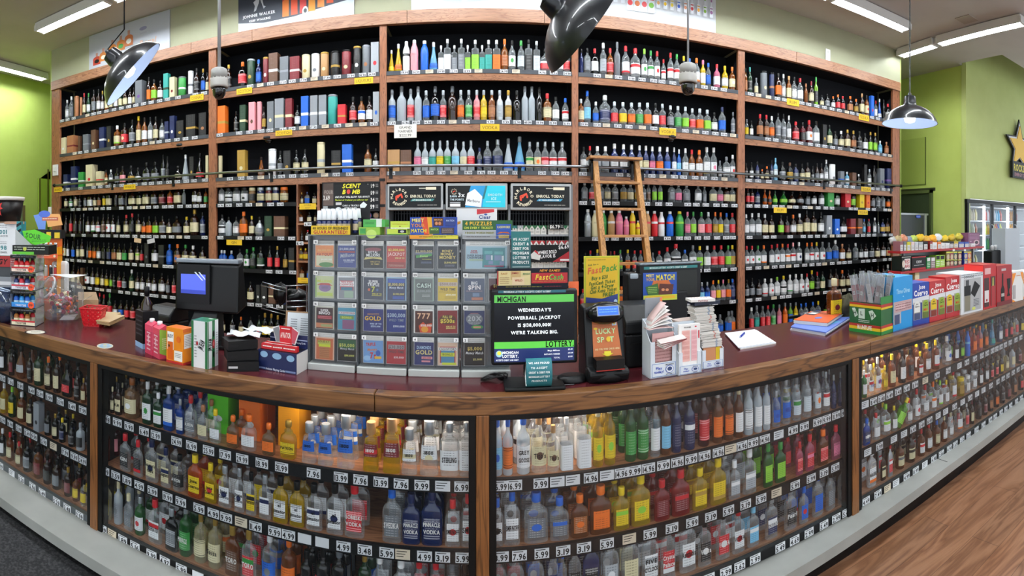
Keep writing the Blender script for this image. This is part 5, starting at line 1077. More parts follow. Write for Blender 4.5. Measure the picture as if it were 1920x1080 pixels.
panel('payment_notice', 'tall teal notice lettered WE ACCEPT CREDIT & DEBIT right of the dispenser', 'notice', 958.5, 434, 995, 503, YD-.06, [('p', [(.1, .8), (1, .3), (1, 1), (0, 1), (0, .2)], '24585E')]+[('t', s, .5, .21+.125*i, .075, .84, 'EEF2F0') for i, s in enumerate(('WE ACCEPT', 'CREDIT &', 'DEBIT FOR', 'MICHIGAN', 'LOTTERY', 'PRODUCTS'))]+[('r', .06, .955, .94, .97, 'C8D8D4')], '1F7070')
# ================================================================ things on the counter
def at(x, off, z=None):
    X = cxp(x, off); return Vector((X, cY(X)+off, ZT if z is None else z))
def hgt(x, off, ytop, z0=None):
    """height above the worktop of pixel row ytop at column x, off behind the front line"""
    p = at(x, off); return EYE+(CY-ytop)/F*sqrt(p.x**2+p.y**2)-ZT
# --- snack bottle and drink cartons
o, dm = boxthing('black_gift_carton', 'narrow black carton with a bottle, on a light blue base, standing by the cartons', 'carton', (254, 647), (268, 655), (284, 645), 585, '15161A', front=[('r', 0, .86, 1, 1, '8FB4D8'), ('l', .1, .1, .9, .7, 5, '3A3C44')], right=[('r', 0, .86, 1, 1, '8FB4D8')], partname='carton')
b = MB(); b.lathe([(.026, 0), (.028, .03), (.025, .06), (.011, .085), (.010, .10)], 16); b = b.build('bottle_neck', glassy('2A1309', .5, .62), o, (dm[0]/2, dm[1]/2, dm[2]-.03)); MB().lathe([(.013, .095), (.013, .135), (.011, .137)], 12).build('bottle_cap', plain('1A1B1E', .4), b)
for nm, L, C, R_, yt, c1, c2, cc, lb in (('a', (272, 660), (285, 667), (297, 660), 612, 'C83A5A', 'D86A84', 'E04A6A', 'slim pink juice carton with white screw cap, behind its green-sided twin'), ('b', (285, 666), (299, 674), (313, 666), 618, 'C8405A', '8CB848', 'D84A60', 'slim pink and green juice carton with white screw cap')):
    o, dm = boxthing('drink_carton', lb, 'carton', L, C, R_, yt, c1, front=[('r', 0, 0, 1, .2, cc), ('t', 'vodka', .5, .5, .1, .7, 'F4DCE0', 0, 1.57), ('l', .3, .2, .8, .9, 5, 'F0C8D0')], right=[('p', [(0, 0), (1, .1), (1, 1), (0, .8)], c2), ('l', .2, .3, .8, .7, 6, 'F4F0D8')], group='slim drink cartons')
    m = MB(); m.prism([(0, 0), (dm[0], 0), (dm[0]*.5, 0)], 0) if 0 else None
    q = PB(); W, Dq, H = dm; q.add([(0, 0, 0), (W, 0, 0), (W, Dq, 0), (0, Dq, 0), (0, Dq/2, .016), (W, Dq/2, .016)], [(0, 1, 5, 4), (2, 3, 4, 5), (0, 4, 3), (1, 2, 5)], q.c(c1)); q.done('gable_top', o, (0, 0, H))
    MB().lathe([(.011, 0), (.011, .014), (.009, .015)], 14).build('screw_cap', plain('F0F0F0', .4), o, (W*.4, Dq*.4, H+.01))
boxthing('orange_carton', 'orange and white drinks carton with a red foot', 'carton', (312, 678), (343, 686), (361, 680), 618, 'E88A1C', front=[('r', 0, .93, 1, 1, 'B82A2A'), ('r', .07, .12, .45, .62, 'F4F4F0'), ('t', 'BUOY', .26, .24, .1, .34, '202020'), ('r', .1, .4, .42, .9, 'D86018'), ('e', .18, .52, .05, .04, '5A3418'), ('r', .5, .62, .98, .9, 'F0EEE8'), ('e', .75, .3, .12, .09, 'E06A20'), ('l', .55, .68, .9, .82, 3, '8A8A8A')],
    right=[('r', 0, .93, 1, 1, 'B82A2A'), ('r', 0, 0, 1, .1, 'D86A20'), ('r', .1, .15, .9, .55, 'ECEAE4'), ('l', .15, .18, .85, .5, 7, '9A9A98')], top=[('r', .1, .1, .9, .9, 'E0701C')], rough=.35)
jb = [('r', 0, 0, .14, 1, '1E6A3A'), ('r', .86, 0, 1, 1, '1E6A3A'), ('t', 'JIM BEAM', .62, .5, .14, .5, '1A1A1A', 0, 1.2), ('e', .36, .48, .07, .05, 'A82A30'), ('l', .2, .3, .34, .8, 8, '8A8A8A')]
boxthing('bourbon_gift_box', 'tall white and green gift box with red seals, the biggest box left of the printers', 'gift box', (359, 687), (389, 693), (430, 688), 604, 'E2E4E6', front=jb, right=[('t', 'JIM BEAM', .2, .5, .15, .62, '1A1A1A', 0, 1.45), ('r', .42, 0, .66, 1, '1E6A3A'), ('e', .54, .28, .09, .07, '202A24'), ('e', .54, .5, .13, .1, 'A02A30'), ('e', .54, .5, .07, .05, 'C86A6A'), ('e', .54, .72, .09, .07, '202A24'), ('l', .74, .25, .9, .75, 10, '9A9A9A'), ('r', .0, .0, .06, 1, '1E6A3A')], top=[('r', .0, .0, 1, 1, '1E6A3A'), ('r', .55, .1, .8, .3, 'E0E0E0')], rough=.35)
# black boxes stacked
for i, (lb, z0) in enumerate((('flat black box with a white slip, lowest of three by the big gift box', 0), ('flat black box, middle one of three stacked by the big gift box', .037), ('flat black box, top one of three stacked under the white papers', .074))):
    p = at(455-3*i, .12+.012*i); q = PB(); q.bx((-.06, -.045, 0), (.06, .045, .035), '101012'); q.bx((-.055, -.0455, .012+.0), (-.02, -.045, .02), 'B8B8B8' if i == 0 else '1C1C1E'); o = q.done('flat_box', None, (p.x, p.y, ZT+z0), bevel=.003); o.rotation_euler = (0, 0, .5+.15*i); tag(o, lb, 'box', 'black boxes stacked on the counter')
for i, (x, y, w, h, r, lb) in enumerate(((-.01, .04, .13, .09, .3, 'crumpled white paper lying on the black boxes'), (.03, .11, .14, .08, -.2, 'white paper sheet lying behind the black boxes'))):
    p = at(455, .14); vs = []; n = 7; fs = []
    for a in range(n):
        for b_ in range(n): vs.append(((a/(n-1)-.5)*w, (b_/(n-1)-.5)*h, .006*sin(a*1.9+b_*1.3+i)+.01))
    for a in range(n-1):
        for b_ in range(n-1): fs.append((a*n+b_, (a+1)*n+b_, (a+1)*n+b_+1, a*n+b_+1))
    o = MB().add(vs, fs, 0, None, True).build('loose_paper', plain('DDE0E4', .6), None, (p.x+x, p.y+y, ZT+.112+.006*i)); o.rotation_euler = (0, 0, r); o.modifiers.new('s', 'SOLIDIFY').thickness = .0008; tag(o, lb, 'paper')
# receipt printer, left
def printer(name, lb, x, off, w, d, h, rz, lid=True):
    t = thing(name, lb, 'printer', at(x, off), rz)
    MB().box((-w/2, -d/2, 0), (w/2, d/2, h*.55)).build('printer_body', plain('17181A', .4), t, bevel=.008)
    m = MB(); m.prism([(-d/2, 0), (d/2, 0), (d/2, h*.45), (-d*.2, h*.45), (-d/2, h*.2)], w, 0, Matrix.Translation((-w/2, 0, h*.55)) @ Matrix(((0, 0, 1, 0), (1, 0, 0, 0), (0, 1, 0, 0), (0, 0, 0, 1)))); m.build('printer_lid', plain('222426', .35), t, bevel=.008)
    MB().box((-w*.38, -d/2-.002, h*.38), (w*.38, -d/2+.002, h*.41)).build('paper_slot', plain('050506', .5), t)
    return t
printer('receipt_printer', 'dark grey receipt printer beside the blue-screen register', 315, .42, .155, .14, .155, -.15)
# register monitor on its stand
def tilted(name, x, off, z, w, h, th, rz, tilt, parent=None): pass
t = thing('cash_register', 'black cash register monitor with a small blue customer screen', 'cash register', at(390, .40), .12)
d0 = t.location.length; H1 = hgt(390, .40, 488)
MB().box((-.10, -.09, 0), (.13, .1, .02)).build('stand_base', plain('131416', .4), t, bevel=.006)
m = MB(); m.add([(-.1, -.08, .02), (.06, -.08, .02), (.06, .06, .02), (-.1, .06, .02), (-.06, -.0, .17), (.05, -.0, .17), (.05, .06, .17), (-.06, .06, .17)], [(0, 3, 2, 1), (4, 5, 6, 7), (0, 1, 5, 4), (1, 2, 6, 5), (2, 3, 7, 6), (3, 0, 4, 7)]); m.build('stand_neck', plain('26282C', .5), t, bevel=.005)
m = MB(); m.prism([(0, 0), (.012, .22), (.08, .24), (.12, .02)], .32, 0, Matrix.Translation((-.16, -.03, .15)) @ Matrix(((0, 0, 1, 0), (1, 0, 0, 0), (0, 1, 0, 0), (0, 0, 0, 1)))); mo = m.build('monitor_body', plain('101214', .35), t, bevel=.01)
m = MB(); m.box((-.158, -.022, .375), (.158, .03, .395)); m.build('monitor_top_edge', plain('7E868E', .35, .4), t, bevel=.005)
q = PB(); q.bx((-.135, -.04, .19), (.025, -.022, .37), '17191D'); q.bx((-.12, -.042, .235), (.005, -.04, .325), 'E5A6AE8'[:0] or 'E4A5CE0'); q.face(FM((-.0575, -.042, .28)), .125, .09, [('p', [(.55, -.12), (.62, -.12), (.92, .3), (.86, .3)], 'E8F4FF'), ('p', [(.72, -.12), (.78, -.12), (1.0, .2), (1.0, .28)], 'E8F4FF'), ('r', 0, .8, 1, 1, 'E2A3A9A')]); q.done('customer_screen', t, bevel=0)  # pale slanted bars paint the reflection of ceiling tubes onto the screen
# papers, clipboard, wire rack, playing cards
t = thing('clipboard', 'brown clipboard with printed sheet leaning against the ticket dispenser', 'clipboard', (at(556, .27)), 0); H = hgt(556, .27, 585)
q = PB(); q.bx((-.058, 0, 0), (.058, .004, H), '8A6A4A'); o = q.done('board', t, bevel=.002); q = PB(); q.bx((-.048, -.002, .004), (.058, -.0005, H-.006), 'D4DADF'); q.face(FM((.005, -.002, H/2)), .1, H*.9, [('l', .12, .1, .4, .6, 10, '6A7076'), ('l', .55, .08, .9, .5, 9, '6A7076')]); q.done('printed_sheet', t)
t.rotation_euler = (-.15, 0, 0)
t = thing('wire_rack', 'chrome wire rack with black bags hanging behind the clipboard', 'wire rack', at(545, .50), 0); ch = plain('B8BCC0', .2, .9)
def rel(x, y, off=.5): p = P(x, y, cY(0)+off); return p-Vector((t.location.x, t.location.y, ZT))+Vector((0, 0, 0))
m = MB()
for y in (536, 565, 576): m.tube([rel(537, y), rel(585, y-2)], .003, 6)
for x in (537, 575, 585): m.tube([rel(x, 536), rel(x, 580), rel(x, 640)], .003, 6)
m.build('wire_frame', ch, t)
for y0_ in (533, 576): MB().tube([rel(537, y0_+8), rel(510, y0_+1), rel(492, y0_-4), rel(490, y0_+2), rel(512, y0_+8), rel(535, y0_+14)], .0028, 6).build('wire_arm', ch, t)
def lump(name, lb, cat, c, r, mat, seed=1, parent=None, n=14):
    rr = random.Random(seed); vs = []; fs = []
    ph = [rr.uniform(0, 6) for _ in range(6)]
    for i in range(n+1):
        th = pi*i/n
        for j in range(n*2):
            a = pi*j/n; k = 1+.16*sin(3*a+ph[0]+th*2)+.10*sin(5*th+ph[1]+a*2)+.07*sin(7*a+ph[2]); vs.append((r[0]*k*sin(th)*cos(a), r[1]*k*sin(th)*sin(a), r[2]*k*cos(th)))
    N = n*2
    for i in range(n):
        for j in range(N): fs.append((i*N+j, (i+1)*N+j, (i+1)*N+(j+1) % N, i*N+(j+1) % N))
    o = MB().add(vs, fs, 0, None, True).build(name, mat, parent, c)
    if parent is None: tag(o, lb, cat)
    return o
p = P(527, 551, cY(0)+.53); lump('black_bag', 'crumpled black plastic bag hanging at the tip of the wire rack', 'bag', p, (.035, .02, .045), plain('0A0A0C', .35), 3)
p = P(558, 558, cY(0)+.56); lump('black_bag', 'crumpled black plastic bag inside the wire rack', 'bag', p, (.06, .03, .035), plain('0E0F12', .35), 5)
o, dm = boxthing('playing_card_box', 'navy counter box of playing cards with red card packs inside', 'display box', (484, 691), (556, 703), (578, 691), 665, '14204E', front=[('e', .16, .2, .1, .16, '8AB0D0'), ('e', .5, .22, .12, .16, '8AB0D0'), ('e', .85, .24, .1, .16, '8AB0D0'), ('r', 0, .86, .2, .95, '7A8AB0'), ('r', .72, .86, .98, .95, '7A8AB0'), ('t', 'Aviator Playing Cards', .46, .9, .11, .5, 'E0E4F0')], right=[('r', 0, 0, 1, 1, 'D8D8D4')], top=[('r', .03, .06, .97, .94, '0A0C1A')])
W, Dq, H = dm
q = PB(); q.bx((0, Dq-.002, H), (W, Dq, H+.05), '14204E'); q.face(FM((W/2, Dq-.002, H+.025)), W, .05, [('r', 0, .35, 1, .42, 'A8B4D0'), ('t', 'Aviator Playing Cards', .75, .6, .14, .4, 'D8DCE8')]); q.done('header_flap', o)
q = PB(); q.face(FM((W*.5, Dq*.75, H+.05)), .12, .07, [('p', [(.0, .15), (.25, 0), (.4, .95), (.15, 1)], 'E4E4E4'), ('p', [(.03, .2), (.24, .05), (.36, .9), (.16, .95)], '7A8084'), ('p', [(.75, .0), (1.0, .25), (.85, 1), (.62, .9)], 'E4E4E4'), ('p', [(.74, .06), (.96, .28), (.82, .94), (.64, .86)], 'C05060'), ('r', .28, 0, .72, .95, 'C01E28'), ('t', 'AVIATOR', .5, .5, .3, .38, 'F0E8E0'), ('r', .34, .12, .66, .17, 'F0E8E0')]); q.bx((W*.5-.028, Dq*.75, H+.015), (W*.5+.028, Dq*.75+.002, H+.083), 'A81820'); q.done('card_emblem', o)
for i in range(5):
    q = PB(); q.bx((-.031, -.01, 0), (.031, .01, .02), 'C41E26'); q.face(FM((0, 0, .02), (1, 0, 0), (0, 1, 0)), .062, .02, [('r', .1, .2, .9, .5, 'F0E8E0')]); q.face(FM((0, -.01, .01)), .062, .02, [('l', .1, .2, .9, .8, 1, 'F4E8E0')])
    pp = Matrix.Rotation(o.rotation_euler[2], 4, 'Z') @ Vector((.035+(W-.075)*(i % 3)/2.0, Dq*(.3 if i < 3 else .62), H+.001)); k = q.done('card_pack', None, o.location+pp); k.rotation_euler = (0, 0, o.rotation_euler[2]+.12*(i % 2)); tag(k, f"red and white playing card pack, {od[i % 3]} in the {'front' if i < 3 else 'back'} row of the navy box", 'card pack', 'playing card packs')
# --- lottery customer monitor
t = thing('lottery_monitor', 'black customer monitor showing white jackpot message between green bands', 'monitor', at(1002, .19), 0)
def mon(x0, x1, y0, y1, Yp): a = P(x0, y1, Yp); b = P(x1, y0, Yp); return a, b
Ym = cY(.2)+.13; a, b = mon(921, 1083, 541, 686, Ym); W = b.x-a.x; H = b.z-a.z
c = Vector(((a.x+b.x)/2, Ym, (a.z+b.z)/2))-t.location
BZ = PB(); BZ.bx((-W/2, 0, -H/2), (W/2, .03, H/2), '1B1D21'); so = BZ.done('bezel', t, c, bevel=.008, rough=.4)
q = PB(); q.bx((-W*.465, -.002, -H*.45), (W*.455, -.0005, H*.43), '161E2A')
q.face(FM((-W*.005, -.002, -H*.01)), W*.92, H*.88, [('r', 0, 0, 1, .115, 'E4CA044'), ('t', 'MICHIGAN', .215, .06, .085, .36, '0C1416'), ('r', 0, .70, 1, .80, 'E52B03E'), ('t', 'LOTTERY.', .82, .745, .09, .36, '0C1416'), ('r', 0, .80, 1, 1, 'E1A2858'),
    ('t', "WEDNESDAY'S", .5, .225, .05, .42, 'EE8F0F4'), ('t', 'POWERBALL JACKPOT', .5, .34, .05, .66, 'EE8F0F4'), ('t', 'IS $138,000,000!', .5, .45, .05, .48, 'EE8F0F4'), ('t', "WE'RE TALKING BIG.", .5, .56, .05, .62, 'EE8F0F4'),
    ('e', .06, .875, .042, .05, 'E8CB8C0'), ('e', .06, .865, .025, .03, 'ED0C840'), ('t', 'MICHIGAN', .2, .855, .036, .2, 'EF0F4F8'), ('t', 'LOTTERY.', .2, .91, .045, .2, 'EF0F4F8'), ('t', 'ACCEPTS CREDIT AND DEBIT', .16, .968, .025, .28, 'EE0E4E8'), ('t', 'Mega Millions', .74, .84, .022, .16, 'EE0E4E8'), ('t', 'INSTANTS WINNER', .72, .895, .022, .2, 'EE0E4E8'), ('t', 'TOTAL', .78, .95, .022, .08, 'EE0E4E8'), ('t', '$2.00', .95, .83, .022, .06, 'EE0E4E8'), ('t', '-$4.00', .95, .885, .022, .07, 'EE0E4E8'), ('t', '$1.00', .95, .94, .022, .06, 'EE0E4E8')])
q.done('screen', so, rough=.15)
q = PB(); q.bx((-W*.42, -.001, H*.455), (W*.36, -.0003, H*.49), '2A6A7A'); q.face(FM((-W*.03, -.001, H*.4725)), W*.78, H*.035, [('t', 'MICHIGAN LOTTERY ACCEPTS CREDIT & DEBIT', .43, .5, .7, .7, 'E8F0EC')]); q.done('payment_sticker', so)
MB().box((c.x-.03, .02, .0), (c.x+.03, .05, c.z)).build('stand_neck', plain('15171A', .4), t, bevel=.004)
p0 = at(1005, .045)-t.location; MB().box((p0.x-.105, p0.y-.01, 0), (p0.x+.1, p0.y+.12, .014)).build('stand_foot', plain('15171A', .4), t, bevel=.005)
t.rotation_euler = (0, 0, .0)
panel('game_sign', 'navy counter sign with a red panel reading NEW GAMES above the jackpot monitor', 'sign', 932, 503, 1065, 542, Ym+.02, [('r', .01, .12, .47, .82, 'D8C890'), ('r', .0, .12, .02, .8, '9A2A28'), ('r', .19, .12, .33, .55, 'C8A870'), ('r', .21, .42, .38, .8, 'E0C8A0'), ('t', 'FAST', .1, .25, .09, .12, 'A86A20'), ('t', 'JUMBO', .25, .22, .08, .1, 'A03030'), ('t', 'BINGO', .41, .26, .08, .1, '4A7A4A'), ('t', 'WILD', .3, .57, .1, .12, 'B04838'), ('l', .04, .4, .17, .75, 4, 'A88860'), ('r', .48, .22, .99, .72, 'B01E26'), ('t', 'NEW GAMES!', .74, .11, .11, .3, 'E89A30', .2), ('t', 'FastCash', .73, .42, .26, .4, 'E8C83A', .2), ('t', 'Cash', .825, .42, .24, .2, '4A9A40', .2), ('l', .5, .6, .96, .65, 1, 'C89A40'), ('l', .12, .86, .62, .9, 1, 'C8C040'), ('l', .66, .85, .9, .9, 1, 'A02A30')], '10162E')
q = PB(); p = P(1076, 539, Ym+.06); q.bx((-.02, 0, -.03), (.018, .002, .022), 'F4703A'); o = q.done('orange_tag', None, p); tag(o, 'bright orange card sticking out beside the lottery monitor', 'card')
# curled teal card
pc = at(1009, .035); t = thing('curled_card', 'curled teal card lettered WE ARE PROUD TO ACCEPT CREDIT & DEBIT', 'card', (pc.x, pc.y, ZT+.0145), 0); H = hgt(1009, .035, 673)-.0145; vs = []; fs = []; n = 14
a = at(986, .035).x-pc.x; b = at(1034, .035).x-pc.x
for i in range(n+1):
    th = pi*(.5+1.0*i/n)  # bulges toward the viewer
    vs += [(a, .022*cos(th)*.9+.01, H/2+H/2*sin(th)*-1*-1 if 0 else H/2-H/2*sin(th-pi/1.0)*-1), (b, .022*cos(th)*.9+.01, H/2+H/2*sin(th))]
vs = []
for i in range(n+1):
    th = pi/2+pi*i/n; vs += [(a, .03*cos(th)+.012, H/2+H/2*sin(th)), (b, .03*cos(th)+.012, H/2+H/2*sin(th))]
for i in range(n): fs.append((2*i, 2*i+2, 2*i+3, 2*i+1))
m = PB(); m.add(vs, fs, m.c('24707A'), None, True); o = m.done('card_sheet', t)
q = PB(); bz = H; rows_ = ['WE ARE PROUD', 'TO ACCEPT', 'CREDIT & DEBIT FOR', 'MICHIGAN LOTTERY', 'PRODUCTS']
for i, s in enumerate(rows_):
    zz = H*(.88-.15*i); th = math.asin(max(-1, min(1, (zz-H/2)/(H/2)))); th = pi-th; y = .03*cos(th)+.012-.0008
    tl = atan2(-(H/2*cos(th)), .03*-sin(th)) ; v = Vector((0, -.03*sin(th), H/2*cos(th))); v = v if v.z > 0 else -v; v.normalize()
    q.text(s, FM(((a+b)/2, y, zz), (1, 0, 0), v, .0006), H*.07, q.c('EEF4F2'), width=(b-a)*.82, bold=1)
q.done('lettering', o)
o2 = MB().tube([(a, -.012, H*.1), (a-.002, .0, H*.5), (a, -.01, H*.9)], .0015, 6).build('card_edge', plain('E8ECEE', .5), t)
# cable coil and card reader pucks
t = thing('cable_coil', 'black cable coiled on the counter between dispenser and monitor', 'cable', at(930, .16)); m = MB(); pts = []
for i in range(60): an = i*.42; r = .03+.012*sin(i*.37); pts.append((r*1.3*cos(an), r*.6*sin(an), .006+.018*(1+sin(i*.8))/2))
m.tube(pts, .0028, 6); m.build('cord', plain('0B0B0D', .4), t)
t = thing('card_reader', 'low black puck-shaped reader at the monitor foot', 'reader', at(1072, .12)); MB().lathe([(.045, 0), (.047, .006), (.042, .02), (.03, .026)], 20, 0, None, 1.2, .8).build('reader_body', plain('121315', .35), t)
MB().tube([(-.05, -.01, .01), (-.075, .0, .016), (-.08, -.03, .006), (-.045, -.045, .004), (0, -.045, .003)], .002, 6).build('reader_cable', plain('3A3C3E', .4), t)
# --- ticket checker
t = thing('ticket_checker', 'black ticket checking machine with an orange faceplate and small blue display', 'ticket checker', at(1135, .12), .03); TCp = t.location
W = (at(1176, .08)-at(1094, .08)).length; Hc = hgt(1135, .12, 563); h = W/2
m = MB(); prof = [(-.075, 0), (-.09, .03), (-.085, .045), (-.04, .05), (-.035, .085), (.0, .235*Hc/.26), (.05, Hc-.02), (.07, Hc-.03), (.08, 0)]
m.prism([(y, z) for y, z in prof], W*.92, 0, Matrix.Translation((-W*.46, .03, 0)) @ Matrix(((0, 0, 1, 0), (1, 0, 0, 0), (0, 1, 0, 0), (0, 0, 0, 1)))); m.build('machine_body', plain('1C1F22', .4), t, bevel=.008)
m = MB(); m.lathe([(h*.98, 0), (h, .02), (h*.97, .04), (h*.9, .045)], 28, 0, None, 1, .62); m.build('front_tray', plain('17191C', .35), t, (0, -.01, 0))
fz0, fz1 = .072, .19*Hc/.26; fy0, fy1 = -.035+.03, .0+.03
vdir = Vector((0, fy1-fy0, fz1-fz0+.02)).normalized(); fh = .124*Hc/.26
q = PB(); q.face(FM((0.006, (fy0+fy1)/2-.008, (fz0+fz1)/2+.004), (1, 0, 0), vdir), W*.66, fh, [('p', [(.02, 0), (.9, 0), (1, 1), (0, 1)], 'C06A34'), ('l', .05, .05, .9, .2, 3, 'B05E2C'), ('r', .72, .02, .88, .17, 'B8C8D8'), ('e', .8, .09, .05, .05, 'D8C040'), ('t', 'LUCKY', .48, .3, .14, .72, 'BFE0A0'), ('t', 'SP  T', .46, .52, .14, .62, 'BFE0A0'), ('e', .56, .52, .08, .07, 'E8C020'), ('e', .12, .23, .07, .03, 'E8C020'), ('t', 'DID YOU WIN? CHECK HERE', .5, .77, .045, .86, 'E8D8A0'), ('p', [(.38, .83), (.62, .83), (.62, .89), (.7, .89), (.5, .98), (.3, .89), (.38, .89)], 'E8D828')]); q.done('faceplate', t)
m = MB(); MX = FM((0, -.0+.0, Hc-.045), (1, 0, 0), Vector((0, .35, .93)).normalized())
m.lathe([(h*.66, -.012), (h*.7, 0), (h*.62, .02), (h*.4, .032), (.001, .036)], 28, 0, MX @ Matrix.Translation((0, 0, 0)), 1.28, .74); m.build('display_hood', plain('15171B', .25), t)
q = PB(); q.face(FM((0, -.0, Hc-.045), (1, 0, 0), Vector((0, .35, .93)).normalized(), .0365), W*.46, .03, [('r', -.06, -.1, 1.06, 1.1, '8A9098'), ('r', 0, 0, 1, 1, 'E2A5CE0'), ('l', .05, .2, .95, .8, 2, 'E5A8AF0')]); q.done('lcd_screen', t)
q = PB(); q.bx((-W*.32, -.066, .05), (W*.32, -.02, .085), '050506'); q.bx((-W*.32, -.067, .047), (W*.32, -.066, .05), 'A82A20'); q.done('scan_slot', t)
panel('game_sign', 'tall yellow and blue sign with green slanted lettering standing above the ticket checker', 'sign', 1095, 480, 1161.5, 573, cY(.4)+.26, [('r', .02, .015, .98, .985, 'A8B020'), ('r', .05, .035, .95, .965, 'D8B01C'), ('p', [(.05, .82), (.5, .86), (.95, .77), (.95, .965), (.05, .965)], '2A3A7E'), ('t', 'Ask for a', .25, .17, .035, .3, '4A5A18', .2, .1), ('t', 'Fast', .28, .28, .13, .4, 'C8582A', .25, .12), ('t', 'Pack', .70, .24, .13, .46, '3E8A2A', .25, .12), ('t', 'Buy a $20', .43, .43, .075, .46, '2E6218', .2, .1), ('t', 'FastCash Ticket', .5, .53, .07, .74, '2E6218', .2, .1), ('t', 'Get a 4-Draw', .5, .61, .075, .66, '2E6218', .2, .1), ('t', 'Club Keno Ticket', .53, .69, .075, .76, '2E6218', .2, .1), ('t', 'FREE!', .68, .77, .08, .34, '2E6218', .2, .1), ('e', .88, .92, .05, .04, 'A8C0D8'), ('l', .1, .06, .6, .09, 1, '8A7A18')], 'C8C430')
t_ = printer('ticket_printer', 'big black ticket printer between the checker and white slip holders', 1197, .30, .17, .18, .235, .02)
# --- lottery terminal
Yt = cY(.9)+.46; a = P(1196, 566, Yt); b = P(1316, 490, Yt); W = b.x-a.x; H = b.z-a.z; c = Vector(((a.x+b.x)/2, Yt, (a.z+b.z)/2))
t = thing('lottery_terminal', 'black lottery terminal screen with a blue card taped to it', 'terminal', (c.x, Yt+.05, ZT), .06)
MB().box((-.06, -.06, 0), (.08, .08, c.z-H/2-ZT+.04)).build('terminal_stand', plain('17191C', .4), t, bevel=.008)
MB().box((-W/2, -.05, -H/2), (W/2, .0, H/2)).build('terminal_body', plain('1A1C20', .35), t, (0, 0, c.z-ZT), bevel=.012)
MB().box((-W*.5, -.056, H*.44), (W*.51, .01, H*.5)).build('terminal_top_edge', plain('6E7880', .35, .3), t, (0, 0, c.z-ZT), bevel=.006)
q = PB(); q.bx((-W*.05, -.052, -H*.38), (W*.42, -.05, H*.28), '24261F'); q.done('terminal_screen', t, (0, 0, c.z-ZT), rough=.12)
q = PB(); q.face(FM((0, -.0505, H*.37)), W*.86, H*.07, [('r', 0, 0, 1, 1, '2E8080'), ('t', 'MICHIGAN LOTTERY ACCEPTS CREDIT & DEBIT', .45, .5, .65, .7, 'D8E4E0')]); q.done('payment_sticker', t, (0, 0, c.z-ZT))
panel('game_card', 'blue square card lettered MEET YOUR MATCH taped on the lottery terminal', 'card', 1206, 511, 1269, 563, Yt-.012, [('p', [(.3, .28), (.75, .28), (.9, .6), (.2, .6)], 'C86A30'), ('t', 'MEET', .2, .1, .1, .24, 'E8D060'), ('t', 'YOUR', .21, .24, .1, .26, 'E8B050'), ('t', 'MATCH!', .66, .17, .2, .56, 'F0DC40'), ('p', [(.06, .5), (.42, .38), (.48, .8), (.16, .85)], '3A6A30'), ('l', .14, .5, .4, .75, 4, 'A8C860'), ('p', [(.48, .4), (.9, .44), (.84, .86), (.44, .82)], '5A2A20'), ('e', .58, .62, .05, .05, 'D89060'), ('e', .7, .63, .05, .05, 'D89060'), ('r', 0, .8, 1, 1, 'C8D040'), ('r', .06, .84, .94, .94, 'E8B828')], '2450A8')
q = PB(); p = P(1189, 545, Yt+.02); q.bx((-.04, -.03, -.1), (.03, .05, .08), '0E1012'); q.bx((-.03, -.035, .055), (.01, -.02, .08), '9AA4AE'); o = q.done('barcode_scanner', None, (p.x, p.y, ZT+.1+.16), bevel=.012); tag(o, 'black scanner head with silver lip left of the terminal screen', 'scanner')
q2 = MB(); q2.box((-.02, 0, -.17), (.02, .04, -.09)); q2.build('scanner_stand', plain('0E1012', .4), o)
MB().box((-.05, -.04, -.26), (.04, .06, -.165)).build('scanner_base', plain('121416', .4), o, bevel=.008)
# --- white slip holders
def slips(name, x, off, n, w, d, h0, lb, tilt=0., fan=0., col='D8D2CC'):
    for i in range(n): pass
def holder(x0, x1, ybot, yfront, ytop, off, label, rz):
    a = at(x0, off); b = at(x1, off); W = (b-a).length; d = (a.xy).length
    t = thing('slip_holder', label, 'slip holder', a, rz, 'white play slip holders'); zf = hgt((x0+x1)/2, off, yfront); zb = hgt((x0+x1)/2, off+.06, ytop)
    wp = plain('DCE4EC', .35); th = .0025; Dp = .065
    MB().box((0, Dp, 0), (W, Dp+th, zb)).build('back_panel', wp, t)
    for sx in (0, W-th):
        m = MB(); m.prism([(0, 0), (Dp, 0), (Dp, zb), (Dp*.55, zb*.93), (Dp*.5, zf*1.25), (0, zf)], th, 0, Matrix.Translation((sx, 0, 0)) @ Matrix(((0, 0, 1, 0), (1, 0, 0, 0), (0, 1, 0, 0), (0, 0, 0, 1)))); m.build('side_panel', wp, t)
    q = PB(); q.bx((0, 0, 0), (W, th, zf*.42), 'DCE4EC'); q.bx((0, 0, zf*.42), (W*.18, th, zf), 'DCE4EC'); q.bx((W*.82, 0, zf*.42), (W, th, zf), 'DCE4EC'); q.bx((0, 0, 0), (W, Dp, th), 'DCE4EC')
    q.face(FM((W/2, 0, zf*.21)), W*.88, zf*.36, [('r', 0, 0, 1, .03, '3A70B8'), ('r', 0, .97, 1, 1, '3A70B8'), ('r', 0, 0, .015, 1, '3A70B8'), ('r', .985, 0, 1, 1, '3A70B8'), ('t', 'Play', .3, .34, .2, .36, '2A4AB8'), ('t', 'today!', .3, .62, .2, .46, '2A4AB8'), ('e', .74, .5, .17, .3, '2A4AB8'), ('e', .74, .5, .15, .26, 'E4EAF0'), ('e', .74, .48, .1, .16, '3A4A78'), ('t', 'MICHIGAN', .74, .13, .1, .34, '202838'), ('t', 'LOTTERY', .74, .87, .1, .34, '202838')]); q.done('front_panel', t)
    return t, W, Dp, zf, zb
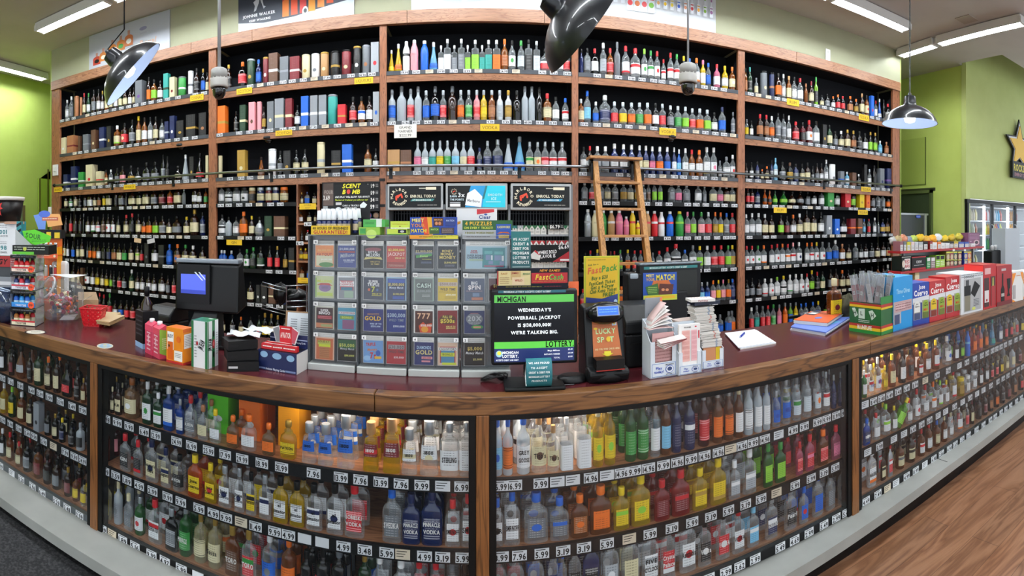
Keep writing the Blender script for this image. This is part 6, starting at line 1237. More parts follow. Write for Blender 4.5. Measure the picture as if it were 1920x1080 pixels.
def stack(name, label, cat, loc, w, d, h, col, rz, line='B86A70', n=12, jit=.003, seed=0, upright=False, tiltx=0.):
    rr = random.Random(seed); q = PB(); 
    for i in range(n):
        j = rr.uniform(-jit, jit); k = rr.uniform(-jit, jit); z0 = h*i/n; q.bx((j-w/2, k-d/2, z0), (j+w/2, k+d/2, z0+h/n*.86), col)
        q.bx((j+w*.18, k-d/2-.0004, z0), (j+w*.26, k-d/2, z0+h/n*.86), line)
    o = q.done(name, None, loc); o.rotation_euler = (tiltx, 0, rz); tag(o, label, cat); return o
t, W, Dp, zf, zb = holder(1219, 1271, 697, 640, 595, .06, 'white acrylic slip holder lettered Play today, with fanned slips flopping out', .10)
q = PB(); q.bx((0, 0, 0), (W*.8, .004, .155), 'C89A98'); q.face(FM((W*.4, 0, .08)), W*.8, .15, [('l', .1, .1, .9, .9, 10, 'A87878')]); o = q.done('play_slip', None, t.location+Vector((W*.12, .012, .004))); o.rotation_euler = (0, 0, .10); tag(o, 'pink play slips standing in the holder beneath the fanned ones', 'play slips')
for i in range(7):
    th = .15+.13*i; q = PB(); wv = []; n = 8
    for k in range(n+1): u = k/n; wv += [(0, -.004*k, 0)] if 0 else [((u*.10)*cos(th), -.0, (u*.10)*sin(th)-.015*u*u), ((u*.10)*cos(th), .05, (u*.10)*sin(th)-.015*u*u)]
    q.add(wv, [(2*k, 2*k+2, 2*k+3, 2*k+1) for k in range(n)], q.c('E8E4E0' if i % 3 else 'D8B8B4'), None, True); o = q.done('fanned_slip', None, t.location+Vector((-.004+.003*i, -.002+.004*i, zf*1.35+.004*i))); o.modifiers.new('s', 'SOLIDIFY').thickness = .0012; o.rotation_euler = (0, 0, .1); tag(o, f"cream play slip fanning out over the holder, {od[i]} from the bottom of the fan", 'play slip', 'fanned play slips')
for i in range(4):
    q = PB(); q.bx((-.05, -.025, 0), (.05, .025, .0012), 'E0D8D4'); q.bx((-.05, -.0252, 0), (.05, -.0247, .0013), 'B05A60'); o = q.done('loose_slip', None, t.location+Vector((W*.7, -.016, zf*.98+.004*i))); o.rotation_euler = (.1, -.22+.03*i, .25-.1*i); tag(o, f"play slip lying across the front of the first holder, {od[i]} from below", 'play slip', 'play slips poking from the first holder')
q = PB(); p = t.location+Vector((W*.42, .085, .05)); q.bx((-.035, 0, 0), (.035, .006, hgt(1237, .14, 558)-.05), '8A8E94'); q.face(FM((0, 0, (hgt(1237, .14, 558)-.05)/2)), .07, hgt(1237, .14, 558)-.05, [('r', .86, 0, 1, 1, 'E07848'), ('t', 'how to', .46, .3, .1, .7, '101214', .2), ('r', 0, .42, .86, .6, '6A9A3A'), ('t', 'Play', .44, .44, .12, .7, 'D8E860', .2)]); o = q.done('brochure', None, p); o.rotation_euler = (0, 0, .08); tag(o, 'grey brochure lettered how to Play behind the first slip holder', 'brochure')
t, W, Dp, zf, zb = holder(1272, 1316, 692, 660, 602, .055, 'white slip holder between the other two, filled with one tall pink grid slip', .05)
q = PB(); Hs = zb*.98; q.bx((0, 0, 0), (W*.9, .012, Hs), 'F0EEEC'); q.face(FM((W*.45, 0, Hs/2)), W*.9, Hs, [('t', 'POWER', .4, .06, .03, .4, '303030'), ('e', .78, .055, .05, .015, 'C83040'), ('r', .12, .12, .5, .76, 'F0C0B8'), ('r', .56, .12, .84, .76, 'F0C0C4'), ('r', .9, .14, .96, .3, 'C83040')]+[('l', .14, .14+.1*i, .48, .21+.1*i, 4, 'E09A94') for i in range(6)]+[('l', .58, .14+.1*i, .82, .21+.1*i, 4, 'E09AA4') for i in range(6)]); o = q.done('play_slip', None, t.location+Vector((W*.05, .004, .004))); o.rotation_euler = (.0, 0, .05); tag(o, 'tall white slip with pink number grids facing out of the middle holder', 'play slip')
t, W, Dp, zf, zb = holder(1316, 1357, 684, 655, 610, .085, 'white slip holder overflowing with thick banded slip bundles', .03)
q = PB(); q.bx((0, 0, 0), (W*.8, .01, zf*1.1), 'C88A60'); q.bx((W*.55, -.001, 0), (W*.72, 0, zf*1.1), 'D8B820'); o = q.done('play_slip', None, t.location+Vector((W*.1, .006, .004))); tag(o, 'orange and yellow slips seen through the third holder window', 'play slips')
for i in range(5): stack('slip_bundle', f"cream slip bundle with {'blue' if i % 2 == 0 else 'red'} stripe, {od[i]} from bottom over the third holder", 'slip bundle', t.location+Vector((W*.45-.006*i, .03+.005*i, zf*1.12+.031*i)), .085, .06, .03, 'D6D2CC', .04+.05*(i % 3-1), '8A9AB0' if i % 2 == 0 else 'C88A80', 9, .0035, i)
p = t.location+Vector((-W*.4, .065, zf*1.9)); stack('slip_bundle', 'fanned bundle of pink-edged slips behind the middle holder', 'slip bundle', p, .10, .05, .05, 'D0BEB4', .2, 'C05A68', 12, .004, 9)
q = PB(); q.bx((-.05, -.03, 0), (.06, .04, .012), '1A2238'); o = q.done('leaflet', None, t.location+Vector((W*.3, .05, zf*1.12+.162))); tag(o, 'dark navy leaflet pile on top of the slip bundles', 'leaflet'); q = PB(); q.bx((-.055, -.035, 0), (.045, .03, .01), 'E4E0DC'); q.face(FM((-.005, -.035, .005)), .1, .01, [('t', 'Pathway', .5, .5, .7, .5, '903038')]); q.face(FM((-.005, -.0, .01), (1, 0, 0), (0, 1, 0)), .1, .06, [('t', 'Pathway', .5, .3, .2, .7, '903038')]); o = q.done('leaflet', None, t.location+Vector((W*.2, .045, zf*1.12+.176))); o.rotation_euler = (0, 0, -.1); tag(o, 'white folded leaflet topping the pile above the third holder', 'leaflet')
# --- notepad and pen
a, b, c, d_ = PZ(1362, 628, ZT), PZ(1388, 656, ZT), PZ(1455, 645, ZT), PZ(1418, 621, ZT)
t = thing('notepad', 'white paper pad lying on the counter under a blue pen', 'notepad', a)
for i in range(3):
    z = .0035*i; j = .003*i; m = MB(); m.prism([(q.x-a.x+j*(1 if i % 2 else -1), q.y-a.y+j) for q in (a, b, c, d_)], .003); m.v = [(x, y, zz+z) for x, y, zz in m.v]; m.build('sheet_stack' if i else 'cover_board', plain(['C8C4BC', 'E2E6EA', 'E8ECF2'][i], .5), t)
p = PZ(1388, 637, ZT); q = PZ(1394, 631, ZT); dvec = (q-p).normalized(); t = thing('pen', 'blue pen resting on the white paper pad', 'pen', (p.x, p.y, ZT+.0135)); MB().cyl((0, 0, 0), dvec*.09, .0045, 10).build('pen_barrel', plain('1E3AA8', .3), t); MB().cyl(dvec*-.012, (0, 0, 0), .0015, 8, 0, .004).build('pen_tip', plain('C0C4C8', .3, .8), t)
# --- magazines
def flatpile(name, label, cat, pix, z0, h, cols, layers, n=4, group=None, jit=.004):
    P_ = [PZ(x, y, ZT+z0) for x, y in pix]; o0 = P_[0]; q = PB(); rr = random.Random(len(label))
    for i in range(n):
        jx, jy = rr.uniform(-jit, jit), rr.uniform(-jit, jit); top = i == n-1; m = MB(); m.prism([(p.x-o0.x+(0 if top else jx), p.y-o0.y+(0 if top else jy)) for p in P_], h/n*.9); q.add([(x, y, zz+h*i/n) for x, y, zz in m.v], m.f, q.c(cols[0] if top else cols[1]))
    u = (P_[2]-P_[1]); v = (P_[0]-P_[1]); cc = sum((p-o0 for p in P_), Vector())/4; q.face(FM((cc.x, cc.y, h*(n-1)/n+h/n*.9), u, v-u*(u.dot(v)/u.dot(u))), u.length*.96, v.length*.9, layers); o = q.done(name, None, o0); return tag(o, label, cat, group)
flatpile('magazine', 'periwinkle blue folder of papers under the orange magazines', 'folder', [(1505, 601), (1483, 619), (1548, 630), (1594, 600)], 0, .02, ('6A86D8', 'C8CCD4'), [('l', .1, .1, .5, .8, 4, 'A8BCF0'), ('r', .6, .1, .9, .6, '5AB0E0')], 3)
flatpile('magazine', 'orange covered magazine on top of the blue folder', 'magazine', [(1520, 590), (1489, 606), (1552, 612), (1586, 588)], .021, .02, ('E0602C', 'D8D8D4'), [('l', .35, .1, .95, .35, 2, '4A2A1C'), ('e', .6, .75, .1, .12, '5A7AD0'), ('r', 0, .0, .3, .5, '2A3040'), ('r', .05, .2, .28, .4, 'E8E8E8')], 6)
o = PB(); o.bx((-.035, -.008, 0), (.035, .008, .018), '0E0F10'); p = PZ(1487, 597, ZT); o = o.done('stapler', None, p, bevel=.003); tag(o, 'black stapler peeking out behind the orange magazine', 'stapler')
# --- tequila bottle and olive cloth bag
t = item('q', at(1564, .62-.1), .085, hgt(1564, .52, 522), 'a', 'n', 'y', 'R', near=True, place='standing on the counter behind the orange magazine', txt=None); t['group'] = 'single bottle'; ALLB[-1]['place'] = 'standing on counter behind orange magazine'; del t['group']
p = at(1589, .50); lump('cloth_bag', 'olive drab cloth bag slumped beside the amber bottle', 'bag', (p.x, p.y, ZT+.065), (.05, .05, .07), speckle('olive_cloth', '3E3C2C', '4E4C38', 30, .9), 8)
# ================================================================ boxes on the right part of the counter
RZ = A0
cr = '2A6A34'
o, dm = boxthing('wrap_display_box', 'red, yellow and green striped display box of plastic-sleeved wraps', 'display box', (1593, 620), (1652, 629), (1674, 620), 572, '1E5A2A', front=[('r', 0, 0, 1, .07, 'A82A24'), ('r', 0, .07, 1, .15, 'D8B820'), ('p', [(.08, .2), (.18, .18), (.28, .42), (.18, .5)], 'C8D8C8'), ('t', 'H', .18, .34, .14, .1, '28402C'), ('p', [(.3, .2), (.5, .18), (.5, .52), (.3, .52)], 'C8D8C8'), ('t', 'L', .4, .34, .14, .1, '28402C'), ('p', [(.62, .25), (.74, .2), (.86, .38), (.72, .54)], 'C8D8C8'), ('t', 'H', .74, .37, .14, .1, '28402C'), ('l', .3, .55, .65, .66, 2, 'D0DCD0'), ('r', 0, .70, 1, .79, 'A82A24'), ('r', 0, .79, 1, .89, 'D8B820'), ('t', 'BLUNTLIFE', .5, .80, .13, .46, 'ECECE8'), ('r', 0, .89, 1, 1, '1E7A30')],
   right=[('r', 0, 0, 1, .1, 'A82A24'), ('r', 0, .1, 1, .17, 'D8B820'), ('r', 0, .70, 1, .79, 'A82A24'), ('r', 0, .79, 1, .89, 'D8B820'), ('r', 0, .89, 1, 1, '1E7A30')], top=[('r', .04, .06, .96, .94, '12160F')])
W, Dq, H = dm
q = PB(); q.bx((0, Dq-.003, H), (W, Dq, H*1.9), '1E5A2A'); q.face(FM((W/2, Dq-.003, H*1.45)), W, H*.9, [('r', 0, .3, 1, .5, 'D8B820')]); q.bx((W-.003, 0, H), (W, Dq, H*1.25), '2A7A34'); q.done('back_flap', o)
PL = glassy('C8CED4', .4, .3, .1)
rr = random.Random(4)
cols = ['9A2A34', 'B8606A', '3A3A40', '8A3A44', 'C8C0C0', '2A2A30', 'A84A54', '6A2A30']
k = 0
for r in range(3):
    for i in range(7):
        x = .018+(W-.036)*(i+.5)/7+rr.uniform(-.006, .006); y = Dq*(.22+.28*r); h = H*rr.uniform(1.0, 1.15)
        q = PB(); q.bx((-.011, -.002, 0), (.011, .002, h*.8), cols[(i*3+r) % 8]); q.face(FM((0, -.002, h*.5)), .022, h*.5, [('r', .15, .3, .85, .55, 'D8D0D0'), ('l', .2, .33, .8, .5, 2, '4A2A2A')])
        m = q.done('wrap_packet', None, o.location+Matrix.Rotation(o.rotation_euler[2], 3, 'Z') @ Vector((x, y, H*.75))); m.rotation_euler = (rr.uniform(-.05, .1), rr.uniform(-.28, .3), o.rotation_euler[2])
        MB().box((-.014, -.003, h*.1), (.014, .003, h*1.15)).build('plastic_sleeve', PL, m)
        tag(m, f"{['maroon', 'pink', 'black', 'wine red', 'pale', 'dark grey', 'rose', 'dark red'][(i*3+r) % 8]} wrap packet in clear sleeve, {['front', 'middle', 'back'][r]} row, {od[i]} in the striped box", 'wrap packet', 'wrap packets in the striped box')
# window boxes standing in a row: near left corner, right corner, rear depth
def rowbox(name, label, x0, x1, y1, ytop, col, dep=.13, front=(), win=None, off=None, side='0'):
    """box whose front lies along the counter edge; x0,x1 pixels at its foot"""
    a = PZ(x0, y1[0], ZT); b = PZ(x1, y1[1], ZT); W = (b-a).length; rz = atan2(b.y-a.y, b.x-a.x); d = a.xy.length; H = (y1[0]-ytop)/F*d
    q = PB(); q.bx((0, .0, 0), (W, dep, H), col); q.face(FM((W/2, 0, H/2)), W, H, list(front)); q.face(FM((0, dep/2, H/2), (0, -1, 0)), dep, H, [('r', .02, .02, .98, .98, side)] if side != '0' else [])
    o = q.done(name, None, a); o.rotation_euler = (0, 0, rz); tag(o, label, 'gift box', 'gift boxes along the counter edge'); return o, W, H
o, W, H = rowbox('gift_box', 'bright blue gift box with a clear corner window, behind the wraps box', 1675, 1711, (622, 611), 521, '1C8FD0', .2, [('t', 'Three Olives', .5, .27, .09, .7, 'A8D8F0'), ('e', .5, .38, .03, .01, 'A8D8F0'), ('r', 0, .46, .38, .88, 'A8A8B0'), ('r', .05, .46, .95, .66, 'B89A9A'), ('r', .1, .5, .6, .62, 'D0B0B0'), ('l', .1, .5, .9, .64, 3, '8A5A60'), ('r', .05, .7, .3, .88, '3A4468')])
MB().add([(0, 0, H*1.001), (W, 0, H*1.001), (W, .2, H*1.001), (0, .2, H*1.001)], [(0, 1, 2, 3)]).build('lid_panel', plain('3AA0DC', .4), o)
def cuervo(n, c1, c2, f):
    L = [('r', 0, 0, 1, .36, c1), ('t', 'Jose', .55, .1, .1, .4, 'F0ECEC'), ('t', 'Cuervo', .5, .24, .14, .84, 'F4F0F0'), ('p', [(0, .36), (1, .32), (1, .46), (0, .50)], 'D4D6DA'), ('r', 0, .86, 1, 1, c1), ('r', .04, .46, .46, .88, '9A9AA0'), ('r', .54, .43, .96, .87, 'A8AA98')]
    for i, (lc, tx, bt) in enumerate(f):
        x = .25+.5*i; L += [('e', x, .52, .17, .09, lc), ('r', x-.17, .52, x+.17, .72, lc), ('t', 'Jose', x, .50, .035, .14, '2A2A20'), ('t', 'Cuervo' if i == 0 else 'Cuervo', x, .555, .045, .26, '2A2A20'), ('t', tx, x, .66, .06, .24, 'C83028') if tx else ('r', x-.17, .7, x+.17, .72, '8A8A80'), ('r', x-.17, .72, x+.17, .87, bt)]
    return L
rowbox('tequila_gift_box', 'blue window gift box holding two small tequila labels', 1711, 1742, (611, 604), 545-17+4, '1E3E9A', .13, cuervo(0, '1E3E9A', 0, (('E0E0DC', '', '3A4468'), ('8CA838', 'MIX', '5A6A28'))))
rowbox('tequila_gift_box', 'red window gift box next to the blue one', 1742.5, 1772, (604, 597), 528, 'B0282C', .13, cuervo(1, 'B0282C', 0, (('D8B81C', '', '7A2A18'), ('8CA838', 'MIX', '6A7028'))))
rowbox('tequila_gift_box', 'red window gift box next to the black and white one', 1772.5, 1801, (597, 590), 520, 'B0282C', .13, cuervo(2, 'B0282C', 0, (('D8B81C', '', '7A2A18'), ('8CA838', 'MIX', '6A7028'))))
rowbox('gift_box', 'white patterned gift box with a black bottle and shaker window', 1802, 1843, (591, 581), 515, 'D4D8DC', .2, [('t', 'OOOOOO', .35, .08, .06, .5, '202428'), ('r', .12, .13, .9, .95, 'A8AAAC'), ('r', .13, .3, .42, .55, '22262A'), ('r', .2, .16, .34, .3, '3A3C40'), ('r', .15, .55, .4, .93, '7E7A68'), ('p', [(.6, .2), (.85, .35), (.6, .62), (.42, .5)], '1C1E22'), ('l', .55, .66, .8, .85, 5, '3A3C40'), ('e', .55, .9, .08, .04, 'C8D060'), ('l', .0, .0, 1, .1, 2, '8A9096')])
rowbox('gift_box', 'taller red gift box with a scarlet side and white sticker', 1844, 1868, (581, 575), 497, 'B01C22', .16, [('r', .1, .08, .55, .22, 'D8A8A8'), ('r', .05, .3, .42, .95, '3A1414'), ('r', .08, .58, .4, .85, 'D8D0D0'), ('e', .24, .8, .06, .03, '9A1A20'), ('r', .55, .28, .92, .95, '4A1818'), ('r', .6, .5, .88, .95, 'A02228'), ('p', [(.68, .32), (.76, .3), (.78, .5), (.66, .5)], 'A8B050')], side='E0302A')
rowbox('gift_box', 'dark red gift box with black bottle-shaped cut-outs', 1869, 1897, (575, 568), 499, '9A181E', .16, [('r', .3, .08, .6, .14, 'B8A8A8'), ('p', [(.34, .2), (.42, .2), (.42, .5), (.5, .6), (.5, .9), (.26, .9), (.26, .6), (.34, .5)], '1A0E10'), ('p', [(.65, .35), (.92, .35), (.88, .6), (.82, .62), (.82, .72), (.9, .8), (.66, .8), (.74, .7), (.7, .55)], '140C0E'), ('r', .28, .7, .48, .78, 'A8A4A0'), ('r', 0, .9, 1, 1, '6A1418')])
rowbox('gift_box', 'orange and white gift box at the far end of the counter row', 1898, 1918, (567, 562), 510, 'DCDCDA', .14, [('p', [(0, .05), (.35, .05), (0, .45)], 'E88A20'), ('p', [(1, .05), (.75, .05), (1, .4)], 'E88A20'), ('p', [(0, .9), (.3, 1), (0, 1)], 'E88A20'), ('r', .05, .45, .3, .9, 'A8A4A4'), ('t', 'Cointreau', .55, .14, .05, .4, 'D87A30')])
rowbox('gift_box', 'second orange and white gift box cut by the picture edge', 1919, 1945, (561, 555), 510, 'DCDCDA', .14, [('p', [(0, .05), (.35, .05), (0, .45)], 'E88A20'), ('p', [(0, .9), (.3, 1), (0, 1)], 'E88A20')])
# ================================================================ red snack gondola behind
YG = 4.05
def GP(x, y): return P(x, y, YG)
t = thing('snack_gondola', 'red shelved snack rack standing beyond the right end of the counter', 'display rack', (GP(1760, 450).x, YG, 0)); gx = t.location.x
xa, xb = GP(1689, 450).x-gx, GP(1846, 450).x-gx; RED = plain('A01C22', .4)
for nm, y in (('upper', 467), ('middle', 502), ('lower', 545)):
    z = GP(1760, y).z; MB().box((xa, 0, z-.03), (xb, .22, z+.0)).build('shelf', RED, t, bevel=.003)
MB().box((xa+.27, .22, 0), (xb, .24, GP(1760, 470).z+.1)).build('back_panel', plain('8A8E90', .4, .3), t)
for x in (xa+.27, xb-.03): MB().box((x, .19, 0), (x+.03, .22, GP(1760, 470).z)).build('upright', plain('9A9EA0', .4, .5), t)
for x in (1788, 1809): p = GP(x, 469); q = PB(); q.bx((-.025, -.004, -.014), (.025, 0, .014), 'E4E4E0'); q.done('price_tag', t, (p.x-gx, 0, p.z))
z1 = GP(1760, 467).z; 
def gbox(x0, x1, y0, z, col, layers, lb, dep=.12, yoff=.02, g='snack boxes on the red rack', nm='snack_box'):
    a = GP(x0, y0); b = GP(x1, y0); W = (b.x-a.x)*.97; d = YG/cos(dirx((x0+x1)/2)); H = a.z-z
    H = max(.03, H); q = PB(); q.bx((0, 0, 0), (W, dep, H), col); q.face(FM((W/2, 0, H/2)), W, H, layers); o = q.done(nm, None, (a.x, YG+yoff, z+.001)); tag(o, lb, 'snack box', g)
wh = 'DCDEDE'
top = [(1690, 1696, 453, '8A5A60', 'dusty pink'), (1697, 1702, 453, '6A7078', 'grey'), (1703, 1710, 454, 'C8C020', 'yellow cat'), (1711, 1717, 454, 'E0C8C4', 'pale pink'), (1718, 1724, 454, 'C8CCD4', 'pale blue'), (1725, 1733, 454, 'A8ACB0', 'silver'), (1734, 1742, 453, '1A1A1C', 'black and orange'), (1746, 1751, 452, '8A2A2A', 'red'), (1751, 1759, 455, wh, 'white price-carded'), (1760, 1767, 454, 'E07830', 'orange'), (1767, 1774, 456, wh, 'small white'), (1775, 1783, 456, wh, 'off-white'), (1783, 1791, 453, '2A2C30', 'black topped'), (1791, 1799, 453, 'B8A020', 'yellow topped black'), (1800, 1810, 454, '2A4AA0', 'blue topped'), (1811, 1819, 454, '2A4AA0', 'blue and yellow'), (1823, 1831, 457, wh, 'white fronted'), ]
for x0, x1, y, c, n in top: gbox(x0, x1, y, z1, c, [('r', .08, .35, .92, .95, 'DCDCDA' if c != wh else 'E8E8E8'), ('l', .15, .42, .85, .9, 3, '5A5E62'), ('r', 0, 0, 1, .28, c)], f"{n} snack box on the top shelf of the red rack")
gbox(1823, 1845, 437, z1, '7A4A6A', [('e', .7, .72, .25, .2, 'C8A8B0'), ('e', .7, .72, .15, .12, '3A2A3A'), ('l', .1, .08, .9, .5, 4, 'A87A98'), ('t', 'oo', .2, .6, .1, .2, 'D8C8D0')], 'tall purple box at the end of the top shelf on the red rack', dep=.14, yoff=.07)
sn = [(1694, 444, .035, 'A8A8A4', 'pale grey'), (1703, 442, .04, 'A8946A', 'tan'), (1713, 441, .04, 'C07A5A', 'copper'), (1724, 440, .04, '7A8694', 'steel blue'), (1733, 441, .04, 'A8B84A', 'lime'), (1744, 441, .05, 'D8B020', 'yellow'), (1756, 442, .05, 'C89A28', 'golden'), (1768, 441, .05, 'E0A020', 'orange yellow'), (1777, 442, .045, 'DADADA', 'white'), (1790, 441, .05, 'D8B830', 'mustard'), (1803, 440, .05, 'C8A828', 'old gold'), (1816, 441, .05, 'D0C040', 'pale yellow')]
for i, (x, y, r, c, n) in enumerate(sn):
    p = GP(x, y); lump('snack_bag', f"{n} crinkled snack bag heaped behind the boxes on the red rack", 'snack bag', (p.x, YG+.175, z1+.125+.012*(i%3)), (r*1.9, .035, .05), speckle('foil_'+c, c, hex(min(0xFFFFFF, int(c, 16)))[2:].zfill(6).upper(), 20, .3), 20+i, n=8)['group'] = 'snack bags heaped on the red rack'
z2 = GP(1760, 502).z
gbox(1693, 1711, 482, z2, '14241E', [('r', 0, 0, 1, .06, 'A8A8A0'), ('r', .3, .15, .9, .88, 'E4E0DC'), ('t', 'RED', .6, .35, .26, .5, 'B02028'), ('t', 'MAN', .6, .66, .26, .5, 'B02028'), ('e', .17, .5, .13, .25, 'D8C8B8')], 'dark green box with red block letters on the middle shelf', dep=.17, yoff=.02)
gbox(1712, 1739, 482, z2, '1A1216', [('r', 0, 0, 1, .1, '9A1C22'), ('r', 0, .85, 1, 1, '9A1C22'), ('r', .05, .12, .95, .84, '1C2222'), ('t', 'CHEW', .5, .4, .2, .4, 'C8C8C8'), ('l', .15, .6, .85, .72, 1, 'B0B0B0')], 'long maroon and black box beside the dark green one', dep=.17)
for i, (x0, x1, c, n) in enumerate(((1740, 1747, '2C8A4A', 'green and white'), (1748, 1756, '8A7478', 'mauve'), (1757, 1765, '8CC03A', 'lime green'), (1765, 1774, 'A0C840', 'yellow green'))): gbox(x0, x1, 483 if i < 2 else 479, z2, c, [('r', .1, .05, .9, .35, '2A2A2A' if i > 1 else 'D8D8D8'), ('l', .1, .45, .9, .9, 3, 'E8F0E0')], f"{n} pouch box on the middle shelf of the red rack")
for i, (x, c, n) in enumerate(((1780, '7A6A30', 'olive'), (1787, '8A3A3A', 'wine'), (1794, '2A5A4A', 'dark green'), (1802, '6A2A24', 'brown'), (1813, '1E3A9A', 'royal blue'), (1820, 'C86A20', 'orange'))):
    for k in range(2): gbox(x-3.5, x+3.5, 487 if k == 0 else 472, z2 if k == 0 else z2+.068, c, [('r', 0, .02, 1, .14, 'D8D840'), ('e', .5, .55, .35, .28, 'C8B898'), ('l', .2, .85, .8, .95, 1, 'D8C8A8')], f"{n} pouch with yellow top band, {'lower' if k == 0 else 'upper'} row, middle shelf of the red rack")
for i, x in enumerate((1703, 1722)): gbox(x-4, x+4, 505+3, GP(1760, 545).z+.1, 'B8A878', [('r', 0, .3, 1, .8, 'D8D0B0')], f"tan tin top on the low shelf of the red rack, {od[i]} from left")
# ================================================================ door, freezer and wall details on the right wall
def RW(x, y, off=0.0):
    """point on the right wall X = 7.56"""
    t_ = dirx(x); X = 7.56-off; Y = X/tan(t_); d = sqrt(X*X+Y*Y); return Vector((X, Y, EYE+(CY-y)/F*d))
a = RW(1746, 362); b = RW(1692, 372)
q = PB(); q.bx((7.53, a.y, 0), (7.558, b.y+.25, a.z-.0), '38442E'); q.bx((7.50, a.y-.05, 0), (7.559, a.y, a.z+.06), '4E5A34'); q.bx((7.50, a.y-.05, a.z), (7.559, b.y+.25, a.z+.06), '5A6638'); o = q.done('door_1'); o['kind'] = 'structure'
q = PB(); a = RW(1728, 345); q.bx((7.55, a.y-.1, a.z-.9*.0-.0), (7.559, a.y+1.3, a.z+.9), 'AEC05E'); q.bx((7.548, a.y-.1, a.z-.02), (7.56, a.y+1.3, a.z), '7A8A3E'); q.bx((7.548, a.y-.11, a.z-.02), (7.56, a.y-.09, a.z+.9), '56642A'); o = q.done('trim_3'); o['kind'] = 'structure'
t = thing('vent_grille', 'narrow dark slot grille above the grey-green door', 'grille', RW(1712, 357)); q = PB(); q.bx((-.01, -.55, -.03), (0, .55, .03), '3E4228'); q.done('grille_frame', t); q = PB(); q.bx((-.014, -.53, -.012), (-.01, .53, .0), '1E2014'); q.done('grille_slot', t)
YF = 5.6
t = thing('steel_freezer', 'grey steel cooler cabinet with a blue oval badge before the dark door', 'cooler', (P(1715, 450, YF).x, YF, 0)); fx = t.location.x
x0, x1 = P(1692, 400, YF).x-fx, P(1736, 400, YF).x-fx; zt = P(1715, 401, YF).z
x0 = 6.38-fx
MB().box((x0, 0, 0), (x1, .6, zt)).build('cabinet_body', plain('3E4244', .35, .5), t, bevel=.01)
MB().box((x1-.06, -.02, 0), (x1, .0, zt)).build('door_edge', plain('A8ACAE', .3, .6), t); MB().box((x0, -.01, zt-.02), (x1+.06, .6, zt+.012)).build('top_trim', plain('9EA2A4', .3, .6), t)
q = PB(); p = P(1721, 406, YF); q.face(FM((p.x-fx, -.012, p.z)), .14, .06, [('e', .5, .5, .5, .5, '2A48B0'), ('t', 'Norlake', .5, .5, .3, .7, 'A8B8E8')]); q.done('badge', t)
# ================================================================ glass door coolers
YC = 5.0
t = thing('glass_door_cooler', 'black framed three-door drinks cooler lit from inside', 'cooler', (8.6, YC, 0))
def CW(x, y): return P(x, y, YC)-Vector((8.6, YC, 0))
zt = CW(1811, 373).z; x0 = CW(1810, 400).x; x1 = 12-8.6; FR = plain('17191B', .4)
MB().box((x0, -.04, zt-.07), (x1, .02, zt+.0)).build('top_frame', FR, t, bevel=.005); MB().box((x0, -.04, 0), (x1, .02, .2)).build('bottom_frame', FR, t)
dx_ = [1812, 1858.5, 1901.5, 1962]; bd = [CW(x, 400).x for x in dx_]
for i, x in enumerate(bd[:3]): MB().box((x-.03, -.045, .2), (x+.03, .02, zt-.07)).build('door_frame', FR, t, bevel=.004)
LED = plain('EAF4FF', .4, 0, 5.0)
xs = -1.0
MB().box((xs, .02, .2), (x1, .9, .22)).build('floor_panel', plain('C8CCD0', .5), t); MB().box((xs, .9, 0), (x1, .95, zt)).build('back_panel', plain('9AA0A4', .5), t); MB().box((xs, .02, zt-.06), (x1, .9, zt)).build('ceiling_panel', plain('C8CCD0', .5), t); MB().box((xs, .03, 0), (xs+.03, .9, zt)).build('side_panel', plain('C8CCD0', .5), t)
for i in range(3):
    a, b = bd[i], bd[i+1]; w = b-a
    MB().box((a+.03, -.02, .2), (b-.03, -.014, zt-.07)).build('door_glass', glassy('DCE6EC', 0, .01, .02, .3), t)
    MB().box((b-.16, .06, .3), (b-.12, .10, zt-.1)).build('led_strip', LED, t)
    h_ = MB(); h_.tube([(b-.06, -.045, .95), (b-.06, -.09, .97), (b-.06, -.09, 1.45), (b-.06, -.045, 1.47)], .01, 8); h_.build('door_handle', plain('C8CCD0', .3, .6), t)
    for y in (387, 413.5, 441, 470, 500):
        z = P(1830, y, YC+.1).z; 
        if z < .3: continue
        MB().box((a+.04, .12, z-.02), (b-.03, .7, z)).build('cooler_shelf', plain('D8DCE0', .4, .3), t)
cl = [['A8743A', 'C8C0A0', 'D8CC90', 'B8B0A0'], ['C83A30', 'D8DCE4', '22B0E0', '8AC8E8'], ['8A2A34', 'C88A20', '6A2A2A', 'A83030']]
c2 = [['D8C8B0', '7A8A60', 'A86A4A', 'C8D0C0'], ['C8D040', 'E0B020', '2A70D0', 'E0502A'], ['E89A20', 'E8A830', 'D87A3A', 'F0B840']]
c3 = [['D85A4A', 'C8C8C8', 'A8B8C8', '8AA03A'], ['2A8A6A', '3A9A40', '2A4A8A', 'D84048'], ['3A80E0', '5A9AE8', '2A70C8', '8AB8F0']]
cn = {}
UM_ = MB().lathe([(.03, 0), (.032, .01), (.032, .13), (.024, .16), (.012, .19), (.012, .21)], 10).build('drink_bottle', plain('808080')); dm_ = UM_.data; dm_.materials[0] = None; bpy.data.objects.remove(UM_)
